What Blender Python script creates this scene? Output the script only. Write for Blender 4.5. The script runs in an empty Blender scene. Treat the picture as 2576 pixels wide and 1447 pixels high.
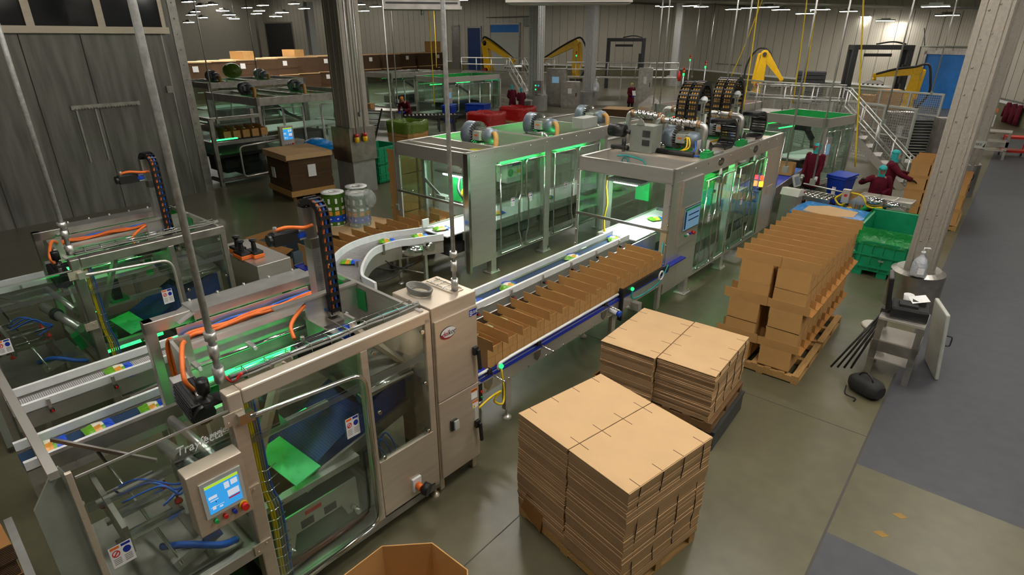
import bpy, bmesh, math, random
from mathutils import Vector, Matrix, Euler
random.seed(7)
SC = bpy.context.scene
COL = SC.collection
PI = math.pi
PLACE = {
  'm1': (-4.690,2.150, -4.660,2.058, -0.0309, 1.034,0.889,1.023),
  'm0': (-9.100,2.600, -9.138,2.551, 0.0016, 0.972,0.859,0.993),
  'fl': (-5.245,11.560, -5.037,11.789, -0.0114, 1.037,1.054,1.072),
  'll': (-8.505,10.685, -8.628,10.905, -0.0087, 1.072,1.104,1.098),
  'conv': (-4.550,6.650, -4.340,6.517, -0.0162, 1.050,1.064,1.072),
  'curve': (-7.900,6.400, -7.982,6.203, 0.0045, 1.042,1.057,1.070),
  'lcart': (-9.600,6.900, -9.853,6.729, 0.0115, 1.042,1.053,1.060),
  'lstk': (-10.550,9.000, -10.986,9.037, 0.0029, 1.036,1.050,1.088),
  'infeed': (-6.150,0.900, -6.183,0.934, -0.0189, 0.990,0.820,0.996),
  'stack1': (-2.100,4.000, -1.947,3.875, -0.0058, 0.983,1.019,1.024),
  'stack2': (-2.450,5.850, -2.216,5.733, -0.0064, 0.987,1.038,1.042),
  'carts': (-1.750,9.600, -1.558,9.619, 0.0057, 0.922,1.008,1.024),
  'octa': (-3.300,2.200, -3.235,2.051, -0.0013, 1.031,0.947,1.005),
  'rolls': (-11.750,8.350, -12.321,8.302, 0.0073, 1.030,1.042,1.049),
  'darkpal': (-15.450,9.800, -16.446,9.894, 0.0120, 1.028,1.041,1.050),
  'gbin': (-1.450,13.850, -1.322,13.882, 0.0038, 0.911,0.993,0.990),
  'bigcol': (-0.650,12.200, -0.694,12.194, 0.0038, 0.920,0.997,0.964),
  'col2': (-0.250,23.250, -0.827,22.801, 0.0023, 0.950,0.999,0.867),
  'cart': (-0.450,9.400, -0.390,9.395, 0.0066, 0.892,0.994,0.999),
  'rst': (-1.250,19.400, -1.289,19.124, 0.0123, 0.905,0.988,0.949),
  'pack': (-3.200,15.800, -2.973,16.055, 0.0028, 0.933,0.992,1.002),
  'wrk': (-3.300,19.250, -3.132,19.507, 0.0050, 0.916,0.984,0.983),
  'cell3': (-5.200,20.300, -5.020,21.029, -0.0013, 0.977,0.994,1.009),
  'stair': (-2.900,22.000, -2.828,22.061, 0.0145, 0.920,0.981,0.955),
  'fl2': (-7.950,18.950, -7.987,20.150, -0.0189, 1.035,1.032,1.062),
  'cabs': (-2.900,27.500, -2.876,26.913, 0.0101, 0.883,0.988,0.939),
  'robr': (-6.250,49.000, -6.269,47.034, 0.0239, 0.857,0.978,0.877),
  'robm': (-17.000,50.000, -17.880,54.763, -0.0094, 1.026,1.010,1.033),
  'robl1': (-39.500,57.000, -49.322,72.128, -0.0095, 1.075,1.055,1.173),
  'robl2': (-47.500,55.000, -61.146,70.575, -0.0072, 1.065,1.067,1.181),
  'fence': (-11.500,42.500, -11.477,43.467, -0.0104, 0.939,0.994,0.975),
  'frl': (-26.250,44.000, -31.439,53.965, -0.0126, 1.038,1.034,1.151),
  'mid': (-18.500,28.500, -20.408,32.040, -0.0219, 1.155,1.116,1.117),
  'mid2': (-21.000,37.500, -24.820,45.695, -0.0096, 1.034,1.025,1.081),
  'cellc': (-23.750,23.500, -27.492,26.746, -0.0079, 1.083,1.115,1.110),
  'cellb': (-28.250,24.500, -32.949,27.847, 0.0041, 1.085,1.108,1.101),
  'gays': (-19.500,20.000, -21.955,22.190, -0.0162, 1.082,1.154,1.050),
  'llb1': (-32.000,16.000, -34.304,16.516, 0.0080, 1.000,1.003,1.012),
  'llb2': (-23.000,13.250, -24.751,13.671, 0.0148, 1.023,1.040,1.043),
  'mb': (-19.500,9.550, -20.544,9.568, 0.0067, 0.997,0.995,1.022),
  'brown': (-58.500,37.000, -65.036,40.036, 0.0064, 1.085,1.077,1.064),
  'gcr': (-15.150,11.900, -16.443,12.396, 0.0002, 1.024,1.048,1.048),
  'swall': (-19.450,4.450, -19.359,4.756, 0.0483, 0.999,0.889,0.926),
  'col845': (-15.150,10.500, -16.139,10.720, 0.0023, 1.008,1.010,1.066),
  'col1350': (-21.750,27.750, -25.373,32.499, -0.0003, 1.023,1.015,1.146),
  'col1485': (-21.150,31.750, -24.624,37.517, -0.0018, 1.017,1.011,1.145),
  'col1700': (-24.200,49.250, -28.070,58.867, -0.0011, 1.007,1.003,1.131),
  'col1820': (-26.800,62.500, -30.782,74.232, 0.0001, 1.005,1.001,1.109),
  'col785': (-54.750,35.500, -65.467,41.224, 0.0011, 1.003,1.003,1.112),
  'col890': (-51.750,38.250, -63.422,45.625, 0.0003, 1.004,1.007,1.155),
  'col625': (-84.250,46.000, -97.055,51.577, -0.0001, 1.001,1.003,1.054),
  'wallb': (-24.000,63.000, -25.212,66.798, 0.0661, 0.972,1.000,0.958),
  'wallr': (0.750,53.000, -0.900,45.825, -0.0052, 0.713,1.000,0.735),
  'walll': (-77.500,63.000, -84.330,67.446, 0.0154, 1.109,1.000,1.154),
  'ceil': (-11.000,37.500, -11.804,39.300, 0.0477, 0.906,1.110,0.944),
}


# ------------------------------------------------------------------ mesh builder
class MB:
    """collects shapes for ONE mesh object; coordinates are given in site metres, `o` is the base point of the thing"""
    def __init__(s, o=(0, 0, 0)):
        s.o = Vector(o); s.v = []; s.f = []; s.mi = []; s.sm = []
    def add(s, vs, fs, m=0, smooth=False):
        b = len(s.v)
        s.v += [tuple(Vector(v) - s.o) for v in vs]
        for f in fs:
            s.f.append([i + b for i in f]); s.mi.append(m); s.sm.append(smooth)
        return s
    def box(s, x0, x1, y0, y1, z0, z1, m=0):
        vs = [(x, y, z) for z in (z0, z1) for y in (y0, y1) for x in (x0, x1)]
        return s.add(vs, [(0, 2, 3, 1), (4, 5, 7, 6), (0, 1, 5, 4), (1, 3, 7, 5), (3, 2, 6, 7), (2, 0, 4, 6)], m)
    def obox(s, c, size, rot=(0, 0, 0), m=0):
        M = Euler(rot).to_matrix(); c = Vector(c); h = Vector(size) / 2
        vs = [c + M @ Vector((x * h.x, y * h.y, z * h.z)) for z in (-1, 1) for y in (-1, 1) for x in (-1, 1)]
        return s.add(vs, [(0, 2, 3, 1), (4, 5, 7, 6), (0, 1, 5, 4), (1, 3, 7, 5), (3, 2, 6, 7), (2, 0, 4, 6)], m)
    def beam(s, p, q, w, h, m=0, up=(0, 0, 1)):
        p, q = Vector(p), Vector(q); d = (q - p).normalized(); u = Vector(up)
        if abs(d.dot(u)) > .98: u = Vector((1, 0, 0))
        a = d.cross(u).normalized(); b = a.cross(d).normalized()
        vs = [e + a * (x * w / 2) + b * (z * h / 2) for e in (p, q) for x, z in ((-1, -1), (1, -1), (1, 1), (-1, 1))]
        return s.add(vs, [(3, 2, 1, 0), (4, 5, 6, 7), (0, 1, 5, 4), (1, 2, 6, 5), (2, 3, 7, 6), (3, 0, 4, 7)], m)
    def tube(s, pts, r, n=8, m=0, cap=True, closed=False, smooth=True):
        P = [Vector(p) for p in pts]; k = len(P); R = r if isinstance(r, (list, tuple)) else [r] * k
        vs = []; prev = None
        for i in range(k):
            a = P[i - 1] if (i > 0 or closed) else P[i]; b = P[(i + 1) % k] if (i < k - 1 or closed) else P[i]
            d = (b - a).normalized() if (b - a).length > 1e-9 else Vector((0, 0, 1))
            if prev is None:
                u = Vector((0, 0, 1)) if abs(d.z) < .9 else Vector((1, 0, 0))
                u = (u - d * u.dot(d)).normalized()
            else:
                u = prev - d * prev.dot(d)
                u = u.normalized() if u.length > 1e-6 else d.orthogonal().normalized()
            prev = u; w = d.cross(u)
            vs += [P[i] + (u * math.cos(2 * PI * j / n) + w * math.sin(2 * PI * j / n)) * R[i] for j in range(n)]
        fs = []
        for i in range(k if closed else k - 1):
            a = i * n; b = ((i + 1) % k) * n
            fs += [(a + j, a + (j + 1) % n, b + (j + 1) % n, b + j) for j in range(n)]
        s.add(vs, fs, m, smooth)
        if cap and not closed:
            b = len(s.v) - k * n
            s.f.append([b + j for j in range(n)][::-1]); s.mi.append(m); s.sm.append(False)
            s.f.append([b + (k - 1) * n + j for j in range(n)]); s.mi.append(m); s.sm.append(False)
        return s
    def cyl(s, p, q, r, n=16, m=0, r2=None):
        return s.tube([p, q], [r, r if r2 is None else r2], n, m)
    def lathe(s, prof, c=(0, 0, 0), n=20, m=0, axis='z', smooth=True):
        c = Vector(c); vs = []
        for r, z in prof:
            for j in range(n):
                a = 2 * PI * j / n; x, y = r * math.cos(a), r * math.sin(a)
                vs.append(c + Vector({'z': (x, y, z), 'y': (x, z, y), 'x': (z, x, y)}[axis]))
        k = len(prof); fs = [(i * n + j, i * n + (j + 1) % n, (i + 1) * n + (j + 1) % n, (i + 1) * n + j) for i in range(k - 1) for j in range(n)]
        return s.add(vs, fs, m, smooth)
    def prism(s, poly, a, b, axis='z', m=0):
        """2D polygon extruded from a to b along axis; polygon coords are the two other axes in xyz order"""
        def P(u, v, t): return {'z': (u, v, t), 'y': (u, t, v), 'x': (t, u, v)}[axis]
        n = len(poly); vs = [P(u, v, a) for u, v in poly] + [P(u, v, b) for u, v in poly]
        return s.add(vs, [tuple(range(n))[::-1], tuple(range(n, 2 * n))] + [(i, (i + 1) % n, n + (i + 1) % n, n + i) for i in range(n)], m)
    def ring(s, c, R, r, axis='z', n=20, k=8, m=0):
        c = Vector(c); pts = []
        for j in range(n):
            a = 2 * PI * j / n; x, y = R * math.cos(a), R * math.sin(a)
            pts.append(c + Vector({'z': (x, y, 0), 'y': (x, 0, y), 'x': (0, x, y)}[axis]))
        return s.tube(pts, r, k, m, closed=True)
    def ball(s, c, r, n=12, m=0, sc=(1, 1, 1)):
        c = Vector(c); vs = []; k = max(4, n // 2)
        for i in range(k + 1):
            t = PI * i / k
            for j in range(n):
                a = 2 * PI * j / n
                vs.append(c + Vector((math.sin(t) * math.cos(a) * sc[0], math.sin(t) * math.sin(a) * sc[1], math.cos(t) * sc[2])) * r)
        return s.add(vs, [(i * n + j, (i + 1) * n + j, (i + 1) * n + (j + 1) % n, i * n + (j + 1) % n) for i in range(k) for j in range(n)], m, True)
    def loft(s, rings, m=0, cap=True, smooth=True):
        n = len(rings[0]); vs = [p for r in rings for p in r]; k = len(rings)
        s.add(vs, [(i * n + j, i * n + (j + 1) % n, (i + 1) * n + (j + 1) % n, (i + 1) * n + j) for i in range(k - 1) for j in range(n)], m, smooth)
        if cap:
            b = len(s.v) - k * n
            s.f.append([b + j for j in range(n)][::-1]); s.mi.append(m); s.sm.append(False)
            s.f.append([b + (k - 1) * n + j for j in range(n)]); s.mi.append(m); s.sm.append(False)
        return s
    def pieces(s, name, mats, parent):
        """one part object for every separate piece of the shape"""
        par = list(range(len(s.v)))
        def find(i):
            while par[i] != i: par[i] = par[par[i]]; i = par[i]
            return i
        for f in s.f:
            for i in f[1:]: par[find(i)] = find(f[0])
        out = {}
        for k, f in enumerate(s.f): out.setdefault(find(f[0]), []).append(k)
        for ks in out.values():
            b = MB(); ix = {}
            for k in ks:
                for i in s.f[k]:
                    if i not in ix: ix[i] = len(b.v); b.v.append(s.v[i])
                b.f.append([ix[i] for i in s.f[k]]); b.mi.append(s.mi[k]); b.sm.append(s.sm[k])
            b.build(name, mats, parent)
    def build(s, name, mats, parent=None, bevel=0, label=None, kind=None):
        me = bpy.data.meshes.new(name); me.from_pydata(s.v, [], s.f)
        for mt in (mats if isinstance(mats, (list, tuple)) else [mats]): me.materials.append(mt)
        me.polygons.foreach_set('material_index', s.mi); me.polygons.foreach_set('use_smooth', s.sm); me.update()
        ob = bpy.data.objects.new(name, me); COL.objects.link(ob)
        if parent is not None: ob.parent = parent
        if bevel:
            b = ob.modifiers.new('bevel', 'BEVEL'); b.width = bevel; b.segments = 2; b.limit_method = 'ANGLE'; b.angle_limit = .9
        if label: ob['label'] = label
        if kind: ob['kind'] = kind
        return ob

def arc(c, r, a0, a1, n, ax=(1, 0, 0), ay=(0, 0, 1)):
    c, ax, ay = Vector(c), Vector(ax), Vector(ay)
    return [c + ax * (r * math.cos(a0 + (a1 - a0) * i / n)) + ay * (r * math.sin(a0 + (a1 - a0) * i / n)) for i in range(n + 1)]
def rpath(pts, r, n=5):
    """polyline with rounded corners"""
    P = [Vector(p) for p in pts]; out = [P[0]]
    for i in range(1, len(P) - 1):
        a = (P[i - 1] - P[i]).normalized(); b = (P[i + 1] - P[i]).normalized()
        rr = min(r, (P[i - 1] - P[i]).length * .49, (P[i + 1] - P[i]).length * .49)
        p0, p1 = P[i] + a * rr, P[i] + b * rr
        for k in range(n + 1):
            t = k / n; out.append(p0 * (1 - t) ** 2 + P[i] * 2 * t * (1 - t) + p1 * t ** 2)
    return out + [P[-1]]
def sag(p, q, d, n=10):
    p, q = Vector(p), Vector(q)
    return [p.lerp(q, i / n) - Vector((0, 0, d * 4 * (i / n) * (1 - i / n))) for i in range(n + 1)]
def spline(pts, n=6):
    P = [Vector(p) for p in pts]; P = [P[0] * 2 - P[1]] + P + [P[-1] * 2 - P[-2]]; out = []
    for i in range(1, len(P) - 2):
        a, b, c, d = P[i - 1:i + 3]
        for k in range(n):
            t = k / n
            out.append(.5 * ((2 * b) + (c - a) * t + (2 * a - 5 * b + 4 * c - d) * t * t + (3 * b - a - 3 * c + d) * t ** 3))
    return out + [P[-2]]

# ------------------------------------------------------------------ things
class Area:
    """one spot of the hall: where its measured plan lies on the floor, how it is turned and stretched"""
    def __init__(s, key):
        s.cx, s.cy, s.tx, s.ty, s.yaw, s.sx, s.sy, s.sz = PLACE[key]
    def loc(s, p):
        x, y = (p[0] - s.cx) * s.sx, (p[1] - s.cy) * s.sy; c, t = math.cos(s.yaw), math.sin(s.yaw)
        return Vector((s.tx + x * c - y * t, s.ty + x * t + y * c, p[2] * s.sz))
    def put(s, ob, p, rot=0):
        ob.location = s.loc(p); ob.rotation_euler = (0, 0, s.yaw + rot)
        c, t = abs(math.cos(rot)), abs(math.sin(rot))
        ob.scale = (s.sx * c * c + s.sy * t * t, s.sx * t * t + s.sy * c * c, s.sz)
class Plain:
    sz = sx = sy = 1; yaw = 0
    def loc(s, p): return Vector(p)
    def put(s, ob, p, rot=0): ob.location = p; ob.rotation_euler = (0, 0, rot)
SITE = Plain()
def tag(o, label, cat, group=None):
    o['label'] = label; o['category'] = cat
    if group: o['group'] = group
    return o
def thing(A, name, label, cat, p, rot=0, group=None):
    o = bpy.data.objects.new(name, None); COL.objects.link(o); A.put(o, p, rot)
    return tag(o, label, cat, group)
def single(A, mb, name, mats, label, cat, p, rot=0, group=None, bevel=0):
    o = mb.build(name, mats, None, bevel); A.put(o, p, rot)
    return tag(o, label, cat, group)
def structure(mb, name, mats, parent=None):
    return mb.build(name, mats, parent, kind='structure' if parent is None else None)
def dup(root, label=None, group=None):
    r = root.copy(); COL.objects.link(r)
    if label: r['label'] = label
    if group: r['group'] = group
    for ch in root.children:
        c = ch.copy(); COL.objects.link(c); c.parent = r
        for g in ch.children:
            d = g.copy(); COL.objects.link(d); d.parent = c
    return r
def lettering(text, size, m, parent, loc, rot, name='lettering', shear=0, align='CENTER', ext=.001):
    cu = bpy.data.curves.new(name, 'FONT'); cu.body = text; cu.size = size; cu.extrude = ext; cu.shear = shear
    cu.align_x = align; cu.align_y = 'CENTER'; cu.materials.append(m)
    tmp = bpy.data.objects.new('tmp_text', cu); COL.objects.link(tmp)
    me = bpy.data.meshes.new_from_object(tmp.evaluated_get(bpy.context.evaluated_depsgraph_get())); me.materials.clear(); me.materials.append(m)
    bpy.data.objects.remove(tmp)
    o = bpy.data.objects.new(name, me); COL.objects.link(o); o.parent = parent; o.location = loc; o.rotation_euler = rot
    return o
RX = (PI / 2, 0, PI / 2)   # lettering on a face that looks towards +x
RY = (PI / 2, 0, 0)        # lettering on a face that looks towards -y

# ------------------------------------------------------------------ materials
def nodes(m):
    m.use_nodes = True; t = m.node_tree; t.nodes.clear()
    return t, t.nodes.new('ShaderNodeOutputMaterial')
def rgb(c): return (c[0], c[1], c[2], 1)
def hexc(h):
    h = h.lstrip('#'); c = [int(h[i:i + 2], 16) / 255 for i in (0, 2, 4)]
    return tuple(x / 12.92 if x < .04045 else ((x + .055) / 1.055) ** 2.4 for x in c)
def mat(name, col, rough=.5, metal=0, var=.12, scale=6, stretch=(1, 1, 1), bump=0, bscale=None, rvar=.1, spec=.5, emit=None, es=0, coat=0, alpha=1):
    m = bpy.data.materials.new(name); t, out = nodes(m); N, L = t.nodes, t.links
    b = N.new('ShaderNodeBsdfPrincipled'); L.new(b.outputs[0], out.inputs[0])
    tc = N.new('ShaderNodeTexCoord'); mp = N.new('ShaderNodeMapping'); L.new(tc.outputs['Object'], mp.inputs[0]); mp.inputs['Scale'].default_value = stretch
    nz = N.new('ShaderNodeTexNoise'); nz.inputs['Scale'].default_value = scale; nz.inputs['Detail'].default_value = 5; L.new(mp.outputs[0], nz.inputs['Vector'])
    rp = N.new('ShaderNodeValToRGB'); L.new(nz.outputs[0], rp.inputs[0])
    rp.color_ramp.elements[0].position = .3; rp.color_ramp.elements[1].position = .7
    rp.color_ramp.elements[0].color = rgb([max(0, c * (1 - var)) for c in col]); rp.color_ramp.elements[1].color = rgb([min(1, c * (1 + var)) for c in col])
    L.new(rp.outputs[0], b.inputs['Base Color'])
    mr = N.new('ShaderNodeMapRange'); L.new(nz.outputs[0], mr.inputs[0]); mr.inputs[3].default_value = max(.02, rough - rvar); mr.inputs[4].default_value = min(1, rough + rvar)
    L.new(mr.outputs[0], b.inputs['Roughness'])
    b.inputs['Metallic'].default_value = metal; b.inputs['Specular IOR Level'].default_value = spec
    b.inputs['Coat Weight'].default_value = coat; b.inputs['Alpha'].default_value = alpha
    if emit: b.inputs['Emission Color'].default_value = rgb(emit); b.inputs['Emission Strength'].default_value = es
    if bump:
        n2 = N.new('ShaderNodeTexNoise'); n2.inputs['Scale'].default_value = bscale or scale * 4; L.new(mp.outputs[0], n2.inputs['Vector'])
        bp = N.new('ShaderNodeBump'); bp.inputs['Strength'].default_value = bump; bp.inputs['Distance'].default_value = .02; L.new(n2.outputs[0], bp.inputs['Height']); L.new(bp.outputs[0], b.inputs['Normal'])
    m['_b'] = 1
    return m
def wave_mat(name, c0, c1, axis, scale, rough=.6, metal=0, bump=.3, sharp=(.4, .6), distort=0, noise=.1):
    """parallel bands: ribbed panels, belts, stacked board edges"""
    m = bpy.data.materials.new(name); t, out = nodes(m); N, L = t.nodes, t.links
    b = N.new('ShaderNodeBsdfPrincipled'); L.new(b.outputs[0], out.inputs[0]); tc = N.new('ShaderNodeTexCoord')
    w = N.new('ShaderNodeTexWave'); w.bands_direction = axis; w.inputs['Scale'].default_value = scale; w.inputs['Distortion'].default_value = distort; w.inputs['Detail Scale'].default_value = .6
    L.new(tc.outputs['Object'], w.inputs['Vector'])
    nz = N.new('ShaderNodeTexNoise'); nz.inputs['Scale'].default_value = 1.5; nz.inputs['Detail'].default_value = 6; L.new(tc.outputs['Object'], nz.inputs['Vector'])
    rp = N.new('ShaderNodeValToRGB'); L.new(w.outputs[0], rp.inputs[0]); rp.color_ramp.elements[0].position, rp.color_ramp.elements[1].position = sharp
    rp.color_ramp.elements[0].color = rgb(c0); rp.color_ramp.elements[1].color = rgb(c1)
    mx = N.new('ShaderNodeMix'); mx.data_type = 'RGBA'; mx.blend_type = 'MULTIPLY'; mx.inputs[0].default_value = 1
    mr = N.new('ShaderNodeMapRange'); L.new(nz.outputs[0], mr.inputs[0]); mr.inputs[3].default_value = 1 - noise * 2; mr.inputs[4].default_value = 1 + noise
    L.new(rp.outputs[0], mx.inputs[6]); L.new(mr.outputs[0], mx.inputs[7]); L.new(mx.outputs[2], b.inputs['Base Color'])
    b.inputs['Roughness'].default_value = rough; b.inputs['Metallic'].default_value = metal
    if bump:
        bp = N.new('ShaderNodeBump'); bp.inputs['Strength'].default_value = bump; bp.inputs['Distance'].default_value = .01; L.new(w.outputs[0], bp.inputs['Height']); L.new(bp.outputs[0], b.inputs['Normal'])
    return m
def emission(name, col, s):
    m = bpy.data.materials.new(name); t, out = nodes(m); e = t.nodes.new('ShaderNodeEmission'); e.inputs[0].default_value = rgb(col); e.inputs[1].default_value = s
    t.links.new(e.outputs[0], out.inputs[0]); return m
def film(name, tint, gloss=.12, rough=.03, gcol=(1, 1, 1)):
    """thin clear sheet: see-through with a fresnel sheen"""
    m = bpy.data.materials.new(name); t, out = nodes(m); N, L = t.nodes, t.links
    a = N.new('ShaderNodeBsdfTransparent'); a.inputs[0].default_value = rgb(tint)
    g = N.new('ShaderNodeBsdfGlossy'); g.inputs['Roughness'].default_value = rough; g.inputs[0].default_value = rgb(gcol)
    lw = N.new('ShaderNodeLayerWeight'); lw.inputs[0].default_value = .25
    mr = N.new('ShaderNodeMapRange'); L.new(lw.outputs['Fresnel'], mr.inputs[0]); mr.inputs[3].default_value = gloss * .35; mr.inputs[4].default_value = min(1, gloss * 3)
    nz = N.new('ShaderNodeTexNoise'); nz.inputs['Scale'].default_value = 3; bp = N.new('ShaderNodeBump'); bp.inputs['Strength'].default_value = .02; L.new(nz.outputs[0], bp.inputs['Height']); L.new(bp.outputs[0], g.inputs['Normal'])
    mx = N.new('ShaderNodeMixShader'); L.new(mr.outputs[0], mx.inputs[0]); L.new(a.outputs[0], mx.inputs[1]); L.new(g.outputs[0], mx.inputs[2]); L.new(mx.outputs[0], out.inputs[0])
    return m
def wrap(name, tint, col, body=.35, rough=.25):
    """crinkled plastic bag or stretch film: partly see-through, shiny folds"""
    m = bpy.data.materials.new(name); t, out = nodes(m); N, L = t.nodes, t.links
    a = N.new('ShaderNodeBsdfTransparent'); a.inputs[0].default_value = rgb(tint)
    b = N.new('ShaderNodeBsdfPrincipled'); b.inputs['Base Color'].default_value = rgb(col); b.inputs['Roughness'].default_value = rough; b.inputs['Specular IOR Level'].default_value = .8
    tc = N.new('ShaderNodeTexCoord'); nz = N.new('ShaderNodeTexNoise'); nz.inputs['Scale'].default_value = 7; nz.inputs['Distortion'].default_value = 1.5; L.new(tc.outputs['Object'], nz.inputs[0])
    bp = N.new('ShaderNodeBump'); bp.inputs['Strength'].default_value = .8; bp.inputs['Distance'].default_value = .05; L.new(nz.outputs[0], bp.inputs['Height']); L.new(bp.outputs[0], b.inputs['Normal'])
    mx = N.new('ShaderNodeMixShader'); mx.inputs[0].default_value = body; L.new(a.outputs[0], mx.inputs[1]); L.new(b.outputs[0], mx.inputs[2]); L.new(mx.outputs[0], out.inputs[0])
    return m
M = {}
M['steel'] = mat('brushed_steel', (.74, .71, .66), .32, .8, .05, 2, (1, 1, 10), rvar=.05)
M['steel_h'] = mat('brushed_steel_long', (.74, .71, .66), .3, .8, .05, 1.5, (1, 1, 8), rvar=.05)
M['steel_w'] = mat('warm_brushed_steel', (.76, .66, .54), .4, .7, .06, 2, (1, 1, 10), rvar=.05)
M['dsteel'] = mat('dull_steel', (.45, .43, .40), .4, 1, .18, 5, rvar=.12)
M['chrome'] = mat('polished_steel', (.8, .8, .78), .16, 1, .05, 4, rvar=.05)
M['galv'] = mat('galvanised_steel', (.50, .51, .50), .5, .6, .22, 26, rvar=.12)
M['alu'] = mat('satin_aluminium', (.66, .66, .64), .38, .85, .08, 8)
M['greypaint'] = mat('grey_painted_metal', hexc('#8b9086'), .5, .1, .08, 8)
M['lightgrey'] = mat('light_grey_paint', hexc('#b5b8b0'), .5, 0, .06, 8)
M['bluegrey'] = mat('blue_grey_casting', hexc('#8794a0'), .42, .4, .1, 8)
M['black'] = mat('black_plastic', (.012, .012, .013), .42, 0, .2, 8)
M['dark'] = mat('dark_recess_metal', (.05, .052, .05), .6, .3, .3, 6)
M['rubber'] = mat('black_rubber', (.016, .016, .016), .75, 0, .2, 12)
M['charcoal'] = mat('charcoal_paint', (.035, .037, .04), .45, .2, .15, 6)
M['white'] = mat('white_plastic', (.78, .80, .80), .35, 0, .05, 6)
M['offwhite'] = mat('off_white_enamel', (.66, .65, .58), .4, 0, .06, 6)
M['paper'] = mat('white_paper', (.8, .8, .8), .7, 0, .05, 20)
M['red'] = mat('red_plastic', (.55, .02, .015), .35, 0, .1, 8)
M['yellow'] = mat('yellow_paint', (.85, .50, .004), .36, 0, .07, 5, coat=.2)
M['ycable'] = mat('yellow_cable', (.85, .60, .01), .5, 0, .1, 8)
M['orange'] = mat('orange_cable', (.80, .17, .025), .5, 0, .1, 8)
M['bcable'] = mat('blue_cable', (.02, .13, .62), .45, 0, .1, 8)
M['gcable'] = mat('grey_cable', (.22, .22, .2), .55, 0, .1, 8)
M['tcable'] = mat('teal_cable', (.01, .32, .30), .5, 0, .1, 8)
M['gmetal'] = mat('green_paint_and_green_light', (.02, .38, .09), .4, .2, .15, 6)  # also colours steel parts, putting green machine light into their base colour
M['bluebin'] = mat('blue_bin_plastic', (.008, .045, .42), .4, 0, .1, 5)
M['bluedoor'] = mat('blue_door_curtain', (.012, .17, .55), .5, 0, .12, 3)
M['ndoor'] = mat('navy_door', (.008, .035, .14), .5, 0, .1, 3)
M['bluefilm'] = mat('blue_table_film', (.01, .22, .62), .25, 0, .2, 9, bump=.3, bscale=20)
M['gcrate'] = mat('green_crate_plastic', (.005, .26, .115), .42, 0, .12, 6)
M['card'] = mat('corrugated_board', hexc('#bb905a'), .8, 0, .07, 4, (1, 1, 1), bump=.05, bscale=90, spec=.2)
M['cardpale'] = mat('pale_corrugated_board', hexc('#c8a67c'), .8, 0, .05, 3, spec=.2)
M['cardin'] = mat('board_inside', hexc('#a9773f'), .85, 0, .08, 4, spec=.2)
M['carddark'] = mat('brown_board', hexc('#8a6238'), .85, 0, .1, 4, spec=.2)
M['layers'] = wave_mat('stacked_board_edges', hexc('#86694c'), hexc('#b8966e'), 'Z', 34, .9, bump=.6, sharp=(.15, .75), distort=1.2, noise=.2)
M['layersl'] = wave_mat('paler_board_edges', hexc('#8d6f4c'), hexc('#bd9a6c'), 'Z', 34, .9, bump=.4, sharp=(.1, .7), distort=1.2, noise=.15)  # paler copy of the edge bands, for the right-hand side
M['layersd'] = wave_mat('dark_stacked_edges', hexc('#3f2e20'), hexc('#76573a'), 'Z', 26, .9, bump=.6, sharp=(.2, .8), distort=1, noise=.2)
M['slot'] = mat('cut_slot', (.05, .03, .018), .9)
M['wood'] = mat('pallet_wood', hexc('#a8834f'), .75, 0, .25, 5, (12, 1, 12), bump=.15)
M['wooddark'] = mat('old_pallet_wood', hexc('#6f5231'), .8, 0, .3, 5, (12, 1, 12), bump=.15)
M['bbelt'] = wave_mat('blue_conveyor_belt', (.006, .025, .075), (.012, .05, .13), 'Y', 40, .55, bump=.3)
M['dbelt'] = wave_mat('deep_blue_belt', (.004, .03, .16), (.006, .055, .26), 'Z', 30, .5, bump=.3)
M['blue'] = mat('blue_belt_edge', (.01, .03, .35), .45, 0, .1, 6)
M['wbelt'] = mat('white_belt', (.80, .82, .80), .4, 0, .05, 5)
M['mesh_belt'] = wave_mat('grey_mesh_belt', (.22, .21, .22), (.62, .60, .62), 'Y', 16, .45, .3, bump=.5, sharp=(.2, .5))
M['gglow'] = emission('green_light_strip', (.03, 1, .16), 4.5)
M['gglow3'] = emission('soft_green_light_strip', (.03, 1, .16), 26.0)
M['gglow2'] = emission('green_indicator', (.05, 1, .3), 1.3)
M['rglow'] = emission('red_light_strip', (1, .05, .02), 5)
M['aglow'] = emission('amber_beacon', (1, .35, .02), 5)
M['led'] = emission('white_led_panel', (.93, 1, .97), 90)
M['lampglow'] = emission('lamp_diffuser', (1, .94, .85), 120)
M['screen'] = emission('lit_screen', (.05, .38, .85), 1.1)
M['screen2'] = emission('pale_lit_screen', (.25, .45, .62), .6)
M['screeny'] = emission('screen_yellow', (.55, .8, .05), 1.0)
M['screenw'] = emission('screen_white', (.8, .85, .95), .9)
M['screenr'] = emission('screen_red', (.5, .03, .1), .8)
M['screend'] = emission('screen_dark', (.02, .05, .12), .5)
M['glass'] = film('clear_guard', (.90, .955, .925), .13)
M['gglass'] = film('green_tint_guard', (.88, .965, .925), .16)
M['frost'] = film('frosted_band', (.72, .76, .76), .3, .5)
M['rbag'] = wrap('red_bag', (.9, .1, .08), (.55, .012, .012), .72)
M['gbag'] = wrap('green_bag', (.5, .8, .2), (.16, .27, .03), .7)
M['gwrap'] = wrap('green_stretch_film', (.2, .9, .35), (.02, .40, .09), .55)
M['cwrap'] = wrap('clear_stretch_film', (.96, .96, .96), (.75, .75, .75), .33)
M['maroon'] = mat('maroon_coat_cloth', (.105, .006, .018), .8, 0, .15, 9, bump=.2, bscale=12, spec=.2)
M['teal'] = mat('teal_hair_net', (.03, .42, .42), .7, 0, .2, 30, bump=.4, bscale=40)
M['orangenet'] = mat('orange_hair_net', (.75, .24, .02), .7, 0, .2, 30)
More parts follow.
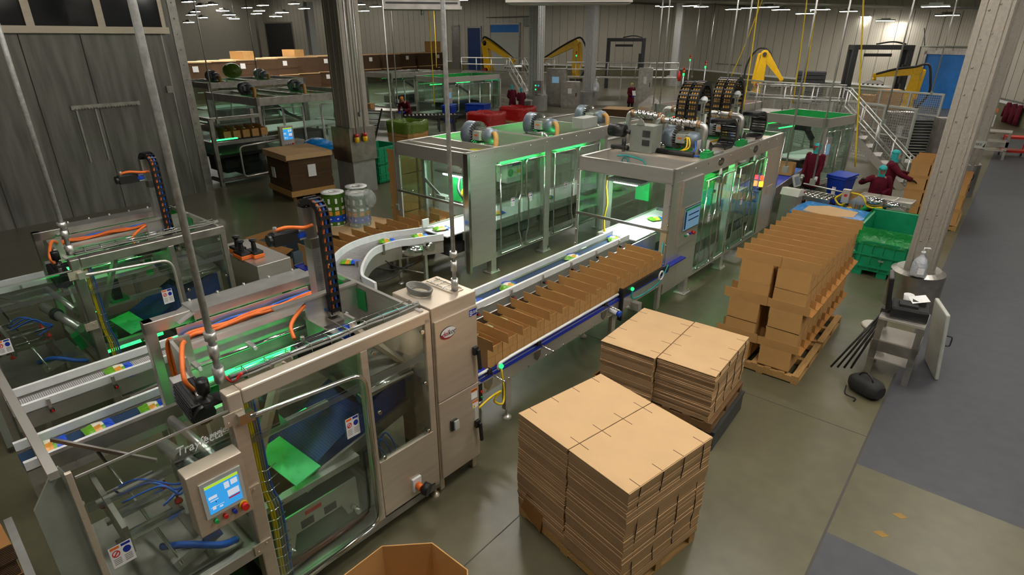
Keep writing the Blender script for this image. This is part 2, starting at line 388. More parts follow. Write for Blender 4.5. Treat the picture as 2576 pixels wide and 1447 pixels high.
M['ynet'] = mat('yellow_hair_net', (.55, .55, .12), .7, 0, .2, 30)
M['skin'] = mat('skin', (.36, .17, .10), .55, 0, .06, 9)
M['skinl'] = mat('light_skin', (.56, .34, .25), .55, 0, .06, 9)
M['denim'] = mat('dark_trousers', (.01, .013, .025), .8, 0, .2, 9)
M['hose'] = mat('tan_hose', hexc('#c69b52'), .55, 0, .1, 20)
M['hoseg'] = mat('black_hose', (.014, .014, .014), .5, 0, .1, 20)
M['brass'] = mat('tarnished_fitting', (.36, .22, .12), .45, .7, .2, 10)
M['chem'] = mat('bag_green_print', (.13, .36, .02), .35, 0, .35, 18, bump=.4, bscale=14)
M['rollgreen'] = mat('roll_green_print', (.055, .13, .012), .3, 0, .35, 10)
M['bagblue'] = mat('bag_blue_print', (.006, .06, .52), .35, 0, .3, 16, bump=.4, bscale=14)
M['bagwhite'] = mat('bag_white_print', (.75, .72, .6), .35, 0, .1, 16, bump=.4, bscale=14)
M['bagorange'] = mat('bag_orange_print', (.75, .33, .05), .35, 0, .2, 16)
M['logored'] = mat('logo_red', (.30, .015, .02), .4)
M['concrete'] = mat('concrete', (.27, .265, .25), .65, 0, .15, 4, bump=.05)

# ------------------------------------------------------------------ floor, walls, ceiling
def floor_mat(name, col, rough, tint):
    m = bpy.data.materials.new(name); t, out = nodes(m); N, L = t.nodes, t.links
    b = N.new('ShaderNodeBsdfPrincipled'); L.new(b.outputs[0], out.inputs[0]); tc = N.new('ShaderNodeTexCoord')
    n1 = N.new('ShaderNodeTexNoise'); n1.inputs['Scale'].default_value = .45; n1.inputs['Detail'].default_value = 8; n1.inputs['Roughness'].default_value = .6; L.new(tc.outputs['Object'], n1.inputs[0])
    n2 = N.new('ShaderNodeTexNoise'); n2.inputs['Scale'].default_value = 5; n2.inputs['Detail'].default_value = 8; L.new(tc.outputs['Object'], n2.inputs[0])
    ad = N.new('ShaderNodeMath'); ad.operation = 'ADD'; L.new(n1.outputs[0], ad.inputs[0]); L.new(n2.outputs[0], ad.inputs[1])
    rp = N.new('ShaderNodeValToRGB'); mr0 = N.new('ShaderNodeMapRange'); L.new(ad.outputs[0], mr0.inputs[0]); mr0.inputs[1].default_value = .6; mr0.inputs[2].default_value = 1.4; L.new(mr0.outputs[0], rp.inputs[0])
    rp.color_ramp.elements[0].color = rgb(col); rp.color_ramp.elements[1].color = rgb(tint); L.new(rp.outputs[0], b.inputs['Base Color'])
    mr = N.new('ShaderNodeMapRange'); L.new(n1.outputs[0], mr.inputs[0]); mr.inputs[3].default_value = rough - .1; mr.inputs[4].default_value = rough + .14; L.new(mr.outputs[0], b.inputs['Roughness'])
    bp = N.new('ShaderNodeBump'); bp.inputs['Strength'].default_value = .06; bp.inputs['Distance'].default_value = .02; L.new(n2.outputs[0], bp.inputs['Height']); L.new(bp.outputs[0], b.inputs['Normal'])
    b.inputs['Specular IOR Level'].default_value = .55
    return m
M['fbeige'] = floor_mat('epoxy_floor', hexc('#54513f'), .33, hexc('#67634c'))
M['fgrey'] = floor_mat('bare_concrete_floor', hexc('#3a3b41'), .5, hexc('#494b50'))
M['wallpanel'] = wave_mat('ribbed_wall_panel', hexc('#b9b4a6'), hexc('#c8c3b5'), 'X', 1.6, .5, .25, bump=.25, sharp=(.2, .7), noise=.06)
M['wainscot'] = mat('green_grey_wainscot', hexc('#6f6c52'), .55, 0, .1, 2)
M['steelwall'] = mat('stained_steel_wall', (.235, .225, .21), .42, .8, .3, 1.6, (1, 3, .35), rvar=.14)
M['ceil'] = wave_mat('ceiling_panel', hexc('#6b6c66'), hexc('#777870'), 'X', .5, .6, .1, bump=.2, sharp=(.02, .1), noise=.05)
M['colpanel'] = mat('embossed_column_sheet', hexc('#a8a297'), .45, .45, .08, 20, bump=.35, bscale=130)
M['seam'] = mat('dark_seam', (.06, .055, .05), .7)
BX, S0, S1 = -.41, 5.39, 6.72         # aisle edge and the two ends of the crossing strip
FAR = 74
def quad(mb, x0, x1, y0, y1, z=0): return mb.add([(x0, y0, z), (x1, y0, z), (x1, y1, z), (x0, y1, z)], [(0, 1, 2, 3)])
structure(quad(MB(), -125, BX, -6, FAR), 'floor', M['fbeige'])
structure(quad(quad(quad(MB(), BX, 14, -6, S0), BX, 14, S1, 38.5), BX, BX + .0001, 0, .1), 'floor', M['fgrey'])
structure(quad(quad(MB(), BX, 14, S0, S1), BX, 14, 38.5, FAR), 'floor', M['fbeige'])
t1 = MB()
t1.box(BX - .012, BX + .012, -6, 9.3, -.01, .002); t1.box(-6, BX, 7.35, 7.362, -.01, .0015); t1.box(-2.9, -2.89, 0, 9, -.01, .0015)
structure(t1, 'trim_1', M['seam'])
for k, (x, y, r) in enumerate(((.12, 6.12, .05), (.02, 5.72, .045))):
    b = MB((x, y, 0)); b.prism([(x - .07, y - .03), (x + .02, y - .05), (x + .08, y + .01), (x, y + .04)], .0005, .002)
    single(SITE, b, 'paint_mark', mat('worn_paint', hexc('#8a6c2c'), .6), ['larger worn yellow paint scrap on the beige crossing strip, farther one', 'worn yellow paint scrap on the beige crossing strip, nearer one'][k], 'paint mark', (x, y, 0), 0, 'yellow paint scraps on the floor')
def cz(x, y):
    p = 5.05 - .05 * x + .02 * y; t = max(0, min(1, (42 - y) / 6)); return max(p, p * (1 - t) + 7.4 * t)
def ceiling_poly():
    b = MB(); xs, ys = (-125, -47, 14), (-6, 36, 42, FAR)
    P = [(x, y, cz(x, y)) for y in ys for x in xs]; n = len(P)
    F = [(j * 3 + i, j * 3 + 3 + i, j * 3 + 4 + i, j * 3 + 1 + i) for j in range(3) for i in range(2)]
    return b.add(P + [(x, y, z + .2) for x, y, z in P], F + [tuple(i + n for i in f[::-1]) for f in F])
structure(ceiling_poly(), 'ceiling', M['ceil'])
for k, (x, y) in enumerate(((-14, 40), (-24, 50), (-33, 58))):
    b = MB(); b.beam((x, 20, cz(x, 20) - .12), (x, 66, cz(x, 66) - .12), .16, .2); structure(b, 'trim_%d' % (k + 2), M['ceil'])
def wall(name, A, B, th=.25, m='wallpanel', z0=0):
    ax, ay = A; bx, by = B; d = Vector((bx - ax, by - ay, 0)); n = Vector((-d.y, d.x, 0)).normalized() * th; L = d.length
    b = MB((ax, ay, 0)); ob_rot = math.atan2(d.y, d.x)
    k = 2; lb = MB()
    za, zb = cz(ax, ay), cz(bx, by)
    lb.add([(0, 0, z0), (L, 0, z0), (L, 0, zb), (0, 0, za), (0, th, z0), (L, th, z0), (L, th, zb), (0, th, za)], [(0, 1, 2, 3), (5, 4, 7, 6), (4, 0, 3, 7), (1, 5, 6, 2), (3, 2, 6, 7)])
    w = structure(lb, name, M[m]); w.location = (ax, ay, 0); w.rotation_euler = (0, 0, ob_rot)
    return w, L
WA, LA = wall('wall_back_far', (-122, 66), (-31, 70))
WB, LB = wall('wall_back', (-31, 70), (-2.6, 51))
WR, LR = wall('wall_right', (-2.6, 51), (6, 28.2))
wall('wall_left', (-122, -6), (-122, 66)); wall('wall_front', (14, -6), (-122, -6)); wall('wall_aisle', (14, 28), (14, -6)); wall('wall_aisle_end', (6, 28.2), (14, 28.2))
for Wl, Ll, a_, d_ in ((WA, LA, (-122, 66), Vector((91, 4))), (WB, LB, (-31, 70), Vector((28.4, -19))), (WR, LR, (-2.6, 51), Vector((8.6, -22.8)))):
    d_.normalize(); sm = MB()
    for i in range(1, int(Ll / 1.22)):
        u = i * 1.22; sm.box(u, u + .03, -.01, 0, 1.0, cz(a_[0] + d_.x * u, a_[1] + d_.y * u) - .1)
    structure(sm, 'trim_panel_joints', M['seam'], Wl)
    b = MB(); b.box(0, Ll, -.05, 0, 0, 1.0); structure(b, 'wainscot', M['wainscot'], Wl)
    b = MB(); b.box(0, Ll, -.09, 0, 1.0, 1.15); structure(b, 'rub_rail', M['white'], Wl)
# ---- the stainless enclosure on the left
AW = Area('swall')
w = MB(); X = -19.3
w.box(X - .3, X, -4, 7.95, 0, 8.2)
WL = structure(w, 'wall_enclosure', M['steelwall']); WL.location = AW.loc((0, 0, 0)); WL.rotation_euler = (0, 0, AW.yaw); WL.scale = (AW.sx, AW.sy, AW.sz)
w = MB(); w.box(X - 30, X - .3, 7.65, 7.95, 0, 8.2); w = structure(w, 'wall_enclosure_end', M['steelwall']); w.matrix_world = WL.matrix_basis.copy(); w.location, w.rotation_euler, w.scale = WL.location, WL.rotation_euler, WL.scale
b = MB()
for y in (.6, 2.1, 3.55, 5.03, 6.64): b.box(X, X + .006, y, y + .025, 0, 5.0)
structure(b, 'trim_panel_joints', M['seam'], WL)
b = MB(); b.box(X - .02, X + .02, 7.7, 7.97, 0, 8.2); b.box(X, X + .01, 7.3, 7.34, 0, 8)
for i in range(16): b.ball((X + .02, 7.83, .5 + i * .45), .022, 6)
structure(b, 'trim_corner_flashing', M['dsteel'], WL)
b = MB(); b.box(X, X + .22, -4, 7.5, 5.02, 5.2); b.box(X, X + .06, 7.38, 7.5, 5.2, 8)
for y in (-1, 1.1, 2.3, 3.9, 5.66): b.box(X, X + .09, y - .1, y + .1, 5.2, 8)
structure(b, 'window_frame', M['steel_w'], WL)
for i, (a, c) in enumerate(((-.9, 1), (1.2, 2.2), (2.4, 3.8), (4.0, 5.56), (5.76, 7.38))):
    b = MB(); b.box(X, X + .02, a, c, 5.2, 8); structure(b, 'window_pane', mat('dark_window_pane', (.03, .035, .045), .06, 0, .1, 2, spec=.8), WL)
b = MB((X, 5, 1)); b.box(X, X + .04, 4.3, 6.2, 3.0, 3.12)
for i in range(22): b.cyl((X + .04, 4.4 + i * .08, 3.03), (X + .14, 4.4 + i * .08, 3.0), .012, 6)
for yy in (4.4, 4.9): b.box(X, X + .03, yy, yy + .05, 1.5, 3.0)
single(AW, b, 'coat_rack', M['dsteel'], 'dull steel rail with a row of small pegs on the stained steel wall', 'coat rack', (X, 5, 1))
b = MB((X, 7.2, 2.4)); b.box(X, X + .08, 7.1, 7.28, 3.3, 3.5); b.box(X + .08, X + .1, 7.14, 7.24, 3.34, 3.46)
single(AW, b, 'wall_box', M['dsteel'], 'small grey junction box near the corner of the stained steel wall', 'junction box', (X, 7.2, 2.4))

# ------------------------------------------------------------------ columns (building structure)
def column(key, x, y, r, bh, w, h, m='colpanel', round_base=True):
    A = Area(key); c = MB((x, y, 0)); d = w / 2
    c.box(x - d, x + d, y - d, y + d, bh, h)
    for i in range(3):
        u = x - d + w * (i + .5) / 3
        c.box(u - .02, u + .02, y - d - .022, y - d, bh, h); v = y - d + w * (i + .5) / 3
        c.box(x + d, x + d + .022, v - .02, v + .02, bh, h)
    o = c.build('column', M[m]); A.put(o, (x, y, 0)); o['kind'] = 'structure'
    p = MB((x, y, 0)); p.lathe([(r, 0), (r, bh)], (x, y, 0), 36); p.lathe([(r, bh), (r * .8, bh + .06)], (x, y, 0), 36, smooth=False); p.lathe([(r * .8, bh + .06), (.001, bh + .06)], (x, y, 0), 36, smooth=False)
    p.build('column_base', M['concrete'] if m == 'galv' else M['dsteel'], o)
    rv = MB((x, y, 0))
    for i in range(int((h - bh) / .42)):
        for u in (-.28, 0, .28):
            rv.ball((x + u * w + .04, y - d - .004, bh + .3 + i * .42 + u * .3), .018, 6); rv.ball((x + d + .004, y + u * w + .03, bh + .25 + i * .42 - u * .3), .018, 6)
    rv.build('rivets', M['colpanel'], o, kind='stuff')
    return o
column('bigcol', -.62, 12.2, .46, .72, .46, 5.9)
column('col2', -.24, 23.3, .36, 1.15, .52, 7.0)
column('col1350', -21.7, 27.7, .78, .85, .72, 8, 'galv')
column('col1485', -21.0, 31.9, .62, .8, .6, 8.2, 'galv')
column('col1700', -24.1, 49.2, .8, .8, .7, 7.2, 'galv')
column('col1820', -26.6, 62.0, .8, .8, .75, 7.2)
column('col785', -54.8, 35.5, .6, .8, .78, 7.4, 'galv')
column('col890', -51.9, 38.1, .6, .8, .7, 7.6)
column('col625', -84, 46, .6, .8, .8, 8)
A = Area('col845'); x, y = -14.8, 10.75
c = MB((x, y, 0)); c.box(x - .36, x + .36, y - .36, y + .36, 0, 6.2)
for i in range(3): c.box(x - .3 + i * .25, x - .27 + i * .25, y - .372, y - .36, 1.3, 6.2); c.box(x + .36, x + .372, y - .3 + i * .25, y - .27 + i * .25, 1.3, 6.2)
o = c.build('column', M['colpanel']); A.put(o, (x, y, 0)); o['kind'] = 'structure'
p = MB((x, y, 0)); p.box(x - .47, x + .47, y - .47, y + .47, .95, 1.9); p.build('cladding', M['dsteel'], o)
p = MB((x, y, 0)); p.box(x - .42, x + .42, y - .42, y + .42, 0, .95); p.build('column_base', M['concrete'], o)
for k, u in enumerate((.12, .42)):
    t = thing(A, 'drop_socket', ['red and yellow power plug hanging on the rusty column, left of two', 'red and yellow power plug hanging on the rusty column, right of two'][k], 'power plug', (x + .55, y - .4 + u, 1.5), 0, 'plugs on the clad column')
    b = MB((0, 0, 0)); b.lathe([(.05, 0), (.075, .04), (.075, .13), (.05, .16)], (0, 0, 0), 12); b.build('plug_body', M['yellow'], t)
    b = MB(); b.cyl((0, 0, .16), (0, 0, .24), .06, 12); b.build('plug_cap', M['red'], t)
    b = MB(); b.tube([(0, 0, .24), (0, 0, 4.4)], .022, 8); b.build('conduit', M['alu'], t)
# ------------------------------------------------------------------ lamps under the ceiling
LAMPS = [(-28.0, 54.7, 7.61), (-33.8, 67.2, 7.76), (-26.7, 60.5, 7.45), (-26.0, 67.0, 7.28), (-19.3, 53.2, 7.07), (-19.1, 60.6, 6.88), (-18.4, 66.0, 6.68), (-12.0, 46.2, 6.61), (-11.9, 53.6, 6.38), (-11.7, 60.1, 6.17), (-11.6, 66.8, 5.97), (-4.6, 38.4, 5.99), (-4.8, 45.9, 5.78), (-41.2, 17.6, 6.55), (-47.0, 20.9, 6.6), (-63.0, 26.9, 6.47), (-73.6, 32.6, 6.53), (-89.2, 37.6, 6.32), (-46.2, 21.3, 6.67), (-58.7, 28.0, 6.75), (-70.4, 34.2, 6.8), (-81.7, 40.0, 6.83), (-88.2, 43.5, 6.87), (-72.2, 38.4, 7.06), (-64.0, 34.4, 7.06), (-51.9, 28.3, 7.03), (-86.5, 48.9, 7.27), (-72.7, 42.0, 7.3), (-58.8, 40.6, 7.62), (-57.1, 42.2, 7.74), (-76.9, 57.4, 8.03), (-63.3, 49.1, 7.95), (-51.7, 44.1, 7.91), (-58.4, 51.1, 8.1), (-55.9, 53.0, 8.18), (-56.4, 24.5, 6.53), (-54.9, 28.4, 6.93), (-51.5, 31.0, 7.24), (-63.3, 39.3, 7.42)]
ADDED_LAMPS = [(-7.5, 8.5), (-11.5, 12.5), (-6.5, 15), (-2.2, 9.5), (-10.5, 20), (-3.5, 20), (-17, 16), (-16, 25), (-8, 27), (1.5, 14), (-1.5, 28), (1.8, 22), (-13, 34), (-5, 34), (2.5, 33), (-23, 22), (-22, 34), (-.9, 4.9), (-5, 4.2), (2.0, 6.0), (-30, 42), (-14, 42), (4.5, 3), (4, 8.5), (7, 12), (8, 20), (-6.5, .5), (-2.5, 0), (-70, 58), (-58, 59), (-46, 60), (-36, 60), (-84, 56), (-98, 50), (-24, 52), (-66, 61), (-75, 61.5), (-50, 62), (-42, 62), (-90, 61), (-105, 58), (-70, 48), (-60, 40), (-112, 61.5), (-118, 57), (-100, 62), (-96, 57), (-84, 62), (-110, 50), (-118, 44), (-80, 52), (-92, 44)]  # overhead rows out of view, with further lamps added to brighten dark areas
def lamp(p, hang, label, group):
    t = thing(SITE, 'high_bay_lamp', label, 'ceiling lamp', p, 0, group)
    b = MB(); b.box(-.62, .62, -.2, .2, .015, .1); b.box(-.3, .3, -.09, .09, .1, .2); b.build('housing', M['greypaint'], t)
    b = MB(); b.box(-.58, .58, -.17, .17, 0, .014); b.build('diffuser', M['lampglow'], t)
    b = MB(); b.tube([(0, 0, .2), (0, 0, max(.25, hang))], .012, 6); b.build('hanger', M['alu'], t)
    return t
near_lamp = {11: 'nearest and largest of the lit lamps beside the tall seamed column', 12: 'lit lamp just under the largest one at the tall seamed column', 0: 'lit lamp at the top, leftmost of the loose row before the back wall', 10: 'lit lamp over the black gantry frame, lowest of the row', 7: 'lit lamp near the middle of the row, above the yellow arm'}
for k, (x, y, z) in enumerate(LAMPS):
    s = min(1, (63 - 2.6 * (k % 7)) / math.hypot(x, y)); x, y, z = x * s, y * s, 4.57 + (z - 4.57) * s
    zc = cz(x, y); z = min(z, zc - .3)
    lamp((x, y, z), zc - z, near_lamp.get(k, 'small lit rectangular lamp under the far ceiling' if k > 12 else 'lit rectangular lamp hanging before the pale back wall'), 'lamps under the far ceiling' if k > 12 else 'lamps before the back wall')
for k, (x, y) in enumerate(ADDED_LAMPS):
    zc = cz(x, y); lamp((x, y, zc - .25), .25, 'rectangular lamp added under the ceiling for light', 'lamps added for light')

# ------------------------------------------------------------------ small reusable parts
def servo(parent, p, d, L=.42, w=.14, name='servo_motor', lab=None):
    """finned black servo motor with flange and plug"""
    p, d = Vector(p), Vector(d).normalized(); b = MB()
    u = Vector((0, 0, 1)) if abs(d.z) < .9 else Vector((1, 0, 0))
    b.beam(p, p + d * L * .22, w * .9, w * .9, 1); b.beam(p + d * L * .22, p + d * L, w, w, 0)
    a = d.cross(u).normalized(); v = a.cross(d)
    for k in range(5):
        o = (k - 2) * w * .2
        b.beam(p + d * L * .25 + v * (w * .52) + a * o, p + d * L * .95 + v * (w * .52) + a * o, .012, .012, 0)
        b.beam(p + d * L * .25 + a * (w * .52) + v * o, p + d * L * .95 + a * (w * .52) + v * o, .012, .012, 0)
    b.cyl(p + d * L, p + d * (L + .04), w * .5, 12, 0); b.cyl(p + d * L * .85 + v * w * .5, p + d * L * .85 + v * (w * .5 + .06), .022, 8, 2)
    return b.build(name, [M['black'], M['alu'], M['alu']], parent, .004, lab)
def chain(parent, pts, w, h, side=(0, 1, 0), name='cable_chain', cables=True):
    """energy chain: link plates along a path with cross bars and coloured cables inside"""
    P = [Vector(p) for p in pts]; s = Vector(side); b = MB(); n = len(P)
    for i in range(n - 1):
        p, q = P[i], P[i + 1]
        for e in (-1, 1): b.beam(p + s * e * w / 2, q + s * e * w / 2, .012, h, 0, up=(q - p).cross(s))
        d = (q - p).normalized(); nrm = d.cross(s).normalized(); m = (p + q) / 2
        for e in (-1, 1): b.beam(m + nrm * e * h * .5 - s * w / 2, m + nrm * e * h * .5 + s * w / 2, (q - p).length * .42, .014, 0, up=nrm)
    o = b.build(name, M['black'], parent)
    if cables:
        for nm, mt, k in (('orange_cables', 'orange', -.2), ('blue_hose', 'bcable', .2)):
            c = MB(); c.tube([p + s * w * k for p in P], min(w * .15, h * .3), 6); c.build(nm, M[mt], o)
    return o
def sign(parent, y, z, x, w=.14, h=.2, A=None, ax='x'):
    """safety decal: orange and blue headers, red ring and blue disc, lines of print"""
    b = MB()
    def bx(u0, u1, v0, v1, d, m):
        if ax == 'x': b.box(x, x + d, u0, u1, v0, v1, m)
        else: b.box(u0, u1, x - d, x, v0, v1, m)
    bx(y - w / 2, y + w / 2, z - h / 2, z + h / 2, .002, 0)
    for k, (c, r) in enumerate(((3, 1), (4, 2))):
        u = y + (-.24 if k == 0 else .24) * w
        bx(u - .2 * w, u + .2 * w, z + h * .36, z + h * .47, .003, c)
        pr = [(.075 * w * 2.4, 0), (.075 * w * 2.4, .003), (.0001, .003)] if k else [(.15 * w, .0), (.18 * w, .003), (.13 * w, .003), (.13 * w, 0)]
        b.lathe(pr if ax == 'x' else [(a, -c2) for a, c2 in pr], (x, u, z + h * .14) if ax == 'x' else (u, x, z + h * .14), 14, r, ax, False)
        if k == 0: b.obox((x + .003, u, z + h * .14) if ax == 'x' else (u, x - .003, z + h * .14), (.002, w * .3, .008) if ax == 'x' else (w * .3, .002, .008), (.8, 0, 0) if ax == 'x' else (0, .8, 0), 1)
        for q in range(4): bx(u - .18 * w, u + .16 * w, z - h * (.12 + .08 * q), z - h * (.12 + .08 * q) + .005, .003, 5)
    return b.build('safety_sign', [M['paper'], M['red'], M['blue'], M['orange'], M['blue'], M['gcable']], parent)
def foot(b, x, y, z0, m=0, r=.05):
    b.cyl((x, y, .03), (x, y, z0), .016, 8, m); b.lathe([(r, 0), (r, .012), (.02, .04), (.0001, .04)], (x, y, 0), 14, m)
def bagmesh(o=(0, 0, 0)):
    b = MB(o); nx, ny = 9, 6; L, W, T = .29, .2, .032
    for sgn in (1, -1):
        vs = []
        for i in range(nx + 1):
            for j in range(ny + 1):
                u, v = i / nx, j / ny; px, py = (u - .5) * L, (v - .5) * W
                e = max(0, min(1, 7 * min(u, 1 - u))) * max(0, min(1, 4 * min(v, 1 - v)))
                z = T + sgn * T * e ** .6 * (1 + .25 * math.sin(9 * u + 5 * v) * (sgn > 0)) + (.006 * math.sin(25 * v + 3) if u > .86 or u < .1 else 0)
                vs.append((px, py + .006 * math.sin(8 * u), max(.001, z)))
        b0 = len(b.v); w1 = ny + 1
        for v in vs: b.v.append(v)
        for i in range(nx):
            for j in range(ny):
                f = [b0 + i * w1 + j, b0 + (i + 1) * w1 + j, b0 + (i + 1) * w1 + j + 1, b0 + i * w1 + j + 1]
                if sgn < 0: f = f[::-1]
                u, v = (i + .5) / nx, (j + .5) / ny
                m = 1 if u > .72 else (3 if .38 < u < .6 and v < .5 else (2 if (.3 < u < .68 and .3 < v < .85) else 0))
                b.f.append(f); b.mi.append(m); b.sm.append(True)
    return b
BAGM = [M['chem'], M['bagblue'], M['bagwhite'], M['bagorange']]
_bag = []
def bag(A, p, rot, label, group='snack bags on the conveyors'):
    if not _bag:
        o = bagmesh().build('snack_bag', BAGM)
        _bag.append(o)
    else:
        o = _bag[0].copy(); COL.objects.link(o)
    A.put(o, p, rot); return tag(o, label, 'bag', group)
def hmi(parent, x, y0, y1, z0, z1, d=.13, scr=None):
    b = MB(); b.box(x - d, x, y0, y1, z0, z1); o = b.build('control_panel', M['steel_w'], parent, .006)
    sy0, sy1, sz0, sz1 = scr or (y0 + .08 * (y1 - y0) / .4, y1 - .06, z0 + .36 * (z1 - z0), z1 - .06)
    b = MB(); b.box(x, x + .012, sy0 - .03, sy1 + .03, sz0 - .03, sz1 + .03); b.build('screen_bezel', M['lightgrey'], o)
    b = MB(); w, h = sy1 - sy0, sz1 - sz0; b.box(x + .012, x + .014, sy0, sy1, sz0, sz1, 0)
    b.box(x + .014, x + .0145, sy0, sy1, sz1 - h * .1, sz1, 1)
    for (a, c, e, f, mm) in ((.05, .3, .5, .6, 2), (.08, .32, .42, .45, 2), (.1, .2, .12, .24, 2), (.55, .7, .62, .84, 2), (.75, .95, .66, .84, 2), (.6, .95, .3, .52, 2), (.6, .95, .22, .27, 3), (.3, .4, .1, .16, 2), (.22, .25, .34, .38, 4), (.05, .45, .2, .215, 2)):
        b.box(x + .014, x + .0147, sy0 + a * w, sy0 + c * w, sz0 + e * h, sz0 + f * h, mm)
    b.build('screen', [M['screen'], M['screeny'], M['screenw'], M['screenr'], M['screend']], o)
    for i, c in enumerate(('gmetal', 'red', 'blue')):
        b = MB(); yy = y0 + (.3 + .17 * i) * (y1 - y0); b.cyl((x, yy, z0 + .09), (x + .03, yy, z0 + .09), .016, 10); b.build('push_button', M[c], o)
    yy = y0 + .82 * (y1 - y0); b = MB(); b.cyl((x, yy, z0 + .1), (x + .02, yy, z0 + .1), .036, 14, 1); b.cyl((x + .02, yy, z0 + .1), (x + .055, yy, z0 + .1), .028, 14, 0); b.build('emergency_stop', [M['red'], M['yellow']], o)
    return o

# ------------------------------------------------------------------ the tray forming machine (nearest, left) and its twin
def former(A, dx, label, full=True):
    XF, XB, YL, YR = -3.83 + dx, -5.55 + dx, 1.37, 3.5; ZT = 2.17
    base = ((XF + XB) / 2, 1.9, 0); r = thing(A, 'tray_forming_machine', label, 'packing machine', base)
    def mb(): return MB(base)
    def X(v): return v + dx
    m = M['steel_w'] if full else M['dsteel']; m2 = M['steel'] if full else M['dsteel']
    b = mb(); b.box(X(-3.95), XF, YL, YL + .12, .12, ZT); foot(b, X(-3.89), YL + .06, .12); b.build('corner_post', m, r, .012)
    b = mb(); b.box(X(-3.9), XF, 2.62, 2.70, .2, 2.06); b.build('middle_post', m, r, .006)
    b = mb(); b.box(X(-3.93), XF, 3.42, 3.5, .16, 2.1); foot(b, X(-3.88), 3.46, .16); b.build('corner_post', m, r, .008)
    b = mb(); b.box(X(-3.95), XF, YL + .12, 3.5, 2.05, ZT); b.build('top_beam', m, r, .014)
    for y in (YL, 3.4):
        b = mb(); b.box(XB, XB + .1, y, y + .1, .12, ZT); foot(b, XB + .05, y + .05, .12); b.build('rear_post', m2, r, .008)
    b = mb(); b.box(XB, XB + .1, YL, 3.5, 2.05, ZT); b.build('rear_beam', m2, r, .008)
    b = mb(); b.box(XB, X(-3.9), YL, YL + .1, .62, .74); b.box(XB, XF, YL + .1, 3.5, .12, .2); b.box(XB, XB + .02, YL, 3.5, .2, .7); b.build('lower_frame', M['dsteel'], r)
    # sheet cover over the rear belt, right-end chute walls
    b = mb(); b.box(X(-5.66), X(-5.38), 1.82, 3.2, ZT, ZT + .006); b.box(X(-5.39), X(-5.383), 1.82, 3.2, 2.09, ZT)
    b.obox((X(-5.5), 1.75, 2.13), (.26, .18, .005), (.35, 0, 0))
    for i in range(5): b.cyl((X(-5.64), 1.9 + i * .3, ZT), (X(-5.64), 1.9 + i * .3, ZT + .03), .014, 8)
    b.build('cover_sheet', M['alu'], r)
    b = mb(); b.prism([(X(-5.5), 1.45), (X(-3.86), 1.45), (X(-3.86), ZT), (X(-5.5), ZT)], 3.41, 3.425, 'y'); b.box(X(-5.5), X(-3.86), 3.40, 3.44, ZT, ZT + .015); b.build('chute_end_wall', M['steel'], r)
    b = mb(); b.box(X(-4.89), X(-4.86), 2.75, 3.41, 1.75, ZT); b.box(X(-4.92), X(-4.84), 2.4, 3.42, ZT, ZT + .02); b.build('chute_divider', M['steel'], r)
    b = mb(); b.box(X(-5.5), X(-4.9), 3.395, 3.405, 1.5, 2.12); b.box(X(-4.86), X(-4.72), 3.395, 3.405, 1.9, 2.12); b.pieces('green_reflecting_liner', M['gmetal'], r)  # green light on the chute walls is put into the liner colour
    b = mb(); b.box(X(-4.86), X(-4.0), 2.72, 2.74, 1.5, 2.0); b.box(X(-4.86), X(-4.0), 2.74, 3.38, 1.48, 1.5); b.beam((X(-4.5), 2.75, 2.1), (X(-4.35), 3.39, 1.55), .03, .02); b.build('chute_floor', M['dsteel'], r)
    # linear axis, cable tray
    b = mb(); b.box(X(-5.2), X(-5.05), 1.5, 3.3, 1.62, 1.98); b.cyl((X(-4.97), 1.5, 1.86), (X(-4.97), 3.3, 1.86), .022, 8, 1); b.cyl((X(-4.97), 1.5, 1.66), (X(-4.97), 3.3, 1.66), .03, 8, 1)
    b.box(X(-4.75), X(-4.6), 1.5, 2.6, 1.56, 1.62); b.box(X(-5.05), X(-4.99), 1.48, 3.3, 1.6, 1.63)
    for y in (1.55, 2.1, 2.9, 3.2): b.box(X(-4.99), X(-4.86), y, y + .05, 1.88, 1.91); b.cyl((X(-4.86), y + .025, 1.895), (X(-4.83), y + .025, 1.895), .018, 8, 2)
    b.build('linear_axis', [M['alu'], M['chrome'], M['white']], r)
    b = mb(); b.box(X(-5.36), X(-5.2), 1.62, 3.1, 1.98, 2.0); b.box(X(-5.37), X(-5.35), 1.62, 3.1, 1.98, 2.08); b.build('cable_tray', M['steel'], r)
    for k, (mt, u, rr) in enumerate((('orange', -5.24, .02), ('orange', -5.28, .018), ('orange', -5.225, .016), ('bcable', -5.31, .014))):
        b = mb(); pts = [(X(-4.95), 1.45, 1.78), (X(-5.1), 1.5, 1.8), (X(u), 1.62, 1.97)] + [(X(u), 1.7 + i * .2, 2.025 + .012 * math.sin(i * 2 + k)) for i in range(7)] + [(X(u - .02), 3.1, 2.03)]
        b.tube(spline(pts, 4), rr, 7); b.build(['orange_cable', 'orange_cable', 'orange_cable', 'blue_hose'][k], M[mt], r)
    for k in range(3): b = mb(); b.tube(spline([(X(-5.2), 1.6, 1.98), (X(-5.36), 1.53 + .03 * k, 2.0 - .02 * k), (X(-5.4), 1.5 + .035 * k, 1.8), (X(-5.38), 1.5 + .035 * k, 1.3)]), .018, 7); b.build('orange_cable', M['orange'], r)
    b = mb(); b.tube([(X(-4.82), 1.5, 1.78), (X(-4.82), 2.75, 1.78)], .018, 8); b.build('green_light_strip', M['gglow'], r)
    b = mb(); b.tube([(X(-5.45), 1.6, 1.95), (X(-5.45), 3.3, 1.95)], .016, 8); b.build('green_light_strip', M['gglow'], r)
    for yy in (1.78, 2.75):
        b = mb(); b.beam((X(-5.1), yy - .05, 1.3), (X(-5.42), yy + .12, 2.08), .1, .012); b.build('green_lit_bracket', M['gmetal'], r)  # bracket coloured green to stand for the light on it
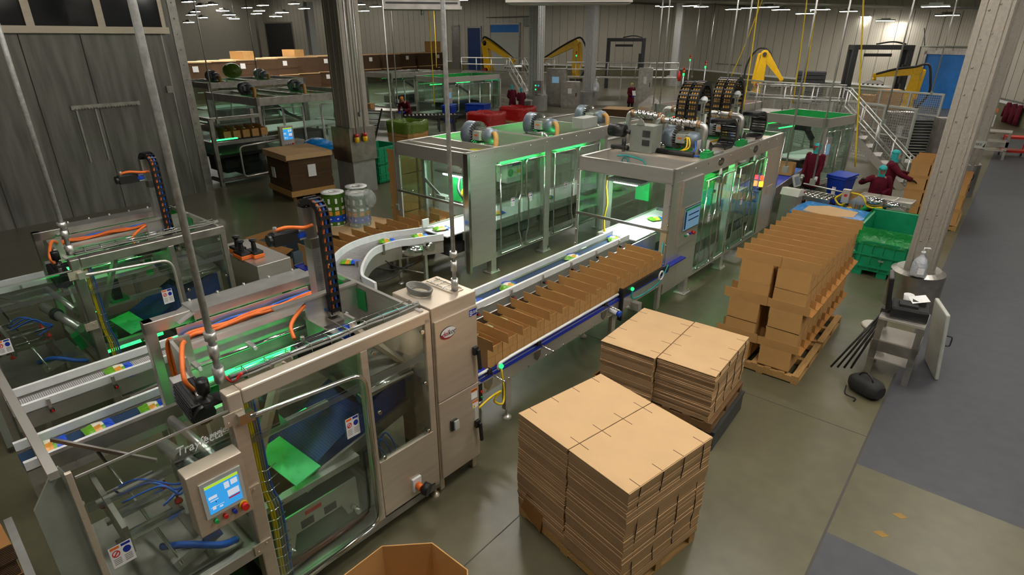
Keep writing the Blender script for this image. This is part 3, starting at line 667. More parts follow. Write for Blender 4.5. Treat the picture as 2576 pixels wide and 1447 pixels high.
    b = mb(); b.tube(arc((X(-5.42), 2.35, 1.75), .13, 0, PI, 8, (0, 1, 0)) + [Vector((X(-5.42), 2.22, 1.3))], .022, 8); b.build('green_hose', mat('green_hose_plastic', (.01, .5, .1), .4), r)
    # gantry post with scale, chains and motors
    gx, gy = X(-5.0), 3.03
    b = mb(); b.box(gx - .065, gx + .065, gy - .07, gy + .07, 1.78, 2.62, 0); b.box(gx - .066, gx + .066, gy - .066, gy + .066, 2.62, 2.72, 1); b.box(gx - .05, gx + .05, gy - .1, gy + .03, 2.72, 3.02, 1)
    b.box(gx + .06, gx + .064, gy - .035, gy + .035, 1.82, 2.6, 2); b.build('gantry_post', [M['alu'], M['dsteel'], M['white']], r, .004)
    b = mb()
    for i in range(36): b.box(gx + .064, gx + .0655, gy - .03, gy + .012, 1.84 + i * .0205, 1.846 + i * .0205)
    b.build('scale_marks', M['gcable'], r)
    o = servo(r, Vector((gx, gy - .1, 2.78)) - Vector(base), (0, -1, 0), .36, .11)
    b = mb(); b.cyl((gx, gy - .1, 2.78), (gx, gy - .2, 2.78), .06, 14); b.build('blue_gearbox', M['bagblue'], r)
    b = mb(); b.tube(spline([(gx + .06, gy - .02, 2.85), (gx + .1, gy - .15, 2.86), (gx + .05, gy - .3, 2.88), (gx, gy - .42, 2.86)]), .018, 7); b.build('orange_cable', M['orange'], r)
    pts = [(gx - .02, gy - .03, 2.8 + .06 * i) for i in range(3)] + arc((gx + .08, gy + .0, 2.98), .11, PI, 0, 9, (.95, .3, 0)) + [(gx + .185, gy + .035, 2.9 - .085 * i) for i in range(12)]
    chain(r, [Vector(p) - Vector(base) for p in pts], .11, .06, (0, 1, 0))
    b = mb(); b.box(X(-5.22), X(-4.7), 2.8, 3.16, 1.9, 1.925); b.box(gx, gx + .06, 3.2, 3.3, 1.7, 1.98); b.obox((X(-4.85), 3.05, 1.97), (.1, .12, .05)); b.build('carriage_plate', M['dsteel'], r)
    pts = [(X(-5.27), 2.86 + i * .1, 1.97) for i in range(6)] + [p for p in arc((X(-5.12), 3.4, 1.97), .16, PI, 0, 8, (1, 0, 0), (0, 1, 0))] + [(X(-4.96), 3.35, 1.97), (X(-4.96), 3.25, 1.97)]
    chain(r, [Vector(p) - Vector(base) for p in pts], .12, .07, (0, 0, 1))
    servo(r, Vector((X(-4.5), 2.86, 1.9)) - Vector(base), (0, -1, 0), .48, .13)
    b = mb(); b.cyl((X(-4.5), 2.86, 1.9), (X(-4.5), 3.0, 1.9), .075, 14, 0); b.box(X(-4.58), X(-4.42), 3.0, 3.03, 1.78, 2.05, 1); b.cyl((X(-4.5), 3.03, 1.95), (X(-4.5), 3.06, 1.95), .06, 14, 1); b.build('gearbox', [M['bagblue'], M['steel']], r)
    b = mb(); b.tube(spline([(X(-4.6), 2.42, 1.97), (X(-4.75), 2.5, 2.05), (X(-4.9), 2.8, 2.12), (X(-5.02), 3.1, 2.05), (X(-5.1), 3.25, 1.96)]), .02, 7); b.build('orange_cable', M['orange'], r)
    b = mb(); b.tube(spline([(X(-4.85), 2.98, 2.0), (X(-4.95), 2.95, 2.1), (X(-5.05), 3.1, 2.06)]), .013, 6); b.build('blue_hose', M['bcable'], r)
    # big infeed servo on its plate
    b = mb(); b.prism([(X(-5.0), 1.5), (X(-4.75), 1.15), (X(-4.62), 1.15), (X(-4.55), 1.4), (X(-4.72), 2.1), (X(-4.98), 2.16)], 1.42, 1.45, 'y'); b.box(X(-5.02), X(-4.98), 1.43, 1.6, 1.6, 2.16); b.build('drive_plate', M['steel'], r)
    servo(r, Vector((X(-4.78), 1.36, 1.88)) - Vector(base), (1, 0, -.25), .42, .19)
    b = mb(); b.tube(spline([(X(-4.5), 1.36, 1.93), (X(-4.45), 1.3, 2.08), (X(-4.7), 1.42, 2.2), (X(-5.0), 1.55, 2.1), (X(-5.2), 1.62, 2.0)]), .021, 7); b.build('orange_cable', M['orange'], r)
    # beacon, roller tubes under
    b = mb(); b.lathe([(.055, 0), (.055, .012), (.02, .02), (.02, .07), (.05, .07), (.05, .16), (.048, .17), (.0001, .17)], (X(-4.0), 1.28, 2.1), 14); b.box(X(-4.06), X(-3.92), 1.24, 1.4, 2.08, 2.1); b.build('beacon', M['black'], r)
    b = mb(); b.cyl((X(-4.85), 1.1, 1.35), (X(-4.1), 1.32, 1.2), .06, 12, 0); b.cyl((X(-4.62), 1.17, 1.3), (X(-4.55), 1.19, 1.29), .085, 12, 1); b.cyl((X(-4.75), 1.2, 1.6), (X(-4.0), 1.3, 1.5), .04, 10, 0); b.build('film_roller', [M['alu'], M['rubber']], r)
    # door: clear pane in a bent tube
    b = mb(); b.box(X(-3.855), X(-3.849), YL + .13, 2.61, .2, 2.04); d = b.build('guard_door', M['glass'], r)
    b = mb(); b.tube(rpath([(XF + .03, YL + .1, 1.97), (XF + .06, YL + .16, 1.97), (XF + .06, 2.6, 1.9), (XF + .06, 2.6, .27), (XF + .06, YL + .2, .2)], .16), .021, 10)
    for z in (1.97,): b.box(XF, XF + .06, YL + .04, YL + .16, z - .04, z + .04)
    b.build('tube_handle', M['chrome'] if full else M['steel'], d)
    b = mb(); b.box(X(-3.848), X(-3.847), YL + .13, 2.6, 1.69, 1.74); b.box(X(-3.848), X(-3.847), YL + .13, 2.6, 1.755, 1.765); b.build('frosted_stripes', M['frost'], d)
    sign(d, 2.45 - base[1], 1.39, XF - .01 - base[0], .15, .2)
    b = mb(); b.box(X(-3.855), X(-3.849), 2.71, 3.41, .86, 2.04); d = b.build('window_panel', M['glass'], r)
    b = mb(); b.box(X(-3.848), X(-3.847), 2.71, 3.41, 1.69, 1.76); b.build('frosted_stripe', M['frost'], d)
    b = mb()
    for y, z in ((2.76, 2.0), (3.37, 2.0), (2.76, 1.4), (3.37, 1.45), (2.76, .9), (3.37, .9)): b.cyl((XF - .01, y, z), (XF + .02, y, z), .02, 8)
    b.pieces('panel_knob', M['chrome'], d)
    b = mb(); b.box(X(-3.86), XF + .004, 2.7, 3.44, .22, .86); b.build('lower_panel', m, r, .004)
    b = mb(); b.box(XF, XF + .03, 3.08, 3.2, .3, .45, 0); b.cyl((XF + .03, 3.14, .37), (XF + .09, 3.14, .36), .04, 10, 2); b.cyl((XF + .09, 3.17, .35), (XF + .15, 3.19, .34), .07, 16, 1); b.build('drain_valve', [M['white'], M['black'], M['orange']], r)
    # diagonals behind the guards
    b = mb(); b.beam((X(-4.2), 2.05, 2.05), (X(-4.2), 1.5, .95), .1, .05); b.build('diagonal_brace', m, r)
    b = mb(); b.beam((X(-4.4), 2.95, 2.0), (X(-4.1), 3.42, 1.5), .13, .04); b.build('diagonal_brace', m, r)
    # inside: blue belt, roller hood, plates tinted for green light, side frame with cut-outs
    b = mb(); b.prism([(2.05, .9), (2.25, .78), (3.38, 1.12), (3.38, 1.4), (3.25, 1.42)], X(-4.85), X(-4.15), 'x'); b.build('blue_belt', M['dbelt'], r)
    b = mb(); b.box(X(-4.75), X(-4.1), 2.72, 3.3, 1.44, 1.6); b.cyl((X(-4.08), 2.72, 1.44), (X(-4.08), 3.35, 1.5), .05, 12, 1); b.build('belt_hood', [M['dsteel'], M['chrome']], r)
    b = mb(); b.beam((X(-4.1), 2.0, .82), (X(-4.1), 3.38, 1.1), .03, .12); b.beam((X(-4.9), 2.0, .85), (X(-4.9), 3.38, 1.15), .03, .12); b.pieces('belt_side_rail', M['dsteel'], r)
    b = mb(); b.obox((X(-4.35), 2.0, .98), (.62, .3, .012), (.12, .05, .1)); b.build('lit_feed_plate', mat('plate_with_green_light', (.10, .75, .25), .3), r)  # green light on the plate is put into its base colour
    b = mb(); b.box(X(-4.2), X(-4.14), 1.55, 2.35, .74, .78); b.build('green_light_strip', M['gglow'], r)
    b = mb(); b.tube([(X(-4.55), 1.6, 1.2), (X(-4.55), 2.4, 1.25)], .016, 8); b.build('green_light_strip', M['gglow'], r)
    b = mb(); b.prism([(1.6, .32), (1.72, .32), (1.78, .5), (2.3, .5), (2.36, .36), (2.5, .36), (2.5, .72), (1.6, .72)], X(-4.0), X(-3.985), 'x', 0)
    for y in (1.68, 2.42): b.cyl((X(-3.99), y, .42), (X(-3.88), y, .42), .03, 12, 1)
    b.build('side_plate', [M['steel'], M['chrome']], r)
    b = mb(); b.box(X(-3.985), X(-3.982), 1.84, 1.98, .52, .6); b.box(X(-3.985), X(-3.982), 2.1, 2.24, .52, .6); b.pieces('cut_out', M['dark'], r)
    b = mb(); b.box(X(-3.985), X(-3.981), 1.9, 2.08, .64, .68); b.build('red_label', M['red'], r)
    b = mb(); b.box(X(-4.1), X(-4.02), 1.5, 2.6, .84, .9); b.box(X(-4.5), X(-4.44), 1.5, 2.6, 1.24, 1.3); b.box(X(-4.62), X(-4.38), 1.85, 2.1, 1.3, 1.33, 1); b.box(X(-4.5), X(-4.4), 1.9, 2.02, 1.33, 1.62, 2); b.cyl((X(-4.45), 1.96, 1.62), (X(-4.45), 1.96, 1.72), .04, 10, 2)
    b.build('pick_head', [M['alu'], M['gmetal'], M['black']], r)
    b = mb(); b.box(X(-4.7), X(-4.2), 1.5, 1.62, .9, 1.02, 0); b.box(X(-4.45), X(-4.3), 1.62, 1.78, .85, 1.05, 0); b.box(X(-4.9), X(-4.1), 2.7, 3.3, .45, .52, 0); b.box(X(-4.6), X(-4.2), 2.75, 3.0, .52, .75, 0); b.box(X(-5.4), X(-3.95), 1.5, 3.4, .3, .32, 0); b.build('drive_blocks', M['charcoal'], r)
    if full:
        for k in range(3):
            b = mb(); b.tube(spline([(X(-4.1), 2.75 + k * .07, .8), (X(-4.0), 2.8 + k * .07, .92 + .04 * k), (X(-4.05), 2.95 + k * .07, .7), (X(-4.2), 3.05, .5)]), .008, 6); b.build('blue_hose', M['bcable'], r)
        b = mb()
        for k in range(5): b.tube([(X(-3.95 - .02 * k), 1.5, .22 + .02 * (k % 2)), (X(-3.95 - .02 * k), 2.6, .24 + .02 * (k % 2))], .014, 6)
        b.build('brown_cable_bundle', mat('brown_cable', (.22, .06, .03), .6), r)
    for k, (mt, rr, dz) in enumerate((('gcable', .02, 0), ('tcable', .012, .025), ('gcable', .014, .03), ('gcable', .012, .012))):
        b = mb(); b.tube([(X(-4.0 + .018 * (k - 1)), YL + .12 + i * .2, ZT + .012 + dz + .006 * math.sin(i * 1.7 + k)) for i in range(11)], rr, 6); b.build('beam_cable', M[mt], r)
    b = mb()
    for i in range(10):
        y = YL + .25 + i * .2; b.tube([(X(-4.05), y, ZT), (X(-4.04), y, ZT + .06), (X(-3.96), y, ZT + .06), (X(-3.95), y, ZT)], .004, 5)
    for y in (0,): b.tube([(X(-4.05), YL + .2, ZT + .06), (X(-4.05), 3.45, ZT + .06)], .004, 5); b.tube([(X(-3.955), YL + .2, ZT + .06), (X(-3.955), 3.45, ZT + .06)], .004, 5)
    b.build('wire_basket_tray', M['chrome'], r)
    for k, mt in enumerate(('ycable', 'ycable', 'gcable', 'gcable', 'bcable')):
        b = mb(); b.tube(spline([(X(-3.92), YL + .16 + .02 * k, z + 0) for z in (2.0, 1.6, 1.2)] + [(X(-3.9), YL + .17 + .025 * k + .01 * math.sin(q), 1.2 - q * .2) for q in range(1, 6)], 3), .011, 6); b.build(['yellow_cable', 'yellow_cable', 'grey_hose', 'grey_hose', 'blue_hose'][k], M[mt], r)
    b = mb()
    for i in range(12):
        z = .3 + i * .1; b.tube([(X(-3.88), YL + .13, z), (X(-3.86), YL + .2, z - .01), (X(-3.88), YL + .3, z)], .004, 5)
    b.pieces('cable_rung', M['chrome'], r)
    for z in (1.98, 1.3, .75):
        b = mb(); b.box(XF, XF + .012, YL - .06, YL + .1, z - .05, z + .05); b.cyl((XF + .012, YL + .05, z + .02), (XF + .022, YL + .05, z + .02), .012, 8); b.cyl((XF + .012, YL - .03, z - .02), (XF + .022, YL - .03, z - .02), .012, 8)
        b.build('hinge', M['steel_w'], r)
    # ---- the low infeed end with the clear guard
    b = mb(); b.box(X(-3.86), XF, .27, .31, .7, 2.1); b.box(X(-3.86), XF, .25, .3, .1, .7); b.build('end_post', m, r, .004)
    b = mb(); b.prism([(.2, 2.1), (.26, 2.14), (.3, 2.02), (.27, 1.96), (.27, .1), (.06, .1), (.06, 1.92)], X(-3.9), X(-3.88), 'x'); b.build('end_plate', M['greypaint'], r)
    b = mb(); b.beam((X(-6.95), .22, 2.12), (X(-3.84), .22, 2.12), .06, .05); b.box(X(-6.98), X(-6.92), .19, .25, 0, 2.1); b.build('end_rail', m2, r)
    b = mb(); b.box(X(-3.855), X(-3.849), .32, 1.36, .78, 2.04); d = b.build('infeed_guard', M['glass'], r)
    b = mb(); b.box(X(-3.848), X(-3.847), .32, 1.36, 1.76, 1.81); b.box(X(-3.848), X(-3.847), .32, 1.36, 1.83, 1.842); b.build('frosted_stripes', M['frost'], d)
    b = mb(); b.box(X(-3.855), X(-3.845), .32, 1.37, 2.035, 2.05); b.build('pane_edge', M['alu'], d)
    sign(d, .42 - base[1], 1.36, XF - .01 - base[0], .15, .17)
    b = mb(); b.box(X(-3.9), XF, .3, 1.37, .68, .78); b.box(X(-4.8), X(-3.9), .3, 1.37, .68, .7); b.build('guard_sill', M['steel'], r, .004)
    b = mb()
    for k, (x, z) in enumerate(((-4.55, 1.3), (-4.4, 1.22), (-4.25, 1.12))): b.beam((X(x), .45, z), (X(x), .98, z), .05, .03); b.beam((X(x), .5, z + .05), (X(x), .9, z + .05), .015, .02)
    b.cyl((X(-5.0), .62, 1.5), (X(-4.0), .8, .86), .016, 10)
    b.build('suction_frame', M['chrome'], r)
    for k, (x, y, z) in enumerate(((-4.6, .5, 1.22), (-4.5, .95, 1.2), (-4.35, .98, 1.13), (-4.22, .5, 1.04))):
        b = mb(); b.lathe([(.012, .06), (.012, .03), (.03, .02), (.03, .01), (.036, 0), (.0001, 0)], (X(x), y, z), 12); b.build('suction_cup', M['red'], r)
    for k in range(3):
        b = mb(); b.tube(spline([(X(-4.6 + k * .1), .6, 1.32), (X(-4.4 + k * .1), .75 + .05 * k, 1.45), (X(-4.3 + k * .08), .95, 1.35), (X(-4.35), 1.05, 1.25), (X(-4.3), .85, 1.2)]), .009, 6); b.build('blue_hose', M['bcable'], r)
    b = mb(); b.tube(spline([(X(-4.3), .75, .85), (X(-4.05), .9, .95), (X(-3.95), 1.1, .88), (X(-4.0), 1.25, .8)]), .028, 8); b.build('blue_air_hose', M['bcable'], r)
    b = mb(); b.box(X(-4.9), X(-4.1), .5, .54, 1.1, 1.34); b.beam((X(-4.9), .35, 1.75), (X(-4.3), .9, 1.6), .02, .03); b.box(X(-5.0), X(-4.0), 1.0, 1.04, .78, 1.0); b.box(X(-5.1), X(-4.0), .32, 1.3, .72, .74); b.box(X(-4.95), X(-4.9), .3, 1.35, 1.5, 1.62); b.beam((X(-4.05), .75, .84), (X(-4.05), 1.15, .95), .06, .1); b.build('feed_frame', M['dsteel'], r)
    b = mb(); b.obox((X(-4.1), 1.25, 1.05), (.1, .1, .22), (.3, .2, 0)); b.build('green_lit_bracket', M['gmetal'], r)  # green light painted into the bracket colour
    if full: hmi(r, XF + .16 - base[0], .9 - base[1], 1.33 - base[1], 1.28, 1.8, .14, (1.0 - base[1], 1.26 - base[1], 1.44, 1.68))
    if full:
        lettering('Trayfecta', .095, M['white'], d, (X(-3.845) - base[0], .93 - base[1], 1.9), RX, 'lettering', .2, 'LEFT')
        lettering('s series', .07, M['white'], d, (X(-3.845) - base[0], 1.345 - base[1], 1.915), RX, 'lettering', .3, 'RIGHT')
    return r
m1 = former(Area('m1'), 0, 'big stainless tray former with lit touch screen and clear doors, nearest machine')
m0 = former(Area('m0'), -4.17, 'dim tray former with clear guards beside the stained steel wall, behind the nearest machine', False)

# electrical cabinet at the end of the near machine
A = Area('m1'); base = (-4.1, 3.86, 0)
r = thing(A, 'electrical_cabinet', 'tall two-door stainless electrical cabinet with oval maker badge', 'cabinet', base)
b = MB(base); b.box(-4.42, -3.85, 3.53, 4.2, .17, 2.17); b.box(-4.42, -4.36, 3.55, 3.62, 0, .17); b.box(-3.95, -3.88, 3.55, 3.62, 0, .17); b.box(-4.42, -4.36, 4.1, 4.17, 0, .17); b.box(-3.95, -3.88, 4.1, 4.17, 0, .17); b.build('body', M['steel_w'], r, .008)
for k, (z0, z1) in enumerate(((1.14, 2.03), (.19, 1.13))):
    d = MB(base).box(-3.85, -3.825, 3.55, 4.18, z0, z1).build('door', M['steel_w'], r, .006)
    hz = 1.52 if k == 0 else .62
    MB(base).box(-3.825, -3.79, 4.09, 4.16, hz - .03, hz + .06).beam((-3.78, 4.14, hz + .03), (-3.77, 4.15, hz - .2), .04, .03).build('handle', M['black'], d, .006)
    if k == 0:
        pl = [(math.cos(2 * PI * i / 32), math.sin(2 * PI * i / 32)) for i in range(32)]
        MB(base).prism([(3.73 + .115 * c, 1.87 + .062 * s) for c, s in pl], -3.825, -3.821, 'x', 0).prism([(3.73 + .108 * c + .004, 1.87 + .054 * s + .003) for c, s in pl], -3.8215, -3.8195, 'x', 1).build('badge', [M['black'], M['paper']], d)
        MB(base).prism([(3.73 - .115 * math.cos(t), 1.866 - .06 * math.sin(t)) for t in [i * .16 for i in range(12)]] + [(3.73 - .088 * math.cos(t), 1.874 - .05 * math.sin(t)) for t in [i * .16 for i in range(11, -1, -1)]], -3.8195, -3.8185, 'x').build('badge_swoosh', M['logored'], d)
        lettering('del', .075, M['logored'], d, (-3.8175 - base[0], 3.725 - base[1], 1.868), RX, 'badge_lettering', .3, 'RIGHT', .0008)
        lettering('kor', .075, M['black'], d, (-3.8175 - base[0], 3.727 - base[1], 1.868), RX, 'badge_lettering', .3, 'LEFT', .0008)
        MB(base).box(-3.825, -3.823, 4.06, 4.17, 1.93, 2.0).build('flag_sticker', M['blue'], d)
        lettering('USA', .045, M['paper'], d, (-3.8215 - base[0], 4.135 - base[1], 1.965), RX, 'sticker_lettering', .2)
        sf = MB(base)
        for q in range(3): sf.box(-3.823, -3.8222, 4.066, 4.1, 1.94 + .018 * q, 1.949 + .018 * q)
        sf.build('sticker_stripes', M['paper'], d)
    else:
        MB(base).box(-3.825, -3.80, 3.7, 3.79, .74, .86, 0).box(-3.80, -3.78, 3.73, 3.80, .75, .85, 1).build('access_window', [M['black'], M['lightgrey']], d)
        MB(base).box(-3.825, -3.823, 4.05, 4.15, .96, 1.08, 0).box(-3.823, -3.822, 4.05, 4.15, 1.045, 1.08, 1).build('warning_label', [M['paper'], M['orange']], d)
        lettering('WARNING', .018, M['black'], d, (-3.8215 - base[0], 4.1 - base[1], 1.062), RX, 'label_lettering', ext=.0005)
        MB(base).box(-3.825, -3.823, 4.07, 4.16, .84, .93, 0).box(-3.823, -3.822, 4.07, 4.16, .905, .93, 1).prism([(4.075, .85), (4.11, .85), (4.0925, .89)], -3.823, -3.822, 'x', 2).build('warning_label', [M['paper'], M['orange'], M['yellow']], d)
        MB(base).box(-3.825, -3.823, 4.1, 4.16, .58, .83).build('data_plate', M['lightgrey'], d)
MB(base).box(-4.42, -3.85, 4.2, 4.21, .9, 1.1).box(-3.9, -3.84, 4.2, 4.26, .86, 1.08).build('switch_box', M['black'], r)
MB(base).cyl((-3.84, 4.235, .98), (-3.82, 4.235, .98), .014, 8, 0).cyl((-3.84, 4.235, .91), (-3.82, 4.235, .91), .014, 8, 1).build('push_button', [M['red'], M['gmetal']], r)
b = MB((-4.2, 3.75, 2.17))
for k in range(5): b.tube([Vector((-4.2 + .13 * math.cos(a * .5) * (1 + .06 * k), 3.72 + .1 * math.sin(a * .5), 2.19 + .012 * k)) for a in range(13)], .012, 6, closed=True)
single(A, b, 'cable_coil', M['gcable'], 'coil of grey cable lying on top of the electrical cabinet', 'cable', (-4.2, 3.75, 2.17))
b = MB((-4.1, 4.0, 2.17)); b.box(-4.35, -3.95, 3.95, 4.12, 2.171, 2.18, 0)
for i in range(4): b.tube([(-4.3 + .1 * i, 3.95, 2.19), (-4.3 + .1 * i, 4.12, 2.19)], .004, 5, 1)
for y in (3.97, 4.1): b.tube([(-4.35, y, 2.19), (-3.95, y, 2.19)], .004, 5, 1)
single(A, b, 'wire_tray', [M['steel_w'], M['chrome']], 'small wire tray on top of the electrical cabinet', 'wire tray', (-4.1, 4.0, 2.17))

# infeed belts with their bags
A = Area('infeed')
def belt_line(A, name, label, base, x0, x1, y0, y1, z, legs, belt='bbelt', rails='white', depth=.16, side='steel'):
    r = thing(A, name, label, 'conveyor', base)
    MB(base).box(x0 + .03, x1 - .03, y0, y1, z - .03, z).build('belt', M[belt], r)
    for s, x in ((-1, x0), (1, x1)):
        MB(base).box(x - .015, x + .015, y0, y1, z - depth, z).build('side_frame', M[side], r)
        MB(base).box(x - .02 + .01 * s, x + .02 + .01 * s, y0, y1, z + .02, z + .1).build('guide_rail', M[rails], r)
    b = MB(base)
    n = max(2, int((y1 - y0) / .6))
    for i in range(n):
        y = y0 + (i + .5) * (y1 - y0) / n; b.box(x1 + .02, x1 + .05, y - .015, y + .015, z - .06, z + .09); b.box(x1 + .05, x1 + .09, y - .02, y + .02, z - .03, z, 1); b.cyl((x1 + .09, y, z - .015), (x1 + .11, y, z - .015), .012, 8, 2)
    b.build('rail_clamps', [M['steel'], M['black'], M['red']], r)
    for x, y in legs:
        b = MB(base); b.box(x - .025, x + .025, y - .025, y + .025, .1, z - .1); foot(b, x, y, .1); b.build('leg', M[side], r)
    return r
belt_line(A, 'infeed_conveyor', 'narrow infeed conveyor with white rails along the bottom-left clear guard, nearer one', (-5.72, .9, 0), -5.9, -5.54, .15, 1.7, 1.22, [(-5.85, .4), (-5.58, .4), (-5.85, 1.5), (-5.58, 1.5)])
Am = Area('m1')
belt_line(Am, 'infeed_conveyor', 'long infeed conveyor with white rails running behind the nearest machine', (-6.6, 2, 0), -6.78, -6.42, .25, 4.55, 1.24, [(-6.72, .5), (-6.48, .5), (-6.72, 4.2), (-6.48, 4.2)], belt='mesh_belt')
for k, (x, y, rot, lb) in enumerate(((-5.75, .42, 1.5, 'green snack bag at the lower left end of the nearer infeed belt'), (-5.72, .86, 1.6, 'green and blue snack bag in the middle of the nearer infeed belt'), (-5.7, 1.42, 1.5, 'blue-ended snack bag on the infeed belt under the black servo motor'))):
    bag(A, (x, y, 1.221), rot, lb)
for k, (y, lb) in enumerate(((1.3, 'blurred snack bag on the farther infeed belt by the guard edge'), (2.3, 'green snack bag on the rear belt, behind the orange cables'), (2.85, 'snack bag on the rear belt, just left of the gantry post'), (3.3, 'snack bag on the rear belt, right of the gantry post'))):
    bag(Am, (-6.6, y, 1.241), 1.57, lb)
A0 = Area('m0')
belt_line(A0, 'infeed_conveyor', 'dim infeed conveyor along the foot of the stained steel wall', (-10.4, 1.6, 0), -10.6, -10.25, .2, 3.2, 1.24, [(-10.5, .6), (-10.3, .6), (-10.5, 2.8), (-10.3, 2.8)])
# perforated stainless cabinet with lock-out knobs beyond the twin
base = (-9.6, 4.75, 0)
r = thing(A0, 'perforated_cabinet', 'low stainless cabinet with perforated side and shiny top', 'cabinet', base)
b = MB(base); b.box(-10.4, -8.85, 4.35, 5.05, .25, 1.12)
for x, y in ((-10.35, 4.4), (-8.9, 4.4), (-10.35, 5.0), (-8.9, 5.0)): b.box(x - .03, x + .03, y - .03, y + .03, 0, .25)
b.build('body', M['steel'], r, .01)
b = MB(base)
for i in range(8):
    for j in range(5): b.box(-8.85, -8.848, 4.42 + i * .075, 4.46 + i * .075, .32 + j * .075, .36 + j * .075)
b.build('perforations', M['dark'], r)
for k, (x, y) in enumerate(((-9.35, 4.62), (-9.75, 4.5), (-9.45, 4.42))):
    t = thing(A0, 'suction_tool', ['black and orange vacuum gripper head on the perforated cabinet, largest one', 'black and orange vacuum gripper head, at the back of the perforated cabinet', 'black and orange vacuum gripper head, low at the edge of the perforated cabinet'][k], 'gripper', (x, y, 1.12), 0, 'gripper heads on the perforated cabinet')
    MB().box(-.16, .16, -.11, .11, 0, .07).build('pad', M['orange'], t, .015)
    b = MB(); b.box(-.15, .15, -.1, .1, .07, .12); b.lathe([(.05, .12), (.04, .26), (.07, .28), (.07, .31), (.0001, .31)], (0, 0, 0), 12); b.build('holder', M['black'], t, .01)
# ceiling-hung conduit poles over the near machines
def pole(A, name, label, p, h, r, m='galv', tilt=None):
    t = thing(A, name, label, 'conduit', p, 0, 'conduit poles hanging from the ceiling')
    q = tilt or (0, 0)
    MB().tube([(0, 0, 0), (q[0], q[1], h)], r, 10).build('pipe', M[m], t)
    b = MB(); b.cyl((0, 0, 0), (0, 0, .12), r * 1.7, 10); b.cyl((0, 0, .2), (0, 0, .3), r * 1.5, 10); b.cyl((0, 0, .34), (0, 0, .4), r * 1.8, 8); b.pieces('coupling', M['alu'], t)
    return t
t = pole(Am, 'conduit_pole', 'thick grey conduit dropping to the corner of the nearest machine', (-4.0, 1.42, 2.2), 5.0, .026)
MB().tube(spline([(0, .02, .05), (.03, .08, -.02), (.05, .16, .03)]), .012, 6).build('red_air_hose', M['red'], t)
pole(Area('m0'), 'conduit_pole', 'thin grey conduit in front of the stained steel wall, far left', (-8.15, 1.45, 2.2), 4.6, .03)
pole(Am, 'conduit_pole', 'straight conduit standing on the tall badge cabinet', (-3.98, 4.02, 2.19), 4.9, .022)

# ------------------------------------------------------------------ robotic case loaders
def blower(parent, p, s=1.0, axis=(1, 0, 0), col='bluegrey'):
    """side-channel blower: drum with finned rim, motor, terminal box, silencer pipe"""
    x, y, z = p; b = MB(); R = .21 * s
    b.lathe([(.03, 0), (R * .8, 0), (R, .03), (R, .2 * s), (R * .93, .23 * s), (.05, .23 * s)], (x, y, z + R), 28, 0, 'x')
    n = 30
    for i in range(n):
        a = 2 * PI * i / n; b.obox((x + .25 * s, y + R * .86 * math.cos(a), z + R + R * .86 * math.sin(a)), (.06 * s, .012, .07 * s), (a - PI / 2, 0, 0), 1)
    o = b.build('blower_drum', [M[col], M['dsteel']], parent)
    b = MB(); b.lathe([(.02, .22 * s), (.12 * s, .24 * s), (.12 * s, .5 * s)], (x, y, z + R), 18, 0, 'x')
    for i in range(20):
        a = 2 * PI * i / 20; b.beam((x + .28 * s, y + .12 * s * math.cos(a), z + R + .12 * s * math.sin(a)), (x + .48 * s, y + .12 * s * math.cos(a), z + R + .12 * s * math.sin(a)), .008, .022, 0, up=(0, math.cos(a), math.sin(a)))
    b.lathe([(.125 * s, .48 * s), (.135 * s, .52 * s), (.12 * s, .64 * s), (.07 * s, .67 * s), (.0001, .67 * s)], (x, y, z + R), 18, 1, 'x')
    b.build('motor', [M['greypaint'], M[col]], o)
    b = MB(); b.box(x + .28 * s, x + .44 * s, y - .17 * s, y - .1 * s, z + R - .07 * s, z + R + .08 * s, 0); b.box(x + .32 * s, x + .4 * s, y - .172 * s, y - .17 * s, z + R + .0, z + R + .03, 1); b.build('terminal_box', [M['lightgrey'], M['orange']], o)
    b = MB(); b.box(x + .02, x + .5 * s, y - .14, y + .14, z - .03, z + .02); b.build('blower_base', M['gmetal'], o)
    return o
def door(r, base, x, y0, y1, z0, z1, flip=1):
    MB(base).box(x - .004, x + .002, y0, y1, z0, z1)
    d = MB(base).box(x - .004, x + .002, y0, y1, z0, z1).build('glass_door', M['gglass'], r)
    b = MB(base); e = .05; k = (z0 + z1) / 2; a, c = (y0 + e, y1 - e)
    h = c if flip > 0 else a; q = (a if flip > 0 else c); o = .07 * flip
    b.tube(rpath([(x + .01, q, z1 - .06), (x + .05, q, z1 - .05), (x + .05, h, z1 - .05), (x + .05, h, k + .22), (x + .05, h - o, k + .08), (x + .05, h - o, k - .5), (x + .05, h, k - .66), (x + .05, h, z0 + .05), (x + .05, q, z0 + .05), (x + .01, q, z0 + .06)], .07), .017, 8)
    b.tube([(x + .05, q, z0 + .04), (x + .05, q, z1 - .04)], .014, 8)
    b.build('tube_handle', M['chrome'], d)
    sign(d, (y0 + y1) / 2 - base[1] + .1 * flip, 1.28, x + .003 - base[0], .1, .16)
    return d
def ovalbadge(r, base, x, y, z):
    pl = [(math.cos(2 * PI * i / 28), math.sin(2 * PI * i / 28)) for i in range(28)]
    b = MB(base); b.prism([(y + .13 * c, z + .075 * s) for c, s in pl], x, x + .006, 'x', 0); b.prism([(y + .122 * c, z + .067 * s) for c, s in pl], x + .006, x + .008, 'x', 1)
    o = b.build('maker_badge', [M['chrome'], M['dark']], r)
    lettering('delkor', .075, M['chrome'], o, (x + .01 - base[0], y - base[1], z), RX, 'badge_lettering', .3)
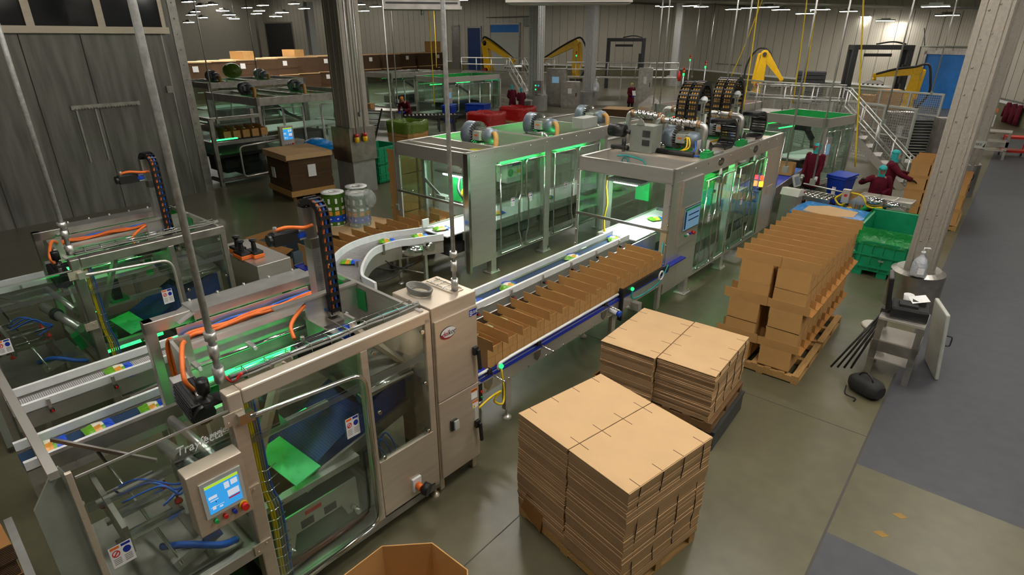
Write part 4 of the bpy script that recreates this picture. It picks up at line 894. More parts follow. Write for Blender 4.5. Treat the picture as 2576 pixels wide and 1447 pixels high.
def cell_frame(r, base, x0, x1, y0, y1, zb, zt, cuts, mat_='steel'):
    """posts, header, sill and feet of one loader; cuts = y of the posts on the long sides"""
    for x in (x0, x1):
        for y in cuts:
            s = -1 if x == x1 else 1
            b = MB(base); b.box(x, x + s * .12, y - .07, y + .07, .02, zt - .2); b.box(x - s * .05, x + s * .17, y - .13, y + .13, 0, .02)
            for u in (-.1, .1): b.cyl((x - s * .02, y + u, .02), (x - s * .02, y + u, .05), .016, 8)
            b.build('post', M[mat_], r, .006)
    b = MB(base); b.box(x1 - .03, x1, y0, y1, zt - .26, zt); b.box(x0, x0 + .03, y0, y1, zt - .26, zt); b.box(x0, x1, y0, y0 + .03, zt - .22, zt); b.box(x0, x1, y1 - .03, y1, zt - .26, zt)
    for a, c in ((x1 - .06, x1), (x0, x0 + .06)): b.box(a, c, y0, y1, zt, zt + .012)
    b.box(x0, x1, y0, y0 + .06, zt, zt + .012); b.box(x0, x1, y1 - .06, y1, zt, zt + .012)
    b.build('header', M['steel_h'], r, .004)
    b = MB(base); b.box(x1 - .05, x1, y0, y1, zb, zb + .1); b.box(x0, x0 + .05, y0, y1, zb, zb + .1); b.build('sill', M[mat_], r)
    b = MB(base)
    n = int((y1 - y0) / .5)
    for i in range(n): b.ball((x1 + .002, y0 + .25 + i * .5, zt - .07), .014, 8)
    b.pieces('header_bolt', M['chrome'], r)
def led_bar(r, base, p, q, m='led', w=.08, name='light_panel'):
    b = MB(base); b.beam(p, q, w, .03); b.build(name, M[m], r)

# ---------------- right-hand loader (front)
A = Area('fl'); x0, x1, y0, y1, zb, zt = -6.18, -4.31, 8.95, 14.17, .28, 2.37; base = ((x0 + x1) / 2, (y0 + y1) / 2, 0)
FL = r = thing(A, 'case_loading_machine', 'big stainless case loader carrying two black chain arches on its roof', 'packing machine', base)
cell_frame(r, base, x0, x1, y0, y1, zb, zt, [9.92, 11.56])
MB(base).box(x1 - .03, x1 + .003, 8.95, 10.12, .3, zt - .2).box(x1 + .003, x1 + .006, 9.4, 9.41, .3, zt - .25).pieces('end_panel', M['steel'], r)
MB(base).box(x1 - .03, x1 + .003, 13.25, 14.17, .3, zt - .26).box(x1 + .003, x1 + .02, 13.6, 13.95, 1.15, 1.3).pieces('end_panel', M['steel_w'], r)
MB(base).box(x1, x1 + .05, 9.24, 10.0, 1.05, 2.17).build('panel_slab', M['steel'], r, .008)
hp = MB(base).box(x1 + .05, x1 + .075, 9.33, 9.96, 1.3, 1.71).build('touch_screen', M['chrome'], r)
MB(base).box(x1 + .075, x1 + .077, 9.35, 9.94, 1.32, 1.69, 0).box(x1 + .077, x1 + .078, 9.36, 9.42, 1.34, 1.64, 1).box(x1 + .077, x1 + .078, 9.36, 9.93, 1.645, 1.68, 2).box(x1 + .077, x1 + .078, 9.5, 9.9, 1.55, 1.57, 1).box(x1 + .077, x1 + .078, 9.5, 9.9, 1.46, 1.48, 1).build('screen', [M['screen2'], M['screend'], M['gmetal']], hp)
for i, c in enumerate(('gmetal', 'white', 'blue', 'red')):
    MB(base).cyl((x1 + .05, 9.5 + i * .09, 1.2), (x1 + (.08 if i < 3 else .11), 9.5 + i * .09, 1.2), .02 if i < 3 else .034, 10).build('push_button' if i < 3 else 'emergency_stop', M[c], r)
door(r, base, x1, 10.16, 10.78, .34, 2.06, 1); door(r, base, x1, 10.82, 11.47, .34, 2.06, -1)
door(r, base, x1, 11.66, 12.42, .34, 2.06, 1); door(r, base, x1, 12.46, 13.2, .34, 2.06, -1)
ovalbadge(r, base, x1, 10.78, 2.25); ovalbadge(r, base, x1, 12.48, 2.25)
MB(base).box(x1 + .003, x1 + .01, 10.76, 10.86, 2.02, 2.13).box(x1 + .003, x1 + .01, 12.46, 12.54, 2.02, 2.13).pieces('white_label', M['paper'], r)
b = MB(base); b.cyl((x1 + .06, 13.0, 1.42), (x1 + .06, 13.0, 1.52), .045, 12); b.build('amber_beacon', M['aglow'], r)
b = MB(base); b.cyl((x1 + .06, 13.0, 1.56), (x1 + .06, 13.0, 1.64), .04, 12); b.build('red_beacon', M['rglow'], r)
b = MB(base); b.cyl((x1 + .06, 13.0, 1.34), (x1 + .06, 13.0, 1.42), .03, 10); b.cyl((x1, 13.0, 1.36), (x1 + .06, 13.0, 1.36), .015, 8); b.build('beacon_foot', M['black'], r)
# end face with clear panels
MB(base).box(x1 - .14, x1, y0, y0 + .03, .3, zt - .2).box(x0, x0 + .05, y0, y0 + .03, .6, zt - .2).pieces('corner_cover', M['steel'], r)
MB(base).box(x0, x1, y0 - .02, y0 + .01, 1.36, 1.41).build('mid_rail', M['dsteel'], r, .004)
MB(base).box(x0 + .05, x1 - .13, y0 + .008, y0 + .014, 1.41, zt - .22).build('end_window', M['glass'], r)
MB(base).box(x0 + .05, -5.72, y0 + .008, y0 + .014, .62, 1.36).build('lower_window', M['gglass'], r)
b = MB(base)
for i in range(6): b.ball((x1 - .02, y0 - .01, .5 + i * .33), .018, 8); b.ball((x0 + .025, y0 - .01, .8 + i * .27), .016, 8)
b.pieces('panel_bolt', M['chrome'], r)
MB(base).tube([(-5.62, y0 + .1, 2.1)] + [(-5.62 - .02 * math.sin(i), y0 + .12, 2.1 - i * .1) for i in range(1, 12)], .02, 6).build('yellow_cable', M['ycable'], r)
# insides: white belt, lights, robot frames, green plates, rear wall
MB(base).box(-5.62, -4.92, 9.0, 14.1, 1.08, 1.1).build('white_belt', M['wbelt'], r)
MB(base).box(-5.66, -5.62, 8.9, 14.1, .9, 1.12).box(-4.92, -4.88, 9.5, 14.1, .9, 1.12).pieces('belt_frame', M['steel'], r)
led_bar(r, base, (-5.3, 9.12, 2.0), (-5.3, 9.75, 2.0), 'led', .45)
MB(base).box(-5.65, -4.95, 9.05, 9.85, 2.02, 2.05).build('light_hood', M['dsteel'], r)
for y in (10.2, 11.7): led_bar(r, base, (-4.45, y, 2.2), (-4.45, y + 1.3, 2.2), 'gglow3', .12, 'green_light_strip')
MB(base).box(x0, x0 + .02, 9.0, 14.1, .62, 2.1).build('rear_guard', M['gglass'], r)
b = MB(base)
for y in (10.6, 12.3):
    b.box(-5.5, -5.2, y - .2, y + .2, 1.9, 2.3); b.beam((-5.35, y, 1.9), (-5.1, y + .3, 1.6), .12, .12); b.beam((-5.1, y + .3, 1.6), (-5.2, y + .1, 1.3), .09, .09); b.box(-5.35, -5.05, y - .1, y + .3, 1.24, 1.3)
b.box(-4.8, -4.45, 10.3, 13.2, .55, .6); b.box(-4.8, -4.45, 10.3, 13.2, .75, .78)
b.build('pick_robot', M['charcoal'], r)
MB(base).box(-5.05, -4.6, 11.3, 11.36, 1.3, 1.9).box(-5.9, -5.6, 10.6, 10.64, 1.35, 1.85).pieces('green_lit_plate', M['gmetal'], r)  # strip light is painted into these plates as green
MB(base).box(-5.8, -4.6, 10.4, 10.9, .32, .5).box(-5.8, -4.6, 12.2, 12.7, .32, .5).pieces('drive_unit', M['dark'], r)
# roof: open tray in front, deck behind
MB(base).box(x0 + .03, x1 - .03, 9.86, 9.9, 2.0, 2.36).box(x0 + .03, x1 - .03, 8.98, 9.86, 2.14, 2.15).build('roof_tray', M['steel'], r)
MB(base).box(x0 + .02, x1 - .02, 9.9, 13.6, 2.33, 2.365).build('roof_deck', M['steel_w'], r)
MB(base).box(x0 + .03, x1 - .03, 13.58, 13.62, 2.1, 2.37).build('roof_step', M['gmetal'], r)
MB(base).box(-5.85, -5.38, 10.02, 10.12, 2.365, 2.37).build('deck_plate', M['steel'], r)
b = MB(base); b.box(-5.78, -5.32, 10.0, 10.35, 2.37, 2.84); b.prism([(-5.66, 2.84), (-5.5, 2.84), (-5.53, 2.92), (-5.58, 2.96), (-5.63, 2.92)], 9.99, 10.02, 'y'); o = b.build('filter_box', M['greypaint'], r, .006)
MB(base).box(-5.52, -5.37, 9.992, 10.002, 2.65, 2.76).box(-5.52, -5.37, 9.992, 10.002, 2.5, 2.6).build('vent_opening', M['dark'], o)
blower(r, (-5.42 - base[0], 10.72 - base[1], 2.38), 1.0); blower(r, (-5.42 - base[0], 12.55 - base[1], 2.38), .95)
blower(r, (-5.9 - base[0], 10.75 - base[1], 2.38), .8)
b = MB(base); b.lathe([(.0001, 0), (.12, 0), (.12, .3), (.09, .32), (.0001, .32)], (-6.2, 10.0, 2.72), 16, 0, 'x'); b.cyl((-5.88, 10.0, 2.72), (-5.78, 10.0, 2.7), .04, 10); b.build('black_filter', M['black'], r)
b = MB(base); b.lathe([(.0001, 0), (.12, 0), (.12, .26), (.0001, .26)], (-5.35, 11.4, 2.72), 16, 0, 'x'); b.build('black_filter', M['black'], r)
for nm, y, xa, xb, z in (('a', 10.4, -5.45, -4.52, 2.92), ('b', 12.0, -6.15, -4.5, 2.93), ('c', 10.62, -6.2, -5.42, 2.96)):
    b = MB(base); b.tube(rpath([(xa, y, 2.45), (xa, y, z), (xb, y, z - .03), (xb, y, 2.5)], .1, 6), .05, 12, 0)
    L = xb - xa
    for f, m_ in ((.12, 2), (.3, 1), (.42, 1), (.55, 1), (.72, 1), (.86, 2)): b.cyl((xa + L * f - .03, y, z - .03 * f), (xa + L * f + .03, y, z - .03 * f), .066, 12, m_)
    b.cyl((xb, y, 2.37), (xb, y, 2.5), .085, 14, 1)
    b.build('air_pipe', [M['alu'], M['chrome'], M['brass']], r)
for k, y in enumerate((11.15, 12.75)):
    b = MB(base); b.box(-5.35, -4.95, y - .05, y, 2.37, 3.22)
    for z in (3.0, 3.22): b.box(-5.18, -4.9, y - .05, y + .18, z - .02, z)
    for x in (-5.18, -4.92): b.box(x, x + .025, y - .05, y - .03, 2.98, 3.22)
    b.box(-5.0, -4.9, y, y + .1, 2.37, 3.0)
    o = b.build('chain_tower', M['greypaint'], r, .003)
    MB(base).box(-5.33, -5.24, y - .055, y - .05, 2.75, 2.98).box(-5.13, -4.97, y - .056, y - .05, 3.04, 3.15).build('dark_opening', M['black'], o)
    for q in range(2): MB(base).cyl((-5.11 + q * .09, y - .07, 2.76), (-5.11 + q * .09, y - .07, 2.88), .028, 10, 0).cyl((-5.11 + q * .09, y - .07, 2.88), (-5.11 + q * .09, y - .07, 2.93), .026, 10, 1).build('white_canister', [M['white'], M['yellow']], o)
    MB(base).box(-4.92, -4.88, y + .02, y + .06, 2.37, 2.98).ball((-4.95, y + .02, 3.22), .07, 12).build('white_conduit', M['white'], o)
    for s in (0, .21):
        pts = [(-5.06 - s, y - .22, 2.6 + .1 * i) for i in range(6)] + arc((-5.06 - s, y + .1, 3.12), .32, PI, 0, 16, (0, 1, 0), (0, 0, 1.2)) + [(-5.06 - s, y + .42, 3.02 - .1 * i) for i in range(7)]
        chain(r, [Vector(p) - Vector(base) for p in pts], .18, .07, (1, 0, 0), 'cable_chain', False)
        for q in (-.05, 0, .05): MB(base).tube([(p[0] + q, p[1], p[2]) for p in pts], .02, 6).build('tan_hose', M['hose'], r)
    pts = [(-4.62, y + .02 + .08 * i, 2.86) for i in range(5)] + arc((-4.62, y + .36, 2.62), .24, PI / 2, -PI / 2, 14, (0, 1, 0)) + [(-4.62, y + .28 - .08 * i, 2.38) for i in range(3)]
    chain(r, [Vector(p) - Vector(base) for p in pts], .3, .06, (1, 0, 0), 'cable_chain', False)
    b = MB(base); b.box(-4.66, -4.5, y - .72, y - .55, 2.42, 2.62, 0); b.cyl((-4.58, y - .5, 2.47), (-4.5, y - .5, 2.47), .11, 16, 1); b.box(-4.52, -4.34, y - .65, y - .25, 2.37, 2.42, 2)
    b.build('valve_block', [M['offwhite'], M['black'], M['alu']], r)
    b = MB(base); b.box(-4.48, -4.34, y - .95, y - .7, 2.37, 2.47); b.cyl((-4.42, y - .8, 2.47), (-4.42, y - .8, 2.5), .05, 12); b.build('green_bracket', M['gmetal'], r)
    for q in range(2): MB(base).tube(spline([(-4.9 + q * .04, y - .75, 2.62), (-4.8 + q * .04, y - .85, 2.66), (-4.78 + q * .05, y - .9, 2.5), (-5.0, y - .92, 2.39)]), .014, 6).build('yellow_cable', M['ycable'], r)
    MB(base).tube(spline([(-4.7, y - .7, 2.6), (-4.62, y - .85, 2.5), (-4.66, y - .9, 2.4), (-4.5, y - .92, 2.39)]), .014, 6).build('blue_hose', M['bcable'], r)
MB(base).cyl((-5.3, 10.2, 2.41), (-4.6, 10.22, 2.41), .045, 10).cyl((-6.15, 10.0, 2.42), (-5.8, 10.0, 2.42), .045, 10).build('black_hose', M['hoseg'], r)
b = MB(base); b.lathe([(.03, 0), (.012, .02), (.012, .1), (.04, .1), (.04, .22), (.0001, .22)], (-5.85, 9.92, 2.37), 12); b.build('black_beacon', M['black'], r)
b = MB(base); b.tube(spline([(-5.9, 9.8, 2.3), (-5.7, 9.82, 2.32), (-5.4, 9.82, 2.28), (-5.3, 9.82, 2.2)]), .014, 6); b.ring((-5.75, 9.83, 2.22), .06, .01, 'y', 14, 5); b.build('teal_cable', M['tcable'], r)
MB(base).tube([(x1 + .06, 14.05, 2.4), (x1 + .06, 14.05, .3)], .014, 6).build('side_conduit', M['chrome'], r)
MB(base).tube([(-4.38, 8.93, 1.2), (-4.37, 8.92, .8), (-4.4, 8.92, .5)], .012, 6).build('teal_cable', M['tcable'], r)

# ---------------- left-hand loader
A = Area('ll'); x0, x1, y0, y1, zb, zt = -9.46, -7.55, 7.77, 13.7, .28, 2.35; base = ((x0 + x1) / 2, (y0 + y1) / 2, 0)
LL = r = thing(A, 'case_loading_machine', 'long stainless case loader with three grey blowers in its open roof', 'packing machine', base)
cell_frame(r, base, x0, x1, y0, y1, zb, zt, [8.46, 10.06, 12.2])
MB(base).box(x1 - .03, x1 + .003, 7.77, 8.48, .27, zt - .02).pieces('end_panel', M['steel'], r)
MB(base).box(x1 - .02, x1 + .09, 7.74, 7.8, .2, zt + .01).build('corner_flange', M['chrome'], r, .004)
MB(base).box(x1 - .03, x1 + .003, 9.97, 10.16, .1, zt).box(x1 + .003, x1 + .006, 10.055, 10.065, .1, zt).build('joint_cover', M['steel'], r, .004)
door(r, base, x1, 8.56, 9.25, .3, 2.08, 1); door(r, base, x1, 9.3, 9.96, .3, 2.08, -1)
door(r, base, x1, 10.2, 11.0, .3, 2.08, 1); door(r, base, x1, 11.05, 11.9, .3, 2.08, -1)
MB(base).box(x0, x0 + .1, y0, y0 + .03, .3, zt - .2).box(x1 - .08, x1, y0, y0 + .03, .3, zt - .2).pieces('corner_cover', M['steel'], r)
MB(base).box(x0, x1, y0 - .01, y0 + .02, 1.42, 1.46).build('mid_rail', M['dsteel'], r)
MB(base).box(x0 + .1, x1 - .08, y0 + .01, y0 + .016, 1.46, zt - .21).build('end_window', M['gglass'], r)
MB(base).box(-8.85, -8.3, y0 + .01, y0 + .016, 1.0, 1.42).build('lower_window', M['glass'], r)
b = MB(base)
for x in (x0 + .13, -9.0, -8.5, -8.0, x1 - .11):
    for z in (1.5, 2.1): b.ball((x, y0 - .005, z), .016, 8)
b.pieces('panel_bolt', M['chrome'], r)
MB(base).box(x0, x0 + .02, 7.8, 13.6, .6, 2.1).build('rear_guard', M['gglass'], r)
MB(base).box(-8.4, -7.68, 7.4, 13.6, .94, .96).build('white_belt', M['wbelt'], r)
MB(base).box(-8.44, -8.4, 7.4, 13.6, .8, .98).box(-7.68, -7.64, 7.78, 13.6, .8, .97).pieces('belt_frame', M['steel'], r)
MB(base).box(-8.3, -7.75, 7.5, 13.4, .55, .72).box(-8.3, -7.8, 8.6, 12, .36, .5).pieces('drive_unit', M['dark'], r)
led_bar(r, base, (-8.05, 7.9, 1.9), (-8.05, 8.35, 1.9), 'led', .45)
MB(base).box(-8.45, -7.68, 7.85, 8.4, 1.93, 1.96).build('light_hood', M['dsteel'], r)
for y in (8.65, 10.3): led_bar(r, base, (-7.7, y, 2.12), (-7.7, y + 1.25, 2.12), 'gglow3', .12, 'green_light_strip'); MB(base).box(-7.78, -7.58, y - .05, y + 1.3, 2.17, 2.18).build('strip_shield', M['steel'], r)  # steel sheet added to block the strip's light from the open roof
# roof beams, inner trays, blowers, hoses
b = MB(base)
for y in (8.1, 8.66, 10.02, 10.12, 12.15): b.box(x0 + .03, x1 - .03, y - .03, y + .03, 2.05, zt)
b.pieces('cross_beam', M['steel'], r)
for y, z in ((8.38, 2.05), (9.35, 2.0), (11.1, 2.0), (12.9, 2.0)):
    h = .25 if y < 8.5 else .62; MB(base).box(x0 + .05, -8.95, y - h, y + h, z, z + .03).box(-7.95, x1 - .05, y - h, y + h, z, z + .03).build('inner_tray', M['dsteel'], r)
for k, y in enumerate((9.0, 10.85, 12.75)):
    blower(r, (-8.72 - base[0], y - base[1], 2.22), 1.12)
    MB(base).tube(spline([(-8.0, y - .05, 2.5), (-7.9, y - .1, 2.52), (-7.78, y - .2, 2.45), (-7.72, y - .3, 2.2)], 5), .05, 10).build('tan_hose', M['hose'], r)
    MB(base).tube(rpath([(-8.5, y - .25, 2.3), (-7.95, y - .3, 2.3), (-7.9, y - .3, 2.05)], .08), .045, 10).cyl((-8.15, y - .28, 2.3), (-8.05, y - .28, 2.3), .06, 10).build('exhaust_pipe', M['alu'], r)
MB(base).box(-7.95, -7.65, 11.4, 11.95, 2.36, 2.58).build('grey_box', M['lightgrey'], r, .006)
# yellow-green picking robot, white controller
yg = mat('robot_yellow_in_guard', (.62, .62, .01), .35)
b = MB(base); b.box(-8.25, -7.95, 8.55, 8.85, 1.95, 2.25); b.loft([[Vector((-8.1 + .09 * math.cos(a) + t * .12, 8.6 - .35 * t + .07 * math.sin(a), 2.0 - .5 * t)) for a in [i * PI / 5 for i in range(10)]] for t in (0, .5, 1)]); b.cyl((-8.08, 8.25, 1.52), (-7.9, 8.25, 1.52), .1, 14); b.tube([(-7.98, 8.25, 1.5), (-7.9, 8.3, 1.3), (-7.92, 8.32, 1.15)], [.08, .06, .05], 10)
b.cyl((-8.0, 8.6, 2.0), (-7.85, 8.6, 2.0), .1, 12)
b.build('picking_robot', yg, r)
MB(base).tube(spline([(-8.1, 8.7, 2.1), (-8.25, 8.4, 1.9), (-8.2, 8.2, 1.6), (-8.05, 8.2, 1.4)]), .03, 8).build('robot_hose', M['hoseg'], r)
MB(base).box(-8.3, -8.0, 9.35, 9.8, 1.5, 1.98).build('robot_controller', M['offwhite'], r, .008)
c = r.children[-1]
MB(base).box(-8.0, -7.995, 9.5, 9.75, 1.82, 1.95, 0).lathe([(.08, 0), (.08, .004), (.0001, .004)], (-8.0, 9.45, 1.7), 14, 0, 'x').box(-8.0, -7.995, 9.66, 9.74, 1.66, 1.74, 1).build('controller_face', [M['black'], M['yellow']], c)
MB(base).box(-8.6, -8.2, 8.3, 8.33, 1.3, 1.9).box(-9.0, -8.7, 10.6, 10.65, 1.2, 1.9).pieces('green_lit_plate', M['gmetal'], r)  # plates take the green of the inner light as their colour
b = MB(base); b.beam((-9.0, 8.0, 1.75), (-8.5, 8.0, 1.45), .02, .06); b.box(-8.55, -8.3, 7.95, 8.1, 1.36, 1.46); b.box(-8.95, -8.9, 8.0, 8.05, .95, 2.05); b.build('product_guide', M['alu'], r)

# ------------------------------------------------------------------ conveyors between the machines
ORD = ['first', 'second', 'third', 'fourth', 'fifth', 'sixth', 'seventh', 'eighth', 'ninth', 'tenth', 'eleventh', 'twelfth', 'thirteenth', 'fourteenth', 'fifteenth', 'sixteenth', 'seventeenth']
A = Area('conv')
belt_line(A, 'bag_conveyor', 'blue belt conveyor with white rails carrying snack bags into the front loader', (-5.22, 6.6, 0), -5.37, -5.06, 4.2, 8.95, 1.12, [(-5.33, 5.2), (-5.1, 5.2), (-5.33, 7.4), (-5.1, 7.4)], rails='white')
base = (-4.55, 6.8, 0)
r = thing(A, 'carton_conveyor', 'low conveyor with blue edge and stainless sides feeding open cartons to the front loader', 'conveyor', base)
MB(base).box(-4.84, -4.26, 4.5, 9.6, .8, .82).build('belt', M['blue'], r)
MB(base).box(-4.26, -4.24, 4.4, 8.95, .58, .8).build('side_frame', M['steel_h'], r, .003)
MB(base).box(-4.235, -4.228, 4.4, 8.9, .765, .81).build('blue_edge', M['blue'], r)
MB(base).box(-4.88, -4.86, 4.4, 9.6, .58, 1.12).build('side_frame', M['dsteel'], r)
MB(base).tube([(-4.24, 4.45, .87), (-4.24, 4.62, .87)], .018, 8).build('end_guide', M['white'], r)
MB(base).tube(rpath([(-4.235, 4.78, .8), (-4.235, 4.8, .87), (-4.235, 5.0, .88), (-4.235, 7.35, .88)], .08), .019, 8).build('near_guide_rail', M['white'], r)
MB(base).box(-4.26, -4.22, 7.4, 8.9, .8, .9).build('black_guide', M['black'], r)
for y in (4.62, 5.5, 7.0):
    MB(base).cyl((-4.24, y, .84), (-3.98, y, .82), .011, 8, 0).box(-4.26, -4.2, y - .03, y + .03, .83, .88, 1).build('guide_rod', [M['chrome'], M['black']], r)
    MB(base).prism([(y - .07, .74), (y + .07, .74), (y + .06, .66), (y, .6), (y - .06, .66)], -4.24, -4.232, 'x').build('rod_bracket', M['dsteel'], r)
b = MB(base)
for i in range(12): b.cyl((-4.24, 4.6 + i * .36, .6), (-4.225, 4.6 + i * .36, .6), .014, 8)
b.build('frame_bolts', M['chrome'], r, kind='stuff')
for x, y in ((-4.3, 5.0), (-4.8, 5.0), (-4.3, 7.35), (-4.3, 8.75), (-4.8, 7.35), (-4.8, 8.75)):
    b = MB(base); b.box(x - .03, x + .03, y - .05, y + .05, .14, .66); foot(b, x, y, .2, 0, .06); b.build('leg', M['steel'], r)
b = MB(base); b.box(-4.25, -4.18, 7.4, 7.43, .45, .95); b.build('black_bracket', M['black'], r)
b = MB(base); b.box(-4.24, -4.1, 7.75, 7.85, .5, .62); b.build('drive_box', M['steel'], r)
b = MB(base); b.cyl((-4.24, 7.15, .72), (-4.1, 7.15, .7), .05, 12, 0); b.cyl((-4.1, 7.15, .7), (-4.05, 7.15, .69), .045, 12, 1); b.build('knob_motor', [M['white'], M['bagblue']], r)
for y, z in ((4.8, .85), (7.7, .86)): MB(base).ball((-4.2, y, z), .03, 10).build('green_indicator', M['gglow2'], r)
MB(base).tube(spline([(-4.2, 7.7, .84), (-4.19, 7.72, .7), (-4.2, 8.2, .66), (-4.2, 8.6, .72), (-4.22, 8.85, .9)]), .012, 6).build('teal_cable', M['tcable'], r)
MB(base).tube(spline([(-4.2, 4.8, .82), (-4.16, 4.8, .5), (-4.12, 4.72, .42), (-4.15, 4.62, .5), (-4.12, 4.7, .6), (-4.1, 4.5, .62), (-4.1, 4.32, .58)]), .013, 6).build('yellow_cable', M['ycable'], r)
MB(base).box(-4.22, -4.14, 4.22, 4.3, .5, .7).build('switch_box', M['black'], r)
MB(base).ring((-4.2, 8.6, .8), .07, .014, 'x', 16, 6).build('hand_wheel', M['white'], r)
for k, (y, rot, lb) in enumerate(((4.35, 1.6, 'blue tip of a snack bag just right of the badge cabinet'), (5.35, .9, 'green snack bag with orange print, first on the blue belt right of the cabinet'), (6.05, 2.2, 'blue and green snack bag, second on the open blue belt'), (7.55, 2.0, 'blue snack bag on the belt just outside the front loader'), (8.75, 2.3, 'snack bag under the bright light at the mouth of the front loader'))):
    bag(A, (-5.22, y, 1.122), rot, lb)
Af = Area('fl')
bag(Af, (-5.25, 10.3, 1.101), 1.2, 'snack bag on the white belt inside the front loader'); bag(Af, (-5.3, 11.9, 1.101), 1.9, 'snack bag deep inside the front loader')
Al = Area('ll')
for k, (y, lb) in enumerate(((9.0, 'snack bag behind the first glass door of the left loader'), (10.6, 'snack bag behind the third glass door of the left loader'))): bag(Al, (-7.95, y, .961), 1.3, lb)

# cartons
def carton_parts(L=.47, D=.25, H=.26, FH=.13, FL=.65, front=True, side=False, closed=False, inner=True):
    t = .006; o = bpy.data.objects.new('open_carton', None); COL.objects.link(o); b = MB()
    b.box(-L / 2, L / 2, -D / 2, -D / 2 + t, 0, H); b.box(-L / 2, L / 2, D / 2 - t, D / 2, 0, H); b.box(-L / 2, -L / 2 + t, -D / 2 + t, D / 2 - t, 0, H); b.box(L / 2 - t, L / 2, -D / 2 + t, D / 2 - t, 0, H); b.box(-L / 2, L / 2, -D / 2, D / 2, 0, .008)
    if closed: MB().box(-L / 2, L / 2, -D / 2, -.002, H - .006, H).box(-L / 2, L / 2, .002, D / 2, H - .006, H).pieces('top_flap', M['card'], o)
    b.box(L / 2, L / 2 + .001, -.002, .002, .0, H * .5, 1); b.box(L / 2, L / 2 + .001, -D / 2, D / 2, H * .52, H * .53, 1); b.box(L / 2, L / 2 + .001, D * .2, D * .21, H * .53, H * .95, 1)
    b.build('body', [M['card'], M['carddark']], o)
    if front: MB().add([(-FL / 2, -D / 2 - .001, H), (FL / 2, -D / 2 - .001, H), (FL / 2, -D / 2 - .012, H + FH), (-FL / 2, -D / 2 - .012, H + FH), (-FL / 2, -D / 2 + .004, H), (FL / 2, -D / 2 + .004, H), (FL / 2, -D / 2 - .007, H + FH), (-FL / 2, -D / 2 - .007, H + FH)], [(0, 1, 2, 3), (5, 4, 7, 6), (3, 2, 6, 7), (1, 5, 6, 2), (4, 0, 3, 7), (0, 4, 5, 1)]).build('top_flap', M['card'], o)
    if side: MB().obox((L / 2 + .06, 0, H + .012), (.13, D * .96, .005), (0, .25, 0)).build('side_flap', M['cardin'], o)
    if inner: MB().box(-L / 2 + .004, -L / 2 + .1, -D / 2 + .01, D / 2 - .01, H - .03, H - .025).build('tucked_flap', mat('grey_green_flap', hexc('#a3aa86'), .7), o)  # tucked flap coloured grey-green instead of the board brown
    return o
CA = carton_parts(); CB = carton_parts(H=.3, D=.28, FH=.15, FL=.66, inner=False); CC = carton_parts(H=.3, D=.28, front=False, closed=True, inner=False); CD = carton_parts(H=.3, D=.28, FH=.13, FL=.64, side=True, inner=False)
CS = carton_parts(L=.45, D=.45, H=.42, FH=.1, FL=.5, inner=False)
USED = set()
def carton(proto, A, p, label, group, rot=0):
    o = proto if proto.name not in USED else dup(proto)
    USED.add(proto.name); A.put(o, p, rot); tag(o, label, 'carton', group); return o
A = Area('conv')
for k in range(16):
    y = 4.8 + .257 * k; where = 'on the low conveyor' if k < 14 else 'on the low conveyor under the loader glass'
    carton(CA, A, (-4.53, y, .821), 'open carton with raised flap %s, %s from the badge cabinet' % (where, ORD[k]) if k < 14 else 'open carton under the front loader glass, %s from the badge cabinet' % ORD[k], 'open cartons on the low conveyor')
Alc = Area('lcart')
base = (-9.2, 7.2, 0); r = thing(Alc, 'carton_conveyor', 'dark conveyor under the far row of open cartons beside the curved belt', 'conveyor', base)
MB(base).box(-9.35, -8.75, 5.3, 9.2, .59, .63).build('belt', M['blue'], r)
for x in (-9.35, -8.77): MB(base).box(x, x + .02, 5.3, 9.2, .47, .64).build('side_frame', M['dsteel'], r)
for x, y in ((-9.3, 5.6), (-8.8, 5.6), (-9.3, 7.4), (-8.8, 7.4)): MB(base).box(x - .025, x + .025, y - .025, y + .025, 0, .5).build('leg', M['steel'], r)
for k in range(12):
    carton(CA, Alc, (-8.99, 5.55 + .28 * k, .631), 'open carton in the far row by the curved belt, %s from its near end' % ORD[k], 'open cartons in the far row')
# curved belt into the left loader
A = Area('curve'); base = (-8.2, 6.4, 0); Z = .93
path = spline([(-6.9, 4.9, Z), (-7.4, 5.0, Z), (-7.95, 5.45, Z), (-8.36, 6.0, Z), (-8.41, 6.6, Z), (-8.2, 7.1, Z), (-8.03, 7.5, Z)], 6)
r = thing(A, 'curved_conveyor', 'curved grey mesh belt conveyor with white rails leading into the left loader', 'conveyor', base)
def strip(path, off0, off1, z0, z1, b):
    n = len(path); vs = []
    for i, p in enumerate(path):
        d = (path[min(i + 1, n - 1)] - path[max(i - 1, 0)]).normalized(); s = Vector((-d.y, d.x, 0))
        for o, z in ((off0, z0), (off1, z0), (off1, z1), (off0, z1)): vs.append(p + s * o + Vector((0, 0, z)))
    fs = [(0, 1, 2, 3)[::-1], tuple(4 * (n - 1) + j for j in range(4))]
    for i in range(n - 1): fs += [(i * 4 + j, i * 4 + (j + 1) % 4, i * 4 + 4 + (j + 1) % 4, i * 4 + 4 + j) for j in range(4)]
    return b.add(vs, fs)
strip(path, -.24, .24, -.03, 0, MB(base)).build('mesh_belt', mat('grey_mesh_belt_curve', (.42, .40, .42), .45, .2, .2, 40, bump=.4), r)
b = MB(base)
for i in range(len(path) * 3):
    f = i / 3; p = path[min(int(f), len(path) - 2)].lerp(path[min(int(f) + 1, len(path) - 1)], f % 1); d = (path[min(int(f) + 1, len(path) - 1)] - path[min(int(f), len(path) - 2)]).normalized(); s = Vector((-d.y, d.x, 0)); b.beam(p - s * .235, p + s * .235, .012, .004)
b.build('belt_slats', M['dsteel'], r, kind='stuff')
